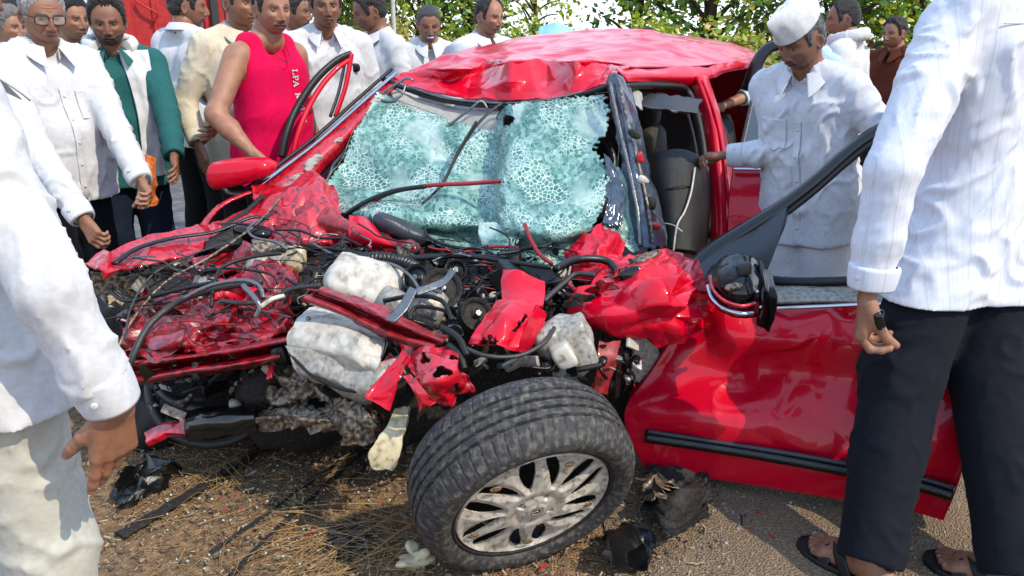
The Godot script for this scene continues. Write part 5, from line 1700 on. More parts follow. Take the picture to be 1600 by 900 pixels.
	part("cross_member", mesh(sheet(rib, 70, 110, 0.012, 12.0, 0.006, 29, 0.006), false, 0.6), mats.crushed_paint, c, "ribbed dark red cross member under the front panel")
	for i in 7:
		var q := at(215 + 240 * hash1(i), 440 + 100 * hash1(i + 30), 2.34)
		part("torn_patch", mesh(sheet([[q, q + Vector3(0.06, 0.02, 0.02)], [q + Vector3(0.01, -0.04, 0.03), q + Vector3(0.07, -0.05 * hash1(i + 4), 0.0)], [q + Vector3(0.0, -0.07, 0.0), q + Vector3(0.05, -0.08, 0.01)]], 14, 14, 0.025, 14.0, 0.004, 300 + i, 0.012), false, 0.5), [mats.worn_paint, mats.soot, mats.paint, mats.torn_metal][i % 4], fp)
	# dark mass of the engine bay
	for d in [[640, 450, 2.72, 1.15, 0.34, 0.5], [330, 500, 2.82, 0.9, 0.42, 0.5], [560, 590, 2.5, 0.8, 0.36, 0.4], [860, 520, 2.52, 0.7, 0.5, 0.34], [360, 615, 2.75, 0.8, 0.25, 0.4], [720, 560, 2.5, 0.7, 0.4, 0.3], [980, 600, 2.62, 0.34, 0.5, 0.2]]:
		part("engine_block", mesh(lump(at(d[0], d[1] + 8, d[2] + 0.11), Vector3(d[3], d[4], d[5]), Basis(Vector3.UP, 0.3), 0.10, 5.0, int(d[0]), 44, 0.6)), mats.soot, c)
	# cast and moulded parts
	var e1 := part("engine_cover", mesh(sheet(rowp([
		[484, 484, 2.26, 522, 486, 2.26, 566, 506, 2.20, 600, 530, 2.16], [462, 506, 2.16, 515, 506, 2.14, 562, 524, 2.08, 598, 548, 2.06], [450, 534, 2.12, 508, 540, 2.08, 560, 556, 2.03, 592, 574, 2.02], [458, 552, 2.13, 512, 560, 2.09, 560, 580, 2.05, 588, 592, 2.05]]), 70, 70, 0.016, 13.0, 0.02, 41, 0.004), false, 0.22), mats.white_plastic, c, "white engine cover smeared with dirt")
	part("cover_skirt", mesh(sheet(rowp([[448, 540, 2.12, 505, 552, 2.08, 560, 575, 2.04, 596, 570, 2.05, 640, 545, 2.10], [465, 575, 2.10, 515, 592, 2.05, 562, 608, 2.02, 602, 598, 2.03, 636, 580, 2.10], [495, 592, 2.14, 535, 612, 2.10, 570, 625, 2.08, 600, 615, 2.1, 626, 600, 2.14]]), 50, 70, 0.022, 14.0, 0.02, 42, 0.006)), mats.cast_alloy, e1)
	part("intake", mesh(lump(at(570, 452, 2.36), Vector3(0.26, 0.16, 0.20), Basis(Vector3.BACK, -0.3) * Basis(Vector3.RIGHT, 0.5), 0.02, 7.0, 43, 34, 0.45)), mats.white_plastic, c)
	part("intake", mesh(lump(at(620, 478, 2.28), Vector3(0.12, 0.08, 0.10), Basis(Vector3.BACK, -0.5), 0.014, 9.0, 44, 26, 0.5)), mats.cast_alloy, c)
	var bm := []
	for k in 7:
		var t := k / 6.0
		var o := 0.030 * sin(k * PI / 1.5 + 1.0)
		bm.append(pts([lerpf(505, 470, t), lerpf(446, 470, t), 2.14 + o, lerpf(566, 536, t), lerpf(468, 496, t), 2.10 + o, lerpf(630, 600, t), lerpf(496, 526, t), 2.06 + o, lerpf(700, 672, t), lerpf(528, 546, t), 2.02 + o]))
	part("front_beam", mesh(sheet(bm, 50, 120, 0.010, 14.0, 0.006, 45, 0.004), false, 0.6), mats.dusty_paint, c, "scratched red beam lying across the engine")
	part("strap", mesh(sheet(rowp([[640, 448, 2.06, 652, 454, 2.05], [622, 478, 2.02, 636, 484, 2.01], [602, 500, 2.0, 616, 504, 1.99]]), 14, 6, 0.003, 9.0, 0.004, 46)), mats.bare_metal, c)
	part("strap", mesh(sheet(rowp([[648, 452, 2.08, 652, 462, 2.07], [690, 436, 2.12, 694, 446, 2.11], [704, 418, 2.2, 712, 426, 2.2]]), 14, 6, 0.003, 9.0, 0.004, 47)), mats.bare_metal, c)
	# recognisable running gear: pulleys, a finned generator, bellows, a ring low down on the far side
	for d in [[690, 452, 2.24, 0.062, 0.3], [652, 436, 2.32, 0.045, -0.2], [742, 492, 2.16, 0.050, 0.5], [712, 424, 2.36, 0.036, 0.1]]:
		var pb := Basis(Vector3.UP, d[4]) * Basis(Vector3.RIGHT, 1.05)
		var pl := part("pulley", mesh(lathe([[0.0, 0.018], [0.012, 0.018], [0.016, 0.010], [d[3] * 0.72, 0.006], [d[3] * 0.80, 0.016], [d[3], 0.018], [d[3] * 0.90, 0.008], [d[3], 0.0], [d[3] * 0.90, -0.008], [d[3], -0.018], [0.0, -0.018]], 36).move(Transform3D(pb, at(d[0], d[1], d[2]))), false, 0.6), mats.soot if d[3] > 0.048 else mats.black_plastic, c)
		part("pulley_bolt", mesh(lathe([[0.0, 0.03], [0.009, 0.03], [0.010, 0.026], [0.010, 0.012]], 6).move(Transform3D(pb, at(d[0], d[1], d[2]))), true), mats.bare_metal, pl)
	var gen := part("generator", mesh(lathe([[0.0, 0.05], [0.03, 0.05], [0.05, 0.042], [0.058, 0.02], [0.058, -0.03], [0.045, -0.05], [0.0, -0.052]], 30).move(Transform3D(Basis(Vector3.BACK, 1.2) * Basis(Vector3.UP, 0.4), at(668, 480, 2.18))), false, 0.6), mats.cast_alloy, c)
	for i in 12:
		var ga := TAU * i / 12.0
		part("cooling_fin", mesh(bevel_box(Vector3(0.005, 0.05, 0.012), 0.001).move(Transform3D(Basis(Vector3.BACK, 1.2) * Basis(Vector3.UP, 0.4) * Basis(Vector3.UP, -ga), at(668, 480, 2.18)).translated_local(Vector3(0.06, 0, 0)))), mats.bare_metal, gen)
	var bel := []
	for i in 60:
		bel.append(spline(pts([556, 412, 2.44, 590, 404, 2.42, 628, 410, 2.40, 655, 422, 2.36]), i / 59.0 * 3.0))
	var bm2 := tube(bel, 0.026, 0.024, 14, 2)
	for i in bm2.v.size():
		var ri := i / 14
		if ri < 119: bm2.v[i] = bm2.v[i].lerp(bel[mini(ri / 2, 59)], 0.22 * (0.5 + 0.5 * sin(ri * 1.05)))
	part("bellows", mesh(bm2), mats.black_plastic, c)
	part("battery", mesh(bevel_box(Vector3(0.20, 0.13, 0.13), 0.008).move(Transform3D(Basis.from_euler(Vector3(0.3, 0.5, -0.25)), at(820, 450, 2.42)))), mats.black_plastic, c)
	part("ring", mesh(torus(at(336, 596, 2.62), Vector3(0.15, 0.55, 0.8).normalized(), 0.22, 0.018, 48, 10)), mats.hose_grey, c, "grey ring low under the crushed front panel")
	for i in 5:
		part("bolt", mesh(lathe([[0.0, 0.008], [0.006, 0.008], [0.0075, 0.005], [0.0075, 0.0]], 6).move(Transform3D(Basis(Vector3.RIGHT, 0.7), at(482 + i * 24, 498 + i * 8 + 6 * (i % 2), 2.145 - i * 0.018))), true), mats.bare_metal, e1)
	# torn red bracket above the wheel
	var punched := {}
	for i in 80:
		for j in 80:
			for d in [[18, 22, 5], [24, 52, 4], [40, 34, 6], [44, 62, 5], [60, 46, 5], [62, 20, 3], [12, 66, 3]]:
				if Vector2(i - d[0], (j - d[1]) * 0.9).length() < d[2] * (1.0 + 0.3 * sin(atan2(i - d[0], j - d[1]) * 3.0)): punched[Vector2i(i, j)] = true
	var br := part("bracket", mesh(sheet(rowp([[636, 546, 2.00, 664, 540, 1.98, 698, 536, 1.98, 716, 548, 1.99], [640, 572, 1.94, 672, 570, 1.90, 706, 566, 1.93, 726, 575, 1.96], [650, 600, 1.92, 680, 600, 1.88, 715, 596, 1.92, 738, 600, 1.96], [664, 622, 1.95, 690, 632, 1.92, 716, 628, 1.94, 736, 612, 1.97]]), 80, 80, 0.036, 20.0, 0.006, 48, 0.006, false, 0.0, punched), false, 0.5), mats.worn_paint, c, "torn red bracket with punched holes above the wheel")
	part("bracket_flap", mesh(sheet(rowp([[630, 546, 1.99, 642, 556, 1.95], [600, 580, 1.95, 626, 592, 1.92], [572, 620, 1.93, 610, 640, 1.92]]), 50, 30, 0.024, 18.0, 0.006, 49, 0.004), false, 0.5), mats.paint, br)
	part("bracket_flap", mesh(sheet(rowp([[632, 590, 1.90, 642, 586, 1.90], [646, 610, 1.88, 664, 612, 1.88], [656, 640, 1.89, 680, 628, 1.89]]), 30, 16, 0.02, 10.0, 0.006, 50, 0.008), false, 0.5), mats.worn_paint, br)
	# folded red box
	var bx := part("folded_box", mesh(sheet(rowp([[786, 420, 2.24, 818, 426, 2.22, 852, 440, 2.22], [784, 446, 2.22, 816, 450, 2.18, 850, 460, 2.20], [786, 472, 2.16, 815, 474, 2.12, 846, 482, 2.14]]), 40, 40, 0.014, 16.0, 0.006, 53), false, 0.5), mats.paint, c, "folded bright red panel standing in the engine bay")
	var notch := {}
	for i in 60:
		for j in 60:
			var nw := 5.0 * nz.get_noise_2d(i * 0.15, j * 0.15)
			if i > 48 + nw and absf(j - 24) < 10.0 + nw * 0.6 - (59 - i) * 0.2: notch[Vector2i(i, j)] = true
			if absf(j - 50 + (i - 26) * 0.25) < 2.5 + nw * 0.5 and i > 18 and i < 40: notch[Vector2i(i, j)] = true
	part("box_lid", mesh(sheet(rowp([[776, 474, 2.10, 806, 470, 2.08, 838, 476, 2.08], [752, 504, 2.02, 786, 502, 1.98, 824, 506, 2.0], [730, 536, 1.98, 768, 540, 1.94, 806, 548, 1.97]]), 60, 60, 0.020, 16.0, 0.006, 54, 0.003, false, 0.0, notch), false, 0.5), mats.paint, bx)
	part("box_side", mesh(sheet(rowp([[838, 476, 2.08, 852, 492, 2.12], [824, 506, 2.0, 842, 522, 2.06], [804, 548, 1.97, 822, 552, 2.04]]), 26, 14, 0.005, 6.0, 0.006, 55), false, 0.5), mats.paint, bx)
	# lamp remains, struts and plates by the wheel
	part("lamp_housing", mesh(lump(at(888, 540, 2.1), Vector3(0.16, 0.16, 0.12), Basis(Vector3.BACK, 0.4), 0.028, 16.0, 58, 44, 0.6)), mats.cast_alloy, c)
	part("lamp_housing", mesh(lump(at(880, 555, 2.04), Vector3(0.06, 0.07, 0.05), Basis(Vector3.BACK, 0.5), 0.010, 20.0, 59, 36, 0.75)), mats.white_plastic, c)
	part("strut", mesh(sheet(rowp([[938, 535, 2.14, 968, 532, 2.16], [932, 565, 2.12, 962, 562, 2.14], [928, 610, 2.14, 948, 616, 2.16]]), 24, 14, 0.014, 9.0, 0.008, 70, 0.006), false, 0.5), mats.dusty_paint, c)
	part("plate", mesh(sheet(rowp([[990, 522, 2.44, 1030, 518, 2.46], [985, 555, 2.42, 1024, 560, 2.46], [984, 592, 2.44, 1004, 590, 2.46]]), 24, 18, 0.014, 9.0, 0.006, 71, 0.01)), mats.cast_alloy, c)
	part("strut", mesh(bar(at(960, 540, 2.3), at(955, 620, 2.34), 0.05, 0.04, 0.01)), mats.black_plastic, c)
	# below: bumper beam, torn crash beam and a cream bracket that hangs to the ground
	var bb := part("bumper_beam", mesh(sheet(rowp([[296, 652, 2.44, 330, 642, 2.40, 372, 640, 2.36, 402, 642, 2.32], [296, 664, 2.38, 330, 656, 2.34, 372, 652, 2.30, 404, 652, 2.26], [300, 690, 2.38, 332, 684, 2.34, 374, 678, 2.30, 404, 670, 2.28]]), 24, 50, 0.012, 9.0, 0.03, 72, 0.006)), mats.gloss_black, c)
	part("beam_slot", mesh(lump(at(338, 667, 2.315), Vector3(0.018, 0.03, 0.01), Basis(), 0.001, 9.0, 73, 14, 0.3)), mats.soot, bb)
	part("beam_slot", mesh(lump(at(358, 666, 2.31), Vector3(0.03, 0.04, 0.012), Basis(), 0.002, 9.0, 74, 14, 0.5)), mats.torn_metal, bb)
	part("beam_end", mesh(sheet(rowp([[228, 680, 2.46, 262, 662, 2.46, 300, 656, 2.42], [232, 694, 2.42, 265, 680, 2.42, 302, 682, 2.38]]), 14, 30, 0.014, 9.0, 0.02, 75, 0.006)), mats.worn_paint, bb)
	part("crash_beam", mesh(sheet(rowp([[400, 646, 2.34, 450, 636, 2.26, 505, 640, 2.18, 550, 636, 2.12, 592, 648, 2.08], [402, 658, 2.26, 452, 650, 2.18, 508, 656, 2.10, 556, 660, 2.05, 590, 668, 2.04], [405, 672, 2.30, 455, 668, 2.22, 510, 676, 2.14, 556, 690, 2.08, 584, 690, 2.06]]), 60, 140, 0.06, 16.0, 0.006, 76, 0.008), false, 0.5), mats.torn_metal, c, "torn pale metal crash beam crumpled like paper")
	part("torn_end", mesh(sheet(rowp([[440, 580, 2.30, 464, 574, 2.24, 486, 590, 2.24], [432, 604, 2.26, 462, 604, 2.18, 494, 612, 2.18], [446, 630, 2.28, 470, 634, 2.22, 490, 632, 2.22]]), 60, 60, 0.07, 24.0, 0.006, 77, 0.014), false, 0.4), mats.torn_metal, c)
	part("torn_end", mesh(sheet(rowp([[480, 596, 2.20, 516, 612, 2.14, 560, 630, 2.10], [486, 618, 2.16, 520, 630, 2.08, 556, 646, 2.05]]), 40, 60, 0.06, 22.0, 0.006, 78, 0.014), false, 0.4), mats.torn_metal, c)
	part("hanging_bracket", mesh(sheet(rowp([[618, 642, 2.06, 640, 636, 2.06], [604, 668, 2.0, 634, 662, 2.0], [578, 704, 1.98, 626, 712, 1.98], [582, 730, 1.99, 614, 735, 1.99]]), 40, 24, 0.006, 5.0, 0.012, 79, 0.006)), mats.cream, c, "cream coloured bracket hanging down to the straw")
	# hoses and pipes that can be told apart
	for d in [
		[[236, 594, 2.60, 262, 622, 2.54, 310, 640, 2.50, 365, 638, 2.46, 410, 614, 2.44, 440, 588, 2.40], 0.020, "hose_grey"],
		[[170, 452, 2.5, 196, 470, 2.4, 240, 462, 2.38, 300, 448, 2.36, 340, 440, 2.36], 0.010, "wire_black"],
		[[198, 596, 2.28, 206, 560, 2.26, 232, 510, 2.30, 268, 478, 2.34, 300, 462, 2.34, 352, 448, 2.32, 410, 440, 2.32], 0.016, "hose_grey"],
		[[288, 466, 2.30, 330, 446, 2.28, 378, 438, 2.26, 404, 446, 2.24, 412, 466, 2.22], 0.010, "bare_metal"],
		[[345, 470, 2.26, 380, 474, 2.24, 420, 470, 2.22, 455, 452, 2.22, 500, 446, 2.2], 0.010, "hose_grey"],
		[[380, 446, 2.22, 398, 466, 2.18, 406, 480, 2.17, 400, 496, 2.17], 0.012, "bare_metal"],
		[[404, 482, 2.17, 424, 468, 2.18, 444, 462, 2.2], 0.010, "white_plastic"],
		[[446, 300, 2.95, 400, 350, 2.7, 330, 400, 2.52, 260, 440, 2.42, 214, 490, 2.34, 186, 540, 2.28, 180, 570, 2.28], 0.006, "torn_metal"],
		[[430, 330, 2.88, 370, 372, 2.66, 300, 398, 2.52, 238, 430, 2.42, 205, 480, 2.34, 196, 530, 2.28], 0.005, "hose_grey"],
		[[330, 480, 2.3, 336, 440, 2.34, 350, 416, 2.4, 392, 402, 2.44, 440, 396, 2.46], 0.009, "wire_black"],
		[[700, 540, 1.98, 718, 556, 1.96, 726, 578, 1.94], 0.016, "wire_black"],
		[[690, 512, 2.02, 716, 528, 1.98, 730, 556, 1.95], 0.014, "wire_black"],
		[[722, 542, 1.97, 760, 556, 1.94, 810, 556, 1.96, 850, 536, 2.0, 866, 512, 2.05], 0.009, "hose_grey"],
		[[540, 414, 2.4, 600, 410, 2.38, 640, 430, 2.3, 664, 470, 2.2, 680, 500, 2.1], 0.008, "bare_metal"],
		[[600, 470, 2.16, 650, 462, 2.12, 690, 470, 2.1, 706, 500, 2.06], 0.010, "wire_black"],
		[[640, 500, 2.1, 650, 480, 2.12, 690, 484, 2.1, 712, 500, 2.08], 0.008, "wire_black"],
		[[380, 590, 2.4, 420, 560, 2.3, 455, 545, 2.2], 0.008, "wire_black"],
		[[452, 552, 2.10, 490, 588, 2.06, 545, 610, 2.02, 600, 608, 2.02, 650, 580, 2.0], 0.007, "wire_black"],
		[[596, 560, 2.03, 604, 540, 2.04, 606, 520, 2.06], 0.004, "wire_black"],
		[[868, 420, 2.26, 905, 405, 2.34, 948, 408, 2.36, 968, 430, 2.3], 0.018, "black_plastic"],
		[[850, 470, 2.2, 884, 440, 2.26, 900, 428, 2.28, 930, 430, 2.26], 0.012, "hose_grey"],
		[[868, 580, 2.1, 900, 578, 2.06, 940, 570, 2.06], 0.012, "wire_black"],
		[[510, 404, 2.5, 570, 398, 2.5, 640, 404, 2.48, 720, 400, 2.46, 800, 410, 2.4, 860, 418, 2.36], 0.012, "wire_black"],
		[[470, 382, 2.56, 540, 392, 2.54, 620, 402, 2.5, 700, 398, 2.48, 790, 402, 2.44], 0.009, "wire_black"],
		[[820, 350, 2.5, 828, 372, 2.46, 842, 396, 2.42, 862, 412, 2.38], 0.010, "red_wire"],
	]:
		part("hose" if d[1] > 0.0095 else "wire", mesh(tube(pts(d[0]), d[1] * 0.72, d[1] * 0.68, 8, 8, 1.0, 0.12)), mats[d[2]], c)

func bay_clutter(c: Node3D) -> void:
	# a tangle of loose leads over the broken parts
	for i in 130:
		var x := 440.0 + 430.0 * hash1(i * 5 + 1)
		var y := 378.0 + 130.0 * pow(hash1(i * 5 + 2), 1.4)
		if i % 5 == 0:
			x = 200.0 + 250.0 * hash1(i * 5 + 1)
			y = 395.0 + 120.0 * hash1(i * 5 + 2)
		var a := hash1(i * 5 + 3) * TAU
		var l := 30.0 + 70.0 * hash1(i * 5 + 4)
		var p := []
		var z := bay_depth(x, y) - 0.02 - 0.10 * hash1(i * 7 + 5)
		for k in 5:
			p.append(at(x, y, z))
			a += (hash1(i * 13 + k * 3) - 0.5) * 1.7
			x += cos(a) * l * 0.4
			y += sin(a) * l * 0.16
			z = bay_depth(x, y) - 0.02 - 0.10 * hash1(i * 7 + 5) + 0.05 * (hash1(i * 11 + k) - 0.5)
		var r := 0.0016 + 0.0042 * pow(hash1(i + 900), 2.5)
		var k := hash1(i + 700)
		part("wire", mesh(tube(p, r, r, 6, 7)), mats["wire_black" if k < 0.70 else ("hose_grey" if k < 0.84 else ("bare_metal" if k < 0.94 else "red_wire"))], c)
	# small broken bits
	for g in [["soot", 420], ["cast_alloy", 120], ["worn_paint", 90], ["black_plastic", 420], ["torn_metal", 80], ["white_plastic", 30]]:
		var m := MB.new()
		for i in g[1]:
			var h: int = hash(g[0]) % 1000 + i * 17
			var x := 440.0 + 450.0 * hash1(h + 1)
			var y := 384.0 + 190.0 * hash1(h + 2)
			if i % 3 == 0:
				x = 190.0 + 280.0 * hash1(h + 1)
				y = 410.0 + 190.0 * hash1(h + 2)
			if i % 7 == 0:
				x = 830.0 + 170.0 * hash1(h + 1)
				y = 420.0 + 190.0 * hash1(h + 2)
			if i % 11 == 0:
				x = 230.0 + 390.0 * hash1(h + 1)
				y = 585.0 + 75.0 * hash1(h + 2)
			var z := bay_depth(x, y) + 0.06 - 0.12 * hash1(h + 3) + (0.09 if x < 470.0 and y > 430.0 else 0.0) + (0.22 if y > 585.0 else 0.0)
			if x > 455 and x < 600 and y > 485 and y < 590: z += 0.14
			var s := 0.009 + 0.034 * pow(hash1(h + 4), 2.0)
			var b := Basis.from_euler(Vector3(hash1(h + 5), hash1(h + 6), hash1(h + 7)) * 6.0)
			var k: int = i % 4
			if k == 0: m.join(bevel_box(Vector3(s * 2.2, s * 0.35, s * 0.9), 0.003).move(Transform3D(b, at(x, y, z))))
			elif k == 1: m.join(lump(at(x, y, z), Vector3(s * 1.6, s, s * 0.8), b, s * 0.4, 0.6 / s, h, 10, 0.5))
			elif k == 2: m.join(tube([Vector3(-s, 0, 0), Vector3(0, s * 0.6, 0), Vector3(s, 0, s * 0.5)], s * 0.18, s * 0.14, 6, 4).move(Transform3D(b, at(x, y, z))))
			else: m.join(sheet([[Vector3(-s, -s * 0.6, 0), Vector3(s, -s * 0.5, s * 0.4)], [Vector3(-s * 0.8, s * 0.6, 0), Vector3(s * 0.7, s * 0.9, 0)]], 5, 5, s * 0.5, 0.5 / s, 0.003, h).move(Transform3D(b, at(x, y, z))))
		stuff(part("broken_bits", mesh(m, false, 0.7), mats[g[0]], c))

func wreck_right(c: Node3D) -> void:
	# near wing, crumpled like foil, and what is folded behind it
	var w := part("near_wing", mesh(sheet(rowp([
		[968, 402, 2.46, 1005, 396, 2.44, 1052, 388, 2.44, 1082, 410, 2.42, 1104, 440, 2.42, 1112, 455, 2.44],
		[936, 432, 2.34, 980, 420, 2.26, 1036, 420, 2.24, 1078, 436, 2.24, 1102, 458, 2.32, 1114, 470, 2.42],
		[900, 456, 2.26, 952, 452, 2.20, 1022, 452, 2.10, 1074, 462, 2.16, 1102, 474, 2.30, 1112, 482, 2.42],
		[890, 476, 2.26, 945, 484, 2.14, 1018, 486, 2.08, 1070, 488, 2.16, 1100, 490, 2.30, 1108, 492, 2.42],
		[900, 500, 2.28, 950, 512, 2.16, 1016, 518, 2.11, 1064, 512, 2.18, 1094, 502, 2.32, 1100, 500, 2.42],
		[930, 514, 2.36, 965, 526, 2.26, 1016, 532, 2.2, 1056, 524, 2.26, 1085, 510, 2.36, 1092, 506, 2.44]]), 150, 150, 0.050, 11.0, 0.005, 81, 0.003), false, 0.22), mats.paint, c, "near front wing balled up like foil")
	part("wing_hole", mesh(lump(at(990, 440, 2.225), Vector3(0.09, 0.10, 0.03), Basis(Vector3.BACK, 0.5), 0.014, 14.0, 82, 22, 0.2)), mats.gloss_black, w)
	part("wing_scrap", mesh(lump(at(990, 448, 2.195), Vector3(0.03, 0.034, 0.012), Basis(), 0.006, 30.0, 83, 14, 0.2)), mats.white_plastic, w)
	for d in [[905, 470, 2.17, 34, 12], [938, 450, 2.20, 30, 16], [962, 428, 2.26, 26, 14], [1004, 402, 2.36, 40, 12]]:
		var x: float = d[0]
		var y: float = d[1]
		part("wing_scrap", mesh(sheet(rowp([[x - d[3] * 0.6, y + d[4] * 0.3, d[2], x, y - d[4] * 0.5, d[2] - 0.02, x + d[3] * 0.6, y - d[4], d[2]], [x - d[3] * 0.5, y + d[4], d[2], x + 4, y + d[4] * 0.5, d[2] - 0.03, x + d[3] * 0.6, y + d[4] * 0.1, d[2]]]), 40, 50, 0.05, 26.0, 0.005, int(x), 0.012), false, 0.4), [mats.torn_metal, mats.soot, mats.crushed_paint, mats.soot][int(x) % 4], w)
	part("folded_scuttle", mesh(sheet(rowp([
		[900, 372, 2.62, 925, 358, 2.60, 950, 356, 2.60, 974, 372, 2.62], [890, 396, 2.54, 920, 390, 2.46, 952, 388, 2.46, 976, 400, 2.54], [884, 416, 2.50, 916, 418, 2.42, 950, 420, 2.42, 970, 424, 2.50], [896, 430, 2.52, 920, 434, 2.46, 948, 434, 2.46, 962, 434, 2.5]]), 80, 80, 0.05, 16.0, 0.005, 84, 0.004), false, 0.5), mats.paint, c)
	# rear door, open
	var rd := part("rear_door", mesh(sheet(rowp([
		[1146, 266, 3.16, 1200, 267, 3.10, 1260, 266, 3.04, 1330, 262, 2.98], [1140, 320, 3.10, 1196, 322, 3.03, 1260, 322, 2.97, 1330, 318, 2.92], [1138, 380, 3.10, 1194, 384, 3.04, 1260, 386, 2.98, 1330, 384, 2.93], [1140, 440, 3.12, 1196, 446, 3.06, 1260, 450, 3.0, 1330, 450, 2.96]]), 40, 50, 0.006, 4.0, 0.05, 85), false), mats.paint, c, "open red rear door with its window up")
	part("window_pane", mesh(sheet(rowp([[1186, 113, 3.32, 1262, 110, 3.26, 1335, 108, 3.2], [1152, 262, 3.15, 1262, 262, 3.05, 1332, 258, 2.98]]), 2, 2, 0.0, 4.0, 0.004, 86)), mats.pane, rd)
	part("window_frame", mesh(tube(pts([1150, 264, 3.14, 1160, 225, 3.19, 1176, 155, 3.27, 1186, 112, 3.32, 1230, 111, 3.29, 1335, 108, 3.2]), 0.010, 0.010, 8, 8, 0.7)), mats.grey_plastic, rd)
	part("window_strip", mesh(tube(pts([1146, 264, 3.11, 1200, 265, 3.05, 1260, 264, 2.99, 1330, 260, 2.93]), 0.010, 0.010, 8, 6, 0.6)), mats.chrome, rd)
	part("body_frame", mesh(tube(pts([1168, 140, 4.0, 1178, 112, 4.0, 1190, 86, 3.98, 1208, 72, 3.96, 1236, 70, 3.92, 1270, 82, 3.9]), 0.042, 0.03, 12, 8, 0.6)), mats.black_plastic, c)

func front_door(c: Node3D) -> void:
	var rows := rowp([
		[1092, 440, 2.48, 1150, 460, 2.44, 1215, 481, 2.40, 1290, 480, 2.33, 1370, 478, 2.27, 1450, 480, 2.2, 1530, 490, 2.12],
		[1062, 505, 2.45, 1130, 518, 2.38, 1205, 528, 2.35, 1290, 530, 2.27, 1370, 532, 2.21, 1450, 535, 2.15, 1534, 545, 2.07],
		[1022, 575, 2.44, 1105, 585, 2.42, 1195, 585, 2.41, 1285, 590, 2.31, 1370, 600, 2.24, 1450, 608, 2.17, 1528, 615, 2.10],
		[978, 640, 2.43, 1080, 650, 2.35, 1180, 655, 2.31, 1275, 665, 2.27, 1365, 680, 2.21, 1450, 692, 2.16, 1514, 695, 2.12],
		[988, 690, 2.43, 1085, 703, 2.39, 1180, 718, 2.34, 1275, 735, 2.28, 1365, 750, 2.23, 1445, 762, 2.19, 1492, 770, 2.15],
		[1010, 734, 2.45, 1090, 744, 2.41, 1180, 757, 2.36, 1270, 772, 2.31, 1360, 787, 2.26, 1430, 800, 2.22, 1474, 812, 2.19]])
	var d := part("front_door", mesh(sheet(rows, 170, 190, 0.055, 5.6, 0.008, 91, 0.0, false, 0.04, null, Vector2(1.15, 0.12)), false, 0.25), mats.paint, c, "dented red front door flung wide open")
	var back := []
	for r in rows:
		var line := []
		for p in r: line.append((p as Vector3) + Vector3(0.03, 0.0, -0.11))
		back.append(line)
	part("door_lining", mesh(sheet(back, 20, 24, 0.006, 4.0, 0.02, 92)), mats.cabin, d)
	for e in [0, 6]:
		var ra := []
		var rb := []
		for k in rows.size():
			ra.append((rows[k][e] as Vector3) + Vector3(0, 0, -0.004))
			rb.append(back[k][e])
		part("door_edge", mesh(sheet([ra, rb], 4, 30, 0.003, 5.0, 0.006, 93)), mats.paint, d)
	var ml := []
	for q in pts([1008, 681, 2.405, 1090, 693, 2.37, 1180, 707, 2.32, 1275, 724, 2.265, 1365, 741, 2.21, 1440, 757, 2.17, 1490, 772, 2.13]): ml.append(q)
	var md := part("moulding", mesh(tube(ml, 0.027, 0.029, 12, 10, 0.75)), mats.black_plastic, d)
	part("moulding_rib", mesh(tube(pts([1012, 674, 2.385, 1090, 686, 2.35, 1180, 700, 2.30, 1275, 716, 2.245, 1365, 733, 2.19, 1440, 748, 2.15, 1488, 762, 2.11]), 0.008, 0.008, 8, 10)), mats.grey_plastic, md)
	part("window_strip", mesh(tube(pts([1206, 482, 2.375, 1290, 478, 2.305, 1370, 475, 2.245, 1450, 477, 2.175]), 0.010, 0.010, 8, 6, 0.6)), mats.chrome, d)
	part("window_strip", mesh(tube(pts([1180, 434, 2.52, 1230, 440, 2.48, 1290, 440, 2.42, 1350, 438, 2.36, 1450, 438, 2.28]), 0.022, 0.020, 10, 6, 0.7)), mats.black_seal, d)
	part("window_well", mesh(sheet(rowp([[1190, 448, 2.50, 1290, 450, 2.42, 1450, 446, 2.28], [1200, 476, 2.42, 1290, 474, 2.36, 1450, 474, 2.24]]), 10, 30, 0.012, 8.0, 0.01, 94)), mats.cast_alloy, d)
	part("window_frame", mesh(tube(pts([1082, 420, 2.52, 1118, 388, 2.52, 1170, 356, 2.50, 1222, 324, 2.46, 1270, 288, 2.41, 1318, 246, 2.36, 1362, 212, 2.31, 1410, 190, 2.26, 1480, 178, 2.19, 1540, 200, 2.13, 1562, 300, 2.10, 1560, 470, 2.10]), 0.034, 0.026, 14, 8, 0.75)), mats.gloss_black, d)
	part("window_frame_lip", mesh(tube(pts([1120, 400, 2.50, 1172, 368, 2.48, 1226, 335, 2.44, 1274, 298, 2.39, 1322, 256, 2.34, 1366, 222, 2.29, 1412, 200, 2.24]), 0.014, 0.012, 8, 8, 0.75)), mats.black_seal, d)
	part("corner_panel", mesh(sheet(rowp([[1078, 424, 2.50, 1130, 384, 2.50, 1180, 356, 2.48, 1232, 322, 2.43], [1082, 440, 2.46, 1130, 420, 2.45, 1180, 395, 2.43, 1222, 362, 2.40], [1088, 448, 2.46, 1130, 444, 2.45, 1170, 432, 2.44, 1200, 420, 2.42]]), 24, 40, 0.004, 5.0, 0.012, 95)), mats.grey_plastic, d)
	# door mirror with its shell broken open
	var mo := part("wing_mirror", mesh(sheet(rowp([
		[1112, 418, 2.28, 1138, 402, 2.22, 1166, 400, 2.20, 1186, 414, 2.24], [1106, 440, 2.22, 1136, 436, 2.13, 1170, 432, 2.12, 1192, 440, 2.20],
		[1108, 462, 2.22, 1138, 466, 2.12, 1172, 466, 2.11, 1194, 466, 2.19], [1122, 482, 2.26, 1146, 492, 2.20, 1174, 494, 2.19, 1190, 490, 2.24]]), 40, 40, 0.008, 9.0, 0.012, 96, 0.004)), mats.gloss_black, d, "black mirror shell smashed open")
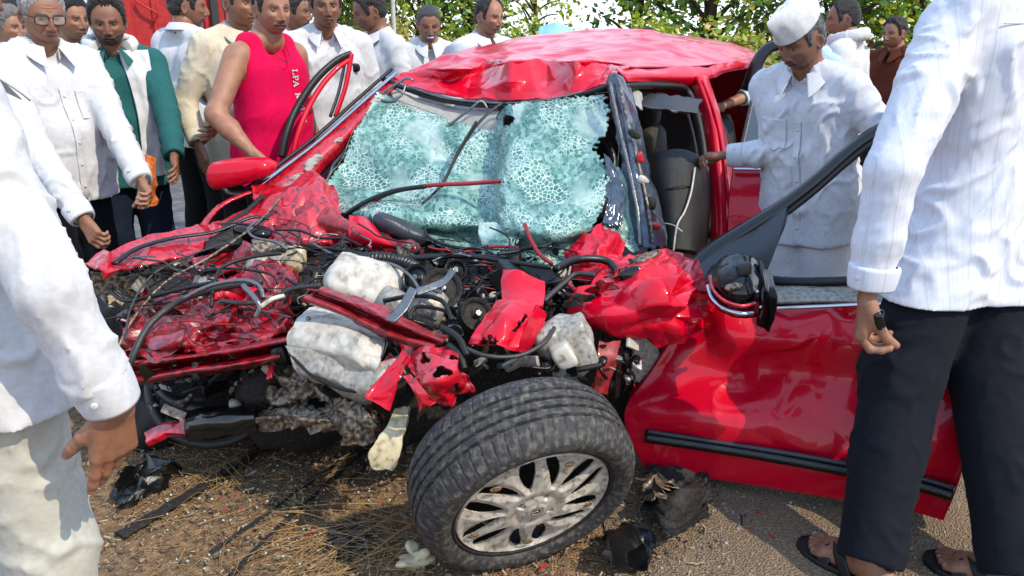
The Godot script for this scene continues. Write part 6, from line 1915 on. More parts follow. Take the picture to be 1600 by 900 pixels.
	part("mirror_shell", mesh(lump(at(1152, 450, 2.24), Vector3(0.14, 0.16, 0.10), Basis(Vector3.BACK, -0.1), 0.01, 8.0, 97, 30, 0.45)), mats.black_plastic, mo)
	part("mirror_trim", mesh(tube(pts([1106, 446, 2.17, 1112, 466, 2.14, 1130, 482, 2.10, 1156, 490, 2.08, 1176, 490, 2.09]), 0.007, 0.007, 8, 8)), mats.chrome, mo)
	part("mirror_trim", mesh(tube(pts([1110, 432, 2.17, 1114, 452, 2.13, 1132, 470, 2.08, 1158, 478, 2.06, 1180, 474, 2.08]), 0.005, 0.005, 8, 8)), mats.worn_paint, mo)
	part("mirror_motor", mesh(lump(at(1136, 432, 2.12), Vector3(0.06, 0.06, 0.03), Basis(Vector3.BACK, 0.3), 0.01, 20.0, 98, 22, 0.6)), mats.grey_plastic, mo)
	part("mirror_motor", mesh(lump(at(1162, 420, 2.115), Vector3(0.05, 0.045, 0.03), Basis(Vector3.BACK, 0.1), 0.006, 20.0, 99, 20, 0.6)), mats.hose_grey, mo)
	part("mirror_motor", mesh(lump(at(1146, 448, 2.09), Vector3(0.05, 0.02, 0.02), Basis(Vector3.BACK, 0.2), 0.004, 30.0, 100, 18, 0.5)), mats.torn_metal, mo)
	part("mirror_plate", mesh(sheet(rowp([[1186, 408, 2.20, 1204, 430, 2.22], [1192, 450, 2.14, 1210, 462, 2.18], [1188, 492, 2.14, 1208, 494, 2.18], [1182, 506, 2.16, 1200, 518, 2.18]]), 24, 12, 0.008, 9.0, 0.012, 101, 0.006)), mats.gloss_black, mo)
	part("screw", mesh(lump(at(1183, 456, 2.12), Vector3(0.012, 0.012, 0.008), Basis(), 0.0, 9.0, 102, 12, 0.2)), mats.chrome, mo)
	part("screw", mesh(lump(at(1188, 480, 2.12), Vector3(0.010, 0.010, 0.008), Basis(), 0.0, 9.0, 103, 12, 0.2)), mats.chrome, mo)

# ---------------------------------------------------------------- the wheel that stands against the wreck
func wheel() -> void:
	var n := Vector3(0.33, -0.42, 0.84).normalized()
	var x := Vector3.UP.cross(n).normalized()
	var y := n.cross(x)
	var c := at(833, 786, 1.92)
	var tr := Transform3D(Basis(x, n, x.cross(n)), c)
	var t := thing("car_wheel", "wheel with muddy tyre and silver hub cap leaning out from under the wreck", "wheel", "", Vector3(c.x, 0, c.z))
	# tyre: a turned profile with four grooves, and cross cuts on the shoulders
	var prof := []
	var R := 0.305
	prof.append([0.220, 0.003]); prof.append([0.228, 0.017]); prof.append([0.243, 0.027]); prof.append([0.260, 0.029]); prof.append([0.275, 0.022]); prof.append([0.287, 0.006]); prof.append([0.294, -0.006])
	var gs := [-0.040, -0.068, -0.096, -0.124]
	var zz := -0.012
	while zz > -0.158:
		var rr := R - 0.9 * pow((zz + 0.084) / 0.076, 4.0) * 0.010
		for g in gs:
			if absf(zz - g) < 0.0042: rr -= 0.012
		prof.append([rr, zz])
		zz -= 0.0021
	prof.append([0.292, -0.166]); prof.append([0.28, -0.185]); prof.append([0.25, -0.192]); prof.append([0.222, -0.18]); prof.append([0.20, -0.16])
	var N := 560
	var ty := MB.new()
	for i in prof.size():
		for k in N:
			var a := TAU * k / N
			var r: float = prof[i][0]
			var h: float = prof[i][1]
			if r > 0.286:
				var cut := fposmod(a * 60.0 / TAU + h * 5.0, 1.0)
				var sh := (h > -0.036 or h < -0.128)
				if sh and cut < 0.14: r -= 0.0035
				
			elif r > 0.235 and r < 0.28 and h > 0.0:
				r += 0.0
				h += 0.0012 * (1.0 if fposmod(a * 40.0 / TAU, 1.0) < 0.5 and absf(r - 0.258) < 0.012 else 0.0)
			ty.add(Vector3(cos(a) * r, h, sin(a) * r))
	for i in prof.size() - 1:
		for k in N:
			var k2 := (k + 1) % N
			ty.quad(i * N + k, i * N + k2, (i + 1) * N + k2, (i + 1) * N + k)
	ty.move(tr)
	var mud := noise_tex(0.012, Color(0.10, 0.10, 0.105), Color(0.44, 0.41, 0.37), 61, 6, 1024, FastNoiseLite.TYPE_SIMPLEX_SMOOTH, [[0.40, Color(0.145, 0.145, 0.15)], [0.55, Color(0.20, 0.195, 0.19)], [0.68, Color(0.33, 0.31, 0.28)]])
	tri_mat("muddy_tyre", Color.WHITE, 0.7, 3.4, mud, noise_tex(0.12, Color.BLACK, Color.WHITE, 4, 3), 0.05)
	part("tyre", mesh(ty, false, 0.7), mats.muddy_tyre, t)
	part("rim", mesh(lathe([[0.224, 0.005], [0.221, 0.013], [0.216, 0.009], [0.212, -0.02], [0.19, -0.06], [0.17, -0.10], [0.0, -0.10]], 72).move(tr)), mats.soot, t)
	# hub cap: leaf shaped spokes with slots between them
	var hm := MB.new()
	var nr := 64
	var na := 420
	var on := {}
	for side in 2:
		for i in nr + 1:
			var r := lerpf(0.012, 0.2175, float(i) / nr)
			for k in na:
				var a := TAU * k / na
				var h := 0.022 - 0.10 * r * r / 0.2
				h += 0.010 * smoothstep(0.19, 0.2175, r) - 0.02 * smoothstep(0.209, 0.2175, r)
				var s := slot(r, a)
				h += 0.008 * clampf(s * 9.0, 0.0, 1.0) - 0.006
				h -= 0.006 * exp(-pow((r - 0.055) / 0.012, 2.0))
				for b in 4:
					var ba := TAU * b / 4.0 + 0.5
					var dd := Vector2(cos(a) * r - cos(ba) * 0.050, sin(a) * r - sin(ba) * 0.050).length()
					h -= 0.012 * (1.0 - smoothstep(0.008, 0.0115, dd))
				h += 0.004 * (1.0 - smoothstep(0.024, 0.028, r))
				hm.add(Vector3(cos(a) * r, h - side * 0.006, sin(a) * r))
				if side == 0: on[i * na + k] = s > 0.0
	var off := (nr + 1) * na
	for i in nr:
		for k in na:
			var k2 := (k + 1) % na
			var q := i * na + k
			var v: bool = on[q] or on[i * na + k2] or on[q + na] or on[(i + 1) * na + k2]
			if not v: continue
			hm.quad(q, i * na + k2, (i + 1) * na + k2, q + na)
			hm.quad(off + q, off + q + na, off + (i + 1) * na + k2, off + i * na + k2)
			for e in [[q, i * na + k2, i - 1, k], [q + na, (i + 1) * na + k2, i + 1, k], [q, q + na, i, k - 1], [i * na + k2, (i + 1) * na + k2, i, k + 1]]:
				var ii: int = e[2]
				var kk := posmod(e[3], na)
				var there := false
				if ii >= 0 and ii < nr:
					var kk2 := (kk + 1) % na
					there = on[ii * na + kk] or on[ii * na + kk2] or on[(ii + 1) * na + kk] or on[(ii + 1) * na + kk2]
				if not there: hm.quad(e[0], e[1], off + e[1], off + e[0])
	hm.move(tr)
	var hubm := noise_tex(0.014, Color(0.24, 0.20, 0.16), Color(0.74, 0.72, 0.68), 62, 6, 1024, FastNoiseLite.TYPE_SIMPLEX_SMOOTH, [[0.28, Color(0.46, 0.41, 0.35)], [0.42, Color(0.66, 0.63, 0.58)]])
	tri_mat("hub_silver", Color.WHITE, 0.42, 2.6, hubm, null, 0.1, 0.08)
	var cap := part("hub_cap", mesh(hm, false, 0.5), mats.hub_silver, t)
	for b in 4:
		var ba := TAU * b / 4.0 + 0.5
		var bolt := lathe([[0.0, 0.013], [0.0045, 0.013], [0.006, 0.010], [0.006, 0.0]], 12)
		bolt.move(Transform3D(tr.basis, tr * Vector3(cos(ba) * 0.050, 0.0, sin(ba) * 0.050)))
		part("bolt", mesh(bolt, true), mats.bare_metal, cap)
	# raised oval badge with a slanting bar
	part("badge", mesh(torus(tr * Vector3(0, 0.026, 0), n, 0.017, 0.0025, 28, 6)), mats.chrome, cap)
	part("badge_mark", mesh(tube([tr * Vector3(-0.010, 0.026, 0.004), tr * Vector3(0.0, 0.027, -0.003), tr * Vector3(0.010, 0.026, 0.003)], 0.0025, 0.0025, 6, 4)), mats.chrome, cap)
	for i in 5:
		var a := 0.3 + i * 1.2
		part("mud_splash", mesh(lump(tr * Vector3(cos(a) * 0.175, 0.012, sin(a) * 0.175), Vector3(0.03, 0.004, 0.02), tr.basis, 0.004, 30.0, i, 12, 0.2)), mats.dirt, cap)

func slot(r: float, a: float) -> float:
	# above zero on the spokes, below in the slots
	var w := a + 1.1 * (r - 0.1)
	var u := fposmod(w * 6.0 / TAU, 1.0)
	var rr := (r - 0.146) / 0.061
	if absf(rr) >= 1.0: return 1.0
	var lens := sqrt(1.0 - rr * rr)
	var d1 := absf(u - 0.27 - rr * 0.10) - 0.145 * lens
	var d2 := absf(u - 0.74 + rr * 0.10) - 0.125 * lens
	return minf(d1, d2)

# ================================================================ things worn and carried
func dress(s: Dictionary, o: Dictionary, t: Node3D) -> void:
	var L: Callable = o.L
	var hd: Transform3D = o.head_at
	var k: float = o.head_scale
	var tr: Callable = o.trace
	var fz: Vector3 = o.fz
	var R: Vector3 = o.R
	var T: Vector3 = o.T
	var H: float = o.H
	if s.get("glasses", false):
		var g := MB.new()
		for sd in [-1.0, 1.0]:
			var ring := []
			for i in 25:
				var a := TAU * i / 24.0
				var q := Vector2(cos(a), sin(a))
				q = q / pow(pow(absf(q.x), 3.2) + pow(absf(q.y), 3.2), 1.0 / 3.2)
				ring.append(Vector3(sd * 0.033 + q.x * 0.026, -0.004 + q.y * 0.019, 0.101 - absf(sd * 0.033 + q.x * 0.026) * 0.16))
			g.join(tube(ring, 0.0023, 0.0023, 6, 1))
			g.join(tube([Vector3(sd * 0.060, 0.006, 0.090), Vector3(sd * 0.079, 0.006, 0.05), Vector3(sd * 0.081, 0.0, -0.005), Vector3(sd * 0.080, -0.012, -0.02)], 0.0018, 0.0018, 6, 6))
		g.join(tube([Vector3(-0.009, 0.004, 0.1), Vector3(0, 0.008, 0.104), Vector3(0.009, 0.004, 0.1)], 0.0015, 0.0015, 6, 4))
		var gl := part("glasses", mesh(g.move(hd * Transform3D(Basis.from_scale(Vector3.ONE * k), Vector3.ZERO))), mats.black_plastic, t)
		for sd in [-1.0, 1.0]:
			var p := bevel_box(Vector3(0.046, 0.032, 0.0015), 0.0006).move(Transform3D(Basis(Vector3.UP, sd * 0.16), Vector3(sd * 0.033, -0.004, 0.0965)))
			part("lens", mesh(p.move(hd * Transform3D(Basis.from_scale(Vector3.ONE * k), Vector3.ZERO))), mats.lens, gl)
	if s.get("cap", false):
		# a boat cap: an oval band that rises to a creased ridge from front to back
		var m := MB.new()
		var n := 72
		var lev := [[0.0, 1.03, 1.03], [0.004, 1.06, 1.05], [0.03, 1.03, 1.10], [0.058, 0.92, 1.18], [0.082, 0.66, 1.24], [0.102, 0.34, 1.26], [0.112, 0.10, 1.24], [0.106, 0.02, 1.16]]
		for l in lev:
			for i in n:
				var a := TAU * i / n
				var c := cos(a)
				var sn := sin(a)
				var r := pow(pow(absf(c), 2.0) + pow(absf(sn), 2.0), -0.5)
				var pinch := 1.0 - 0.75 * pow(maxf(c, 0.0), 2.5) * clampf(l[0] / 0.05, 0, 1)
				var p := Vector3(sn * r * 0.084 * l[1] * pinch, 0.058 + l[0], c * r * 0.106 * l[2] - 0.002)
				p.y -= 0.016 * c * clampf(1.0 - l[0] / 0.1, 0.0, 1.0)
				p += p.normalized() * (nz.get_noise_3dv(p * 20.0) * 0.006 * clampf(l[0] / 0.03, 0, 1))
				m.add(p)
		for l in lev.size() - 1:
			for i in n:
				var i2 := (i + 1) % n
				m.quad(l * n + i, l * n + i2, (l + 1) * n + i2, (l + 1) * n + i)
		part("cap", mesh(m.move(hd * Transform3D(Basis(Vector3.RIGHT, 0.20) * Basis.from_scale(Vector3.ONE * k), Vector3(0, 0.006, 0)))), mats.scarf, t)
	if s.get("scarf", false):
		var drape := func(side: float, y1: float, w: float) -> MB:
			var rows := []
			for i in 22:
				var y := lerpf(0.318, y1, i / 21.0)
				var line := []
				for j in 6:
					var x := side * (0.058 + 0.026 * sin(i * 0.13)) + (j - 2.5) * w / 5.0
					x = clampf(x, -0.098, 0.098)
					var q: Vector3 = tr.call(L.call(x, y, 0.4), -fz)
					line.append(q + fz * (0.012 + 0.008 * sin(j * 2.2 + i * 0.22)))
				rows.append(line)
			return sheet(rows, 70, 30, 0.004, 9.0, 0.006, 5)
		var sc := part("scarf", mesh(drape.call(-1.0, -0.055, 0.085)), mats.scarf, t)
		part("scarf_end", mesh(drape.call(1.0, 0.10, 0.06)), mats.scarf, sc)
		var ring := []
		for i in 13:
			var a := lerpf(0.7, TAU - 0.7, i / 12.0)
			ring.append(L.call(sin(a) * 0.062, 0.322 + 0.012 * (1.0 - cos(a)), cos(a) * 0.058 - 0.006))
		part("scarf_neck", mesh(tube(ring, 0.026, 0.026, 14, 6, 1.25, 0.25)), mats.scarf, sc)
	if s.get("towel", false):
		var ring := []
		for i in 15:
			var a := lerpf(0.3, TAU - 0.3, i / 14.0)
			ring.append(L.call(sin(a) * 0.066, 0.318 + 0.014 * (1.0 - cos(a)) - (0.05 if i == 0 or i == 14 else 0.0), cos(a) * 0.066))
		part("towel", mesh(tube(ring, 0.022, 0.022, 12, 6, 1.6, 0.25)), mats.scarf, t)
		part("strap", mesh(tube([L.call(0.06, 0.318, -0.07), L.call(0.10, 0.30, -0.05), L.call(0.115, 0.285, 0.0)], 0.014, 0.014, 10, 8, 0.5)), mats.brown_cloth, t)
	if s.get("badge", false):
		var q: Vector3 = tr.call(L.call(-0.078, 0.212, 0.4), -fz)
		part("badge", mesh(lump(q + fz * 0.006, Vector3(0.055, 0.05, 0.012), Basis(R, T, fz), 0.004, 20.0, 4, 18, 0.3)), mats.black_plastic, t)
	if s.get("vest_print", false):
		# white lettering that runs down the vest
		var txt := ["L", "P", "A", " ", "R", "a", "d", "i", "y"]
		var y := 0.235
		var pr := MB.new()
		for ch in txt:
			if ch == " ":
				y -= 0.016
				continue
			var tm := TextMesh.new()
			tm.text = ch
			var sf := SystemFont.new()
			sf.font_names = PackedStringArray(["Droid Serif"])
			sf.font_italic = true
			tm.font = sf
			tm.font_size = 32
			tm.pixel_size = 0.0013
			tm.depth = 0.004
			var q: Vector3 = tr.call(L.call(-0.030, y, 0.4), -fz)
			var q2: Vector3 = tr.call(L.call(-0.030, y - 0.02, 0.4), -fz)
			var dn := (q2 - q).normalized()
			var nn := fz
			var up := (-R).normalized()
			var arr := tm.get_mesh_arrays()
			var base := pr.v.size()
			var tf := Transform3D(Basis(dn, up, dn.cross(up)), q + nn * 0.004)
			for v in arr[Mesh.ARRAY_VERTEX]: pr.add(tf * (v as Vector3))
			var ii: PackedInt32Array = arr[Mesh.ARRAY_INDEX]
			for v in ii: pr.ix.append(base + v)
			y -= 0.0165
		part("lettering", mesh(pr, true), mats.scarf, t)
		part("neck_cord", mesh(tube([L.call(-0.035, 0.305, 0.035), L.call(-0.016, 0.272, 0.07), L.call(0, 0.262, 0.074), L.call(0.016, 0.272, 0.07), L.call(0.035, 0.305, 0.035)], 0.0018, 0.0018, 6, 6)), mats.black_plastic, t)
	if s.get("white_tache", false):
		part("moustache", mesh(lump(hd * (Vector3(0, -0.064, 0.098) * k), Vector3(0.05, 0.010, 0.012) * k, hd.basis, 0.002, 60.0, 3, 18, 0.3)), mats.scarf, t)
	if s.get("keys", false):
		pass

# ================================================================ beyond the crowd
func leaf_tree(called: String, label: String, group: String, px: float, z: float, h: float, spread: float, low: float, leaves: int, leaf: float, tones: Array, seed_: int, gaps := 0.35) -> void:
	var q := at(px, 60, z)
	var b := Vector3(q.x, -0.03, q.z)
	var t := thing(called, label, "tree", group, b)
	var limbs := MB.new()
	var tips := []
	var top := b + Vector3((hash1(seed_) - 0.5) * 0.6, h * 0.72, 0)
	limbs.join(tube([b, b + Vector3(0.05, h * 0.25, 0.03), b.lerp(top, 0.62) + Vector3(0.1, 0, 0.05), top], 0.035 * h, 0.010 * h, 9, 8, 1.0, 0.2))
	for i in 16:
		var s := lerpf(0.16, 0.9, i / 15.0)
		var o := b.lerp(top, s)
		var a := i * 2.4 + hash1(seed_ + i)
		var l := spread * (0.55 + 0.5 * hash1(seed_ + i * 3)) * (1.15 - 0.5 * s)
		var e := o + Vector3(cos(a) * l, h * (0.08 + 0.16 * hash1(seed_ + i * 5)), sin(a) * l)
		limbs.join(tube([o, o.lerp(e, 0.5) + Vector3(0, 0.12, 0), e], 0.013 * h * (1.1 - s * 0.6), 0.004 * h, 6, 5, 1.0, 0.2))
		tips.append(e); tips.append(o.lerp(e, 0.6))
	part("trunk", mesh(limbs), mats.bark, t)
	# leaves in clumps round the limbs' ends
	var m := MB.new()
	for i in leaves:
		var s := seed_ * 131 + i * 9
		var c: Vector3 = tips[int(hash1(s + 1) * tips.size()) % tips.size()]
		var cl := int(hash1(s + 8) * 5.0)
		var cc := c + Vector3(hash1(seed_ * 77 + cl + int(c.y * 100)) - 0.5, (hash1(seed_ * 71 + cl * 3 + int(c.x * 90)) - 0.5) * 0.8, hash1(seed_ * 73 + cl * 5 + int(c.z * 80)) - 0.5) * spread * 0.75
		var d := Vector3(hash1(s + 2) - 0.5, hash1(s + 3) - 0.5, hash1(s + 4) - 0.5).normalized() * pow(hash1(s + 5), 0.5) * spread * 0.26
		var p := cc + d
		if p.y < b.y + low: p.y = b.y + low + hash1(s + 6) * 0.4
		if nz.get_noise_3dv(p * 1.1 + Vector3(seed_, 0, 0)) > 0.45 - gaps * 0.4: continue
		var bs := Basis.from_euler(Vector3(hash1(s + 6) * 6.0, hash1(s + 7) * 6.0, hash1(s + 8) * 6.0))
		var l := leaf * (0.6 + 0.8 * hash1(s + 9))
		var tone: Color = tones[int(hash1(s + 10) * tones.size()) % tones.size()]
		tone = tone * (0.75 + 0.5 * hash1(s + 11))
		tone.a = 1.0
		var k := m.add(p, tone)
		m.add(p + bs * Vector3(l * 0.32, l * 0.45, 0.10 * l), tone)
		m.add(p + bs * Vector3(0, l, 0), tone)
		m.add(p + bs * Vector3(-l * 0.32, l * 0.45, 0.10 * l), tone)
		m.quad(k, k + 1, k + 2, k + 3)
	part("crown", mesh(m), mats.leaf, t)

func backdrop() -> void:
	tri_mat("bark", Color.WHITE, 0.9, 2.0, noise_tex(0.03, Color(0.16, 0.12, 0.09), Color(0.36, 0.30, 0.24), 71, 4), null, 0.1)
	var lf := tri_mat("leaf", Color.WHITE, 0.5, 4.0)
	lf.vertex_color_use_as_albedo = true
	lf.backlight_enabled = true
	lf.backlight = Color(0.65, 0.75, 0.16)
	var green := [Color(0.111, 0.214, 0.034), Color(0.151, 0.278, 0.043), Color(0.070, 0.149, 0.028), Color(0.222, 0.335, 0.046)]
	var lime := [Color(0.322, 0.409, 0.046), Color(0.443, 0.484, 0.054), Color(0.202, 0.317, 0.046), Color(0.524, 0.446, 0.062)]
	var dark := [Color(0.060, 0.121, 0.028), Color(0.091, 0.167, 0.034), Color(0.121, 0.205, 0.039)]
	var dry := [Color(0.504, 0.317, 0.078), Color(0.403, 0.354, 0.078), Color(0.242, 0.260, 0.054), Color(0.564, 0.372, 0.109)]
	leaf_tree("tree", "bushy green tree behind the short haired man", "trees beyond the road", 655, 21.0, 5.5, 1.7, 0.7, 3600, 0.20, green + lime, 3, 0.2)
	leaf_tree("tree", "bright green tree between the short haired and the balding man", "trees beyond the road", 730, 22.0, 5.2, 1.4, 0.6, 2600, 0.20, lime + green, 4, 0.3)
	leaf_tree("tree", "sparse light tree with sky through its twigs, behind the balding man's face", "trees beyond the road", 830, 24.0, 4.6, 1.6, 1.2, 800, 0.20, lime, 5, 0.5)
	leaf_tree("tree", "thin dark tree over the roof's highest point, sky between its boughs", "trees beyond the road", 985, 19.0, 5.2, 1.2, 1.0, 850, 0.19, green + dark, 6, 0.5)
	leaf_tree("tree", "dense mixed green tree left of the white cap", "trees beyond the road", 1105, 18.0, 5.6, 2.0, 0.5, 5200, 0.19, lime + green, 8, 0.3)
	leaf_tree("tree", "broad dark green tree behind the cap wearer's back", "trees beyond the road", 1290, 17.0, 5.4, 2.0, 0.4, 5600, 0.18, green + lime, 9, 0.15)
	leaf_tree("tree", "green tree over the man with the towel and the tall man's shoulder", "trees beyond the road", 1430, 18.0, 5.6, 2.1, 0.4, 5600, 0.19, green + lime, 10, 0.15)
	leaf_tree("shrub", "low yellow green shrub just over the roof's rear", "shrubs at the roadside", 1050, 16.0, 2.1, 0.9, 0.2, 2600, 0.15, lime, 11, 0.1)
	leaf_tree("shrub", "yellowish low bush right of the yellow green shrub", "shrubs at the roadside", 1165, 15.0, 1.9, 0.9, 0.2, 2400, 0.14, lime + dry, 12, 0.1)
	leaf_tree("shrub", "dry brown bush behind the man in profile", "shrubs at the roadside", 622, 17.0, 1.9, 0.9, 0.2, 2400, 0.14, dry, 13, 0.1)
	leaf_tree("shrub", "dry ochre bush behind the short haired man's shoulder", "shrubs at the roadside", 710, 17.5, 1.75, 0.8, 0.2, 2400, 0.13, dry, 14, 0.1)
	leaf_tree("shrub", "green bush below the sparse tree, beside the blue sheet", "shrubs at the roadside", 800, 18.0, 1.75, 0.8, 0.2, 2000, 0.14, lime + green, 15, 0.2)
	leaf_tree("tree", "distant dark tree behind the white pole", "trees beyond the road", 545, 24.0, 5.0, 1.8, 0.6, 4200, 0.2, green + dry, 16, 0.1)
	# blue sheet hung over something far off
	tri_mat("blue_sheet", Color(0.55, 0.76, 0.90), 0.5, 2.0)
	var bs := at(872, 52, 15.0)
	var tarp := part("tarpaulin", mesh(sheet([[bs + Vector3(-0.38, 0.10, 0), bs + Vector3(0, 0.22, 0.1), bs + Vector3(0.34, 0.06, 0)], [bs + Vector3(-0.46, -0.5, 0.3), bs + Vector3(0, -0.4, 0.5), bs + Vector3(0.44, -0.5, 0.3)], [bs + Vector3(-0.5, -1.45, 0.4), bs + Vector3(0, -1.4, 0.6), bs + Vector3(0.5, -1.45, 0.4)]], 24, 24, 0.10, 2.0, 0.02, 5)), mats.blue_sheet, null)
	tag(tarp, "light blue plastic sheet hung up far beyond the roof", "tarpaulin")
	# white pole
	tri_mat("limewash", Color(0.80, 0.80, 0.78), 0.8, 1.0, noise_tex(0.03, grey(0.75), Color.WHITE, 72, 4))
	var pb := at(616, 60, 11.0)
	var pole := thing("pole", "slim white pole rising behind the man in profile", "pole", "", Vector3(pb.x, 0, pb.z))
	part("shaft", mesh(tube([Vector3(pb.x, -0.03, pb.z), Vector3(pb.x, 4.0, pb.z)], 0.035, 0.03, 12, 2)), mats.limewash, pole)
	part("base", mesh(lathe([[0.12, -0.03], [0.11, 0.12], [0.05, 0.16], [0.04, 0.2]], 20).move(Transform3D(Basis(), Vector3(pb.x, 0, pb.z)))), mats.limewash, pole)
	# red goods lorry
	tri_mat("lorry_red", Color.WHITE, 0.55, 1.2, noise_tex(0.02, Color(0.52, 0.06, 0.05), Color(0.74, 0.13, 0.11), 73, 5))
	tri_mat("lorry_dark", Color(0.16, 0.15, 0.15), 0.6, 2.0)
	tri_mat("yellow_plate", Color(0.90, 0.70, 0.05), 0.5, 2.0)
	var a := at(186, 60, 8.2)
	var bq := at(412, 60, 8.8)
	a.y = 0; bq.y = 0
	var dx := (bq - a).normalized()
	var dz := dx.cross(Vector3.UP)
	var len_ := a.distance_to(bq) + 4.2
	var lorry := thing("lorry", "red goods lorry parked behind the crowd, door bars and a yellow plate on its tail", "lorry", "", a)
	var bas := Basis(dx, Vector3.UP, dz)
	var put := func(size: Vector3, x: float, y: float, z: float, bev := 0.02) -> MB:
		return bevel_box(size, bev).move(Transform3D(bas, a + dx * x + Vector3.UP * y + dz * z))
	var w := a.distance_to(bq)
	part("body", mesh(put.call(Vector3(w, 2.5, 4.6), w / 2.0, 2.15, -2.35)), mats.lorry_red, lorry)
	for i in 2:
		var dr := part("tail_door", mesh(put.call(Vector3(w / 2.0 - 0.05, 2.36, 0.05), w * (0.25 + 0.5 * i), 2.15, -0.015)), mats.lorry_red, lorry)
		for j in 3:
			part("door_rib", mesh(put.call(Vector3(0.05, 2.2, 0.03), w * (0.25 + 0.5 * i) + (j - 1) * w * 0.15, 2.15, 0.02)), mats.lorry_red, dr)
		for j in 2:
			part("hinge", mesh(put.call(Vector3(0.16, 0.08, 0.05), w * (0.06 + 0.88 * i), 1.4 + j * 1.3, 0.03)), mats.lorry_dark, dr)
	part("corner_post", mesh(put.call(Vector3(0.12, 2.5, 0.12), 0.10, 2.15, 0.02)), mats.lorry_red, lorry)
	part("corner_post", mesh(put.call(Vector3(0.09, 2.5, 0.10), w * 0.66, 2.15, 0.03)), mats.lorry_dark, lorry)
	part("lock_bar", mesh(tube([a + dx * w * 0.56 + Vector3.UP * 1.0 + dz * 0.07, a + dx * w * 0.56 + Vector3.UP * 3.2 + dz * 0.07], 0.016)), mats.bare_metal, lorry)
	part("handle", mesh(tube([a + dx * 0.22 + Vector3.UP * 1.82 + dz * 0.06, a + dx * 0.30 + Vector3.UP * 1.76 + dz * 0.10, a + dx * 0.42 + Vector3.UP * 1.68 + dz * 0.10, a + dx * 0.36 + Vector3.UP * 1.60 + dz * 0.06], 0.018, 0.016, 8, 6, 0.7)), mats.lorry_red, lorry)
	part("number_plate", mesh(put.call(Vector3(0.07, 0.09, 0.01), 0.42, 1.47, 0.02, 0.003)), mats.yellow_plate, lorry)
	part("chassis", mesh(put.call(Vector3(w * 0.8, 0.25, 6.5), w / 2.0, 0.75, -3.2)), mats.lorry_dark, lorry)
	part("cab", mesh(put.call(Vector3(w * 0.98, 2.2, 1.7), w / 2.0, 1.75, -5.8, 0.15)), mats.lorry_red, lorry)
	for i in 4:
		var o := a + dx * (0.25 if i % 2 == 0 else w - 0.25) + Vector3.UP * 0.48 + dz * (-1.4 if i < 2 else -5.6)
		part("tyre", mesh(torus(o, dx, 0.34, 0.14, 32, 10)), mats.rubber, lorry)
	# a white van with a red band, cut by the left edge
	var v0 := at(-30, 60, 6.9)
	v0.y = 0.0
	var van := thing("van", "white van with red lower band at the left edge, mostly hidden", "van", "", v0)
	tri_mat("van_white", Color(0.86, 0.87, 0.86), 0.35, 2.0)
	tri_mat("van_red", Color(0.72, 0.10, 0.07), 0.4, 2.0)
	var vb := Basis(Vector3.UP, 0.3)
	part("body", mesh(bevel_box(Vector3(1.3, 0.75, 3.2), 0.16).move(Transform3D(vb, v0 + Vector3(-0.2, 1.66, -1.6)))), mats.van_white, van)
	part("lower_band", mesh(bevel_box(Vector3(1.36, 0.7, 3.7), 0.12).move(Transform3D(vb, v0 + Vector3(-0.2, 0.96, -1.6)))), mats.van_red, van)
	part("windscreen", mesh(bevel_box(Vector3(1.0, 0.42, 0.02), 0.008).move(Transform3D(vb, v0 + Vector3(-0.2, 0, -1.6) + vb * Vector3(0, 1.68, 1.603)))), mats.gloss_black, van)
	for i in 4:
		part("tyre", mesh(torus(v0 + Vector3(-0.2, 0.32, -1.6) + vb * Vector3(0.6 if i % 2 else -0.6, 0, 1.2 if i < 2 else -1.2), vb.x, 0.23, 0.09, 28, 8)), mats.rubber, van)

# ================================================================ on the ground
func scatter(called: String, label: String, meshes: ArrayMesh, mat: Material, n: int, place: Callable) -> void:
	var mm := MultiMesh.new()
	mm.transform_format = MultiMesh.TRANSFORM_3D
	mm.use_colors = true
	mm.mesh = meshes
	mm.instance_count = n
	for i in n:
		var r: Array = place.call(i)
		mm.set_instance_transform(i, r[0])
		mm.set_instance_color(i, r[1])
	var o := MultiMeshInstance3D.new()
	o.name = numbered(called)
	o.multimesh = mm
	o.material_override = mat
	add_child(o)
	tag(o, label, "", "", "stuff")

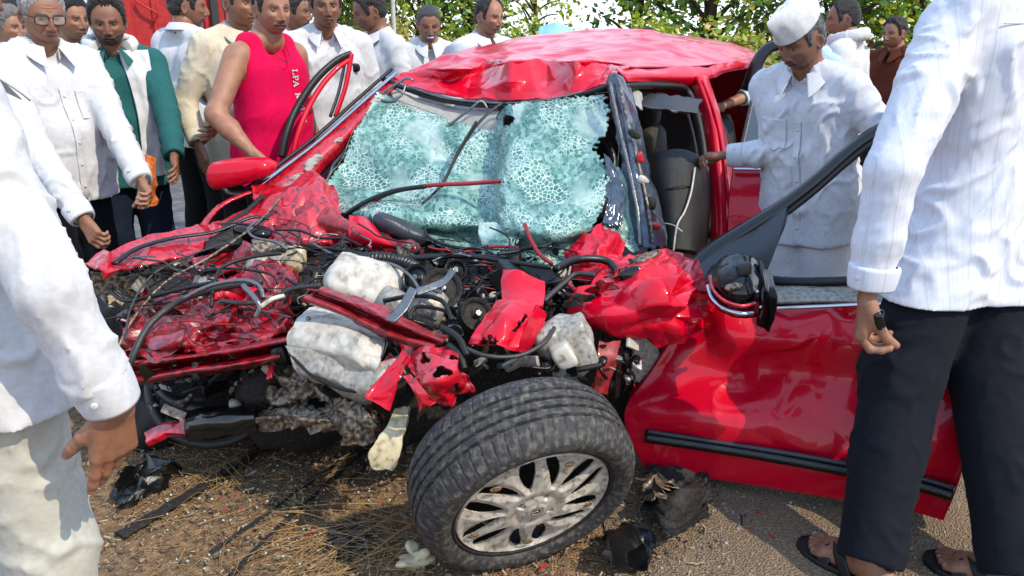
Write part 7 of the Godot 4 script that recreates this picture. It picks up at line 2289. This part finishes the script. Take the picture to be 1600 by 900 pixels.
func litter() -> void:
	var tint := tri_mat("chip", Color.WHITE, 0.85, 8.0)
	tint.vertex_color_use_as_albedo = true
	var stone := lump(Vector3.ZERO, Vector3(1.0, 0.62, 0.85), Basis(), 0.10, 1.3, 5, 8, 0.3)
	scatter("gravel_stones", "small pale stones on the worn tarmac", mesh(stone), tint, 5200, func(i: int) -> Array:
		var x := 0.25 + 2.6 * hash1(i * 3 + 1)
		var z := -1.0 - 2.2 * hash1(i * 3 + 2)
		var s := 0.0030 + 0.0065 * pow(hash1(i * 3 + 3), 4.0)
		var g := 0.09 + 0.19 * pow(hash1(i + 7), 1.5)
		return [Transform3D(Basis.from_euler(Vector3(hash1(i) * 6, hash1(i + 1) * 6, 0)).scaled(Vector3.ONE * s * 1.6), Vector3(x, 0.004, z)), Color(g * 1.1, g, g * 0.86)])
	scatter("pebbles", "earth crumbs and pebbles in the dirt", mesh(stone), tint, 5200, func(i: int) -> Array:
		var x := -1.9 + 2.6 * hash1(i * 3 + 11)
		var z := -1.15 - 1.9 * hash1(i * 3 + 12)
		var s := 0.003 + 0.010 * pow(hash1(i * 3 + 13), 3.0)
		var g := 0.5 + 0.9 * hash1(i + 17)
		return [Transform3D(Basis.from_euler(Vector3(hash1(i) * 6, hash1(i + 1) * 6, 0)).scaled(Vector3.ONE * s * 1.6), Vector3(x, 0.004, z)), Color(0.19, 0.14, 0.095) * g])
	var chip := MB.new()
	for p in [Vector3(-1, 0, -0.25), Vector3(1, 0.1, -0.2), Vector3(0.9, 0.0, 0.22), Vector3(-0.9, 0.14, 0.2)]: chip.add(p)
	for p in [Vector3(-1, -0.1, -0.25), Vector3(1, 0.0, -0.2), Vector3(0.9, -0.1, 0.22), Vector3(-0.9, 0.04, 0.2)]: chip.add(p)
	chip.quad(0, 1, 2, 3); chip.quad(7, 6, 5, 4); chip.quad(0, 4, 5, 1); chip.quad(2, 6, 7, 3); chip.quad(1, 5, 6, 2); chip.quad(3, 7, 4, 0)
	scatter("chaff", "bits of chopped straw and husk in the dirt", mesh(chip, true), tint, 12000, func(i: int) -> Array:
		var x := -1.9 + 2.5 * hash1(i * 3 + 21)
		var z := -1.15 - 1.9 * hash1(i * 3 + 22)
		var s := 0.003 + 0.009 * pow(hash1(i * 3 + 23), 3.0)
		var g := 0.25 + 0.85 * pow(hash1(i + 27), 1.6)
		return [Transform3D(Basis.from_euler(Vector3((hash1(i) - 0.5) * 0.8, hash1(i + 1) * 6.3, (hash1(i + 2) - 0.5) * 0.8)).scaled(Vector3.ONE * s), Vector3(x, 0.008 + 0.006 * hash1(i + 4), z)), Color(0.42, 0.33, 0.20) * g])
	var crumb := bevel_box(Vector3(1.0, 0.7, 0.85), 0.12)
	scatter("glass_crumbs", "tiny blue green glass crumbs fallen in front of the wreck", mesh(crumb, true), tint, 320, func(i: int) -> Array:
		var q := on_ground(230.0 + 560.0 * hash1(i * 3 + 31), 660.0 + 230.0 * pow(hash1(i * 3 + 32), 1.6), 0.008)
		var s := 0.003 + 0.004 * hash1(i + 35)
		return [Transform3D(Basis.from_euler(Vector3(hash1(i) * 6, hash1(i + 1) * 6, 0)).scaled(Vector3.ONE * s), q), Color(0.45, 0.68, 0.64) * (0.6 + 0.6 * hash1(i + 36))])
	scatter("paint_flakes", "small red paint flakes and plastic splinters on the dirt", mesh(chip, true), tint, 170, func(i: int) -> Array:
		var q := on_ground(210.0 + 1000.0 * hash1(i * 3 + 41), 670.0 + 220.0 * pow(hash1(i * 3 + 42), 1.3), 0.009)
		var s := 0.004 + 0.010 * pow(hash1(i + 45), 2.0)
		return [Transform3D(Basis.from_euler(Vector3((hash1(i) - 0.5), hash1(i + 1) * 6, 0)).scaled(Vector3(s, s, s * 2.2)), q), [Color(0.45, 0.005, 0.03), Color(0.02, 0.02, 0.022), Color(0.02, 0.02, 0.022), Color(0.5, 0.5, 0.48)][i % 4]])
	# long dry stalks
	tri_mat("straw", Color.WHITE, 0.7, 3.0, noise_tex(0.05, Color(0.34, 0.24, 0.13), Color(0.80, 0.67, 0.45), 81, 4))
	var m := MB.new()
	for i in 330:
		var px := 190.0 + 470.0 * hash1(i * 7 + 1)
		var py := 690.0 + 210.0 * hash1(i * 7 + 2)
		var l := 0.03 + 0.07 * hash1(i * 7 + 3)
		if i % 5 == 0:
			px = 500.0 + 160.0 * hash1(i * 7 + 1)
			py = 800.0 + 100.0 * hash1(i * 7 + 2)
			l = 0.08 + 0.16 * hash1(i * 7 + 3)
		elif i % 3 == 1:
			px = 270.0 + 110.0 * hash1(i * 7 + 1)
			py = 690.0 + 70.0 * hash1(i * 7 + 2)
		var o := on_ground(px, py, 0.008 + 0.02 * hash1(i + 5))
		var a := hash1(i * 7 + 4) * TAU if i % 5 else -0.6 + (hash1(i * 7 + 4) - 0.5) * 2.6
		var d := Vector3(cos(a), 0, sin(a)) * l
		m.join(tube([o - d, o + Vector3(0, 0.008 * hash1(i + 6), 0) + d.rotated(Vector3.UP, 1.57) * (hash1(i + 8) - 0.5) * 0.4, o + d], 0.0009 + 0.0010 * hash1(i + 9), 0.0005, 4, 3))
	for k in [[480, 890, 700, 760], [440, 795, 640, 790], [560, 880, 680, 800], [600, 890, 690, 810], [430, 800, 520, 815], [520, 900, 640, 845]]:
		m.join(tube([on_ground(k[0], k[1], 0.012), on_ground((k[0] + k[2]) / 2.0, (k[1] + k[3]) / 2.0 - 6, 0.03), on_ground(k[2], k[3], 0.02)], 0.003, 0.0018, 5, 5))
	var st := part("straw", mesh(m), mats.straw, null)
	tag(st, "dry yellow straw stalks strewn before the wheel", "", "", "stuff")
	# black strips and rods thrown on the dirt
	var lay := func(called: String, label: String, cat: String, path: Array, r: float, fl: float, mat: String, wob := 0.2) -> void:
		var q := []
		for i in range(0, path.size(), 2): q.append(on_ground(path[i], path[i + 1], r * fl + 0.006))
		var o := part(called, mesh(tube(q, r, r * 0.8, 8, 8, fl, wob)), mats[mat], null)
		tag(o, label, cat)
	lay.call("trim_strip", "wide black trim strip lying from the khaki trousers towards the beam", "trim strip", [188, 836, 250, 800, 330, 752, 400, 706, 452, 672, 520, 640], 0.024, 0.35, "soot", 0.5)
	lay.call("rod", "thin dark rod on the dirt, the one further from the wheel", "rod", [330, 862, 420, 800, 500, 742, 560, 704], 0.006, 0.8, "soot")
	lay.call("rod", "longer thin dark rod on the dirt pointing to the hanging bracket", "rod", [360, 900, 430, 830, 500, 766, 570, 706, 600, 690], 0.009, 0.7, "soot", 0.5)
	lay.call("twig", "dark crooked twig below the hanging bracket", "twig", [548, 748, 570, 730, 560, 712, 575, 700], 0.006, 0.8, "soot", 0.6)
	# broken plastic by the khaki trousers
	var shard := func(label: String, quad: Array, mat: String, seed_: int, y := 0.03) -> void:
		var r := []
		for i in 2:
			var line := []
			for j in 3: line.append(on_ground(quad[(i * 3 + j) * 2], quad[(i * 3 + j) * 2 + 1], y * (0.4 + hash1(seed_ + i * 3 + j))))
			r.append(line)
		var o := part("plastic_shard", mesh(sheet(r, 60, 60, 0.050, 17.0, 0.005, seed_, 0.014), false, 0.4), mats[mat], null)
		tag(o, label, "shard", "broken plastic on the ground")
	shard.call("slatted dark grey plastic shard beside the khaki knee, the upper one", [186, 742, 225, 722, 272, 716, 182, 764, 232, 748, 282, 730], "black_plastic", 201, 0.05)
	shard.call("slatted dark grey plastic shard beside the khaki knee, the lower one", [180, 768, 222, 752, 262, 742, 184, 796, 218, 780, 250, 760], "black_plastic", 202, 0.035)
	shard.call("flat grey plate of plastic half under straw left of the wheel", [508, 832, 545, 815, 585, 815, 510, 866, 545, 868, 580, 848], "grey_plastic", 203, 0.012)
	shard.call("black crumpled sheet right of the wheel, dull and torn", [1010, 720, 1060, 715, 1108, 730, 1002, 790, 1055, 830, 1110, 800], "soot", 204, 0.07)
	shard.call("shiny black plastic scrap close to the wheel's lower edge", [945, 835, 985, 812, 1022, 842, 938, 872, 980, 890, 1020, 880], "black_plastic", 205, 0.05)
	shard.call("brown torn scrap under the door's front corner", [1005, 745, 1030, 740, 1045, 755, 1000, 780, 1025, 790, 1040, 780], "torn_metal", 206, 0.09)
	var wh := part("paper_scrap", mesh(lump(on_ground(650, 872, 0.03), Vector3(0.075, 0.06, 0.06), Basis(), 0.045, 44.0, 210, 40, 0.2)), mats.cream, null)
	tag(wh, "crumpled cream scrap at the wheel's foot", "scrap")
	var fl := part("stone", mesh(lump(on_ground(1160, 735, 0.012), Vector3(0.07, 0.03, 0.05), Basis(), 0.01, 16.0, 211, 18, 0.3)), mats.gravel_road, null)
	tag(fl, "flat stone under the open door's sill", "stone")
	# cloth bag in the old man's hand
	tri_mat("printed_cloth", Color.WHITE, 0.8, 9.0, noise_tex(0.03, Color(0.30, 0.08, 0.16), Color(0.85, 0.62, 0.12), 83, 3, 512, FastNoiseLite.TYPE_CELLULAR, [[0.5, Color(0.72, 0.34, 0.06)]]))
	var bag := part("cloth_bag", mesh(sheet(rowp([[222, 248, 3.14, 231, 244, 3.12, 239, 248, 3.14], [220, 282, 3.12, 231, 284, 3.09, 242, 284, 3.12], [226, 314, 3.14, 234, 322, 3.12, 241, 316, 3.14]]), 40, 30, 0.03, 20.0, 0.025, 84)), mats.printed_cloth, null)
	tag(bag, "small orange printed cloth bag in the old man's hand", "bag")
	# keys in the tall man's hand
	var ky := thing("keys", "dark key fob with keys in the tall man's fist", "keys", "", at(1372, 500, 1.9))
	part("fob", mesh(lump(at(1374, 502, 1.88), Vector3(0.024, 0.05, 0.014), Basis(Vector3.BACK, 0.35), 0.001, 20.0, 3, 18, 0.5)), mats.gloss_black, ky)
	part("key", mesh(bar(at(1370, 496, 1.885), at(1384, 520, 1.88), 0.008, 0.002, 0.0008)), mats.bare_metal, ky)
	part("ring", mesh(torus(at(1376, 490, 1.885), Vector3(0.3, 0.2, 1).normalized(), 0.010, 0.001, 20, 5)), mats.bare_metal, ky)
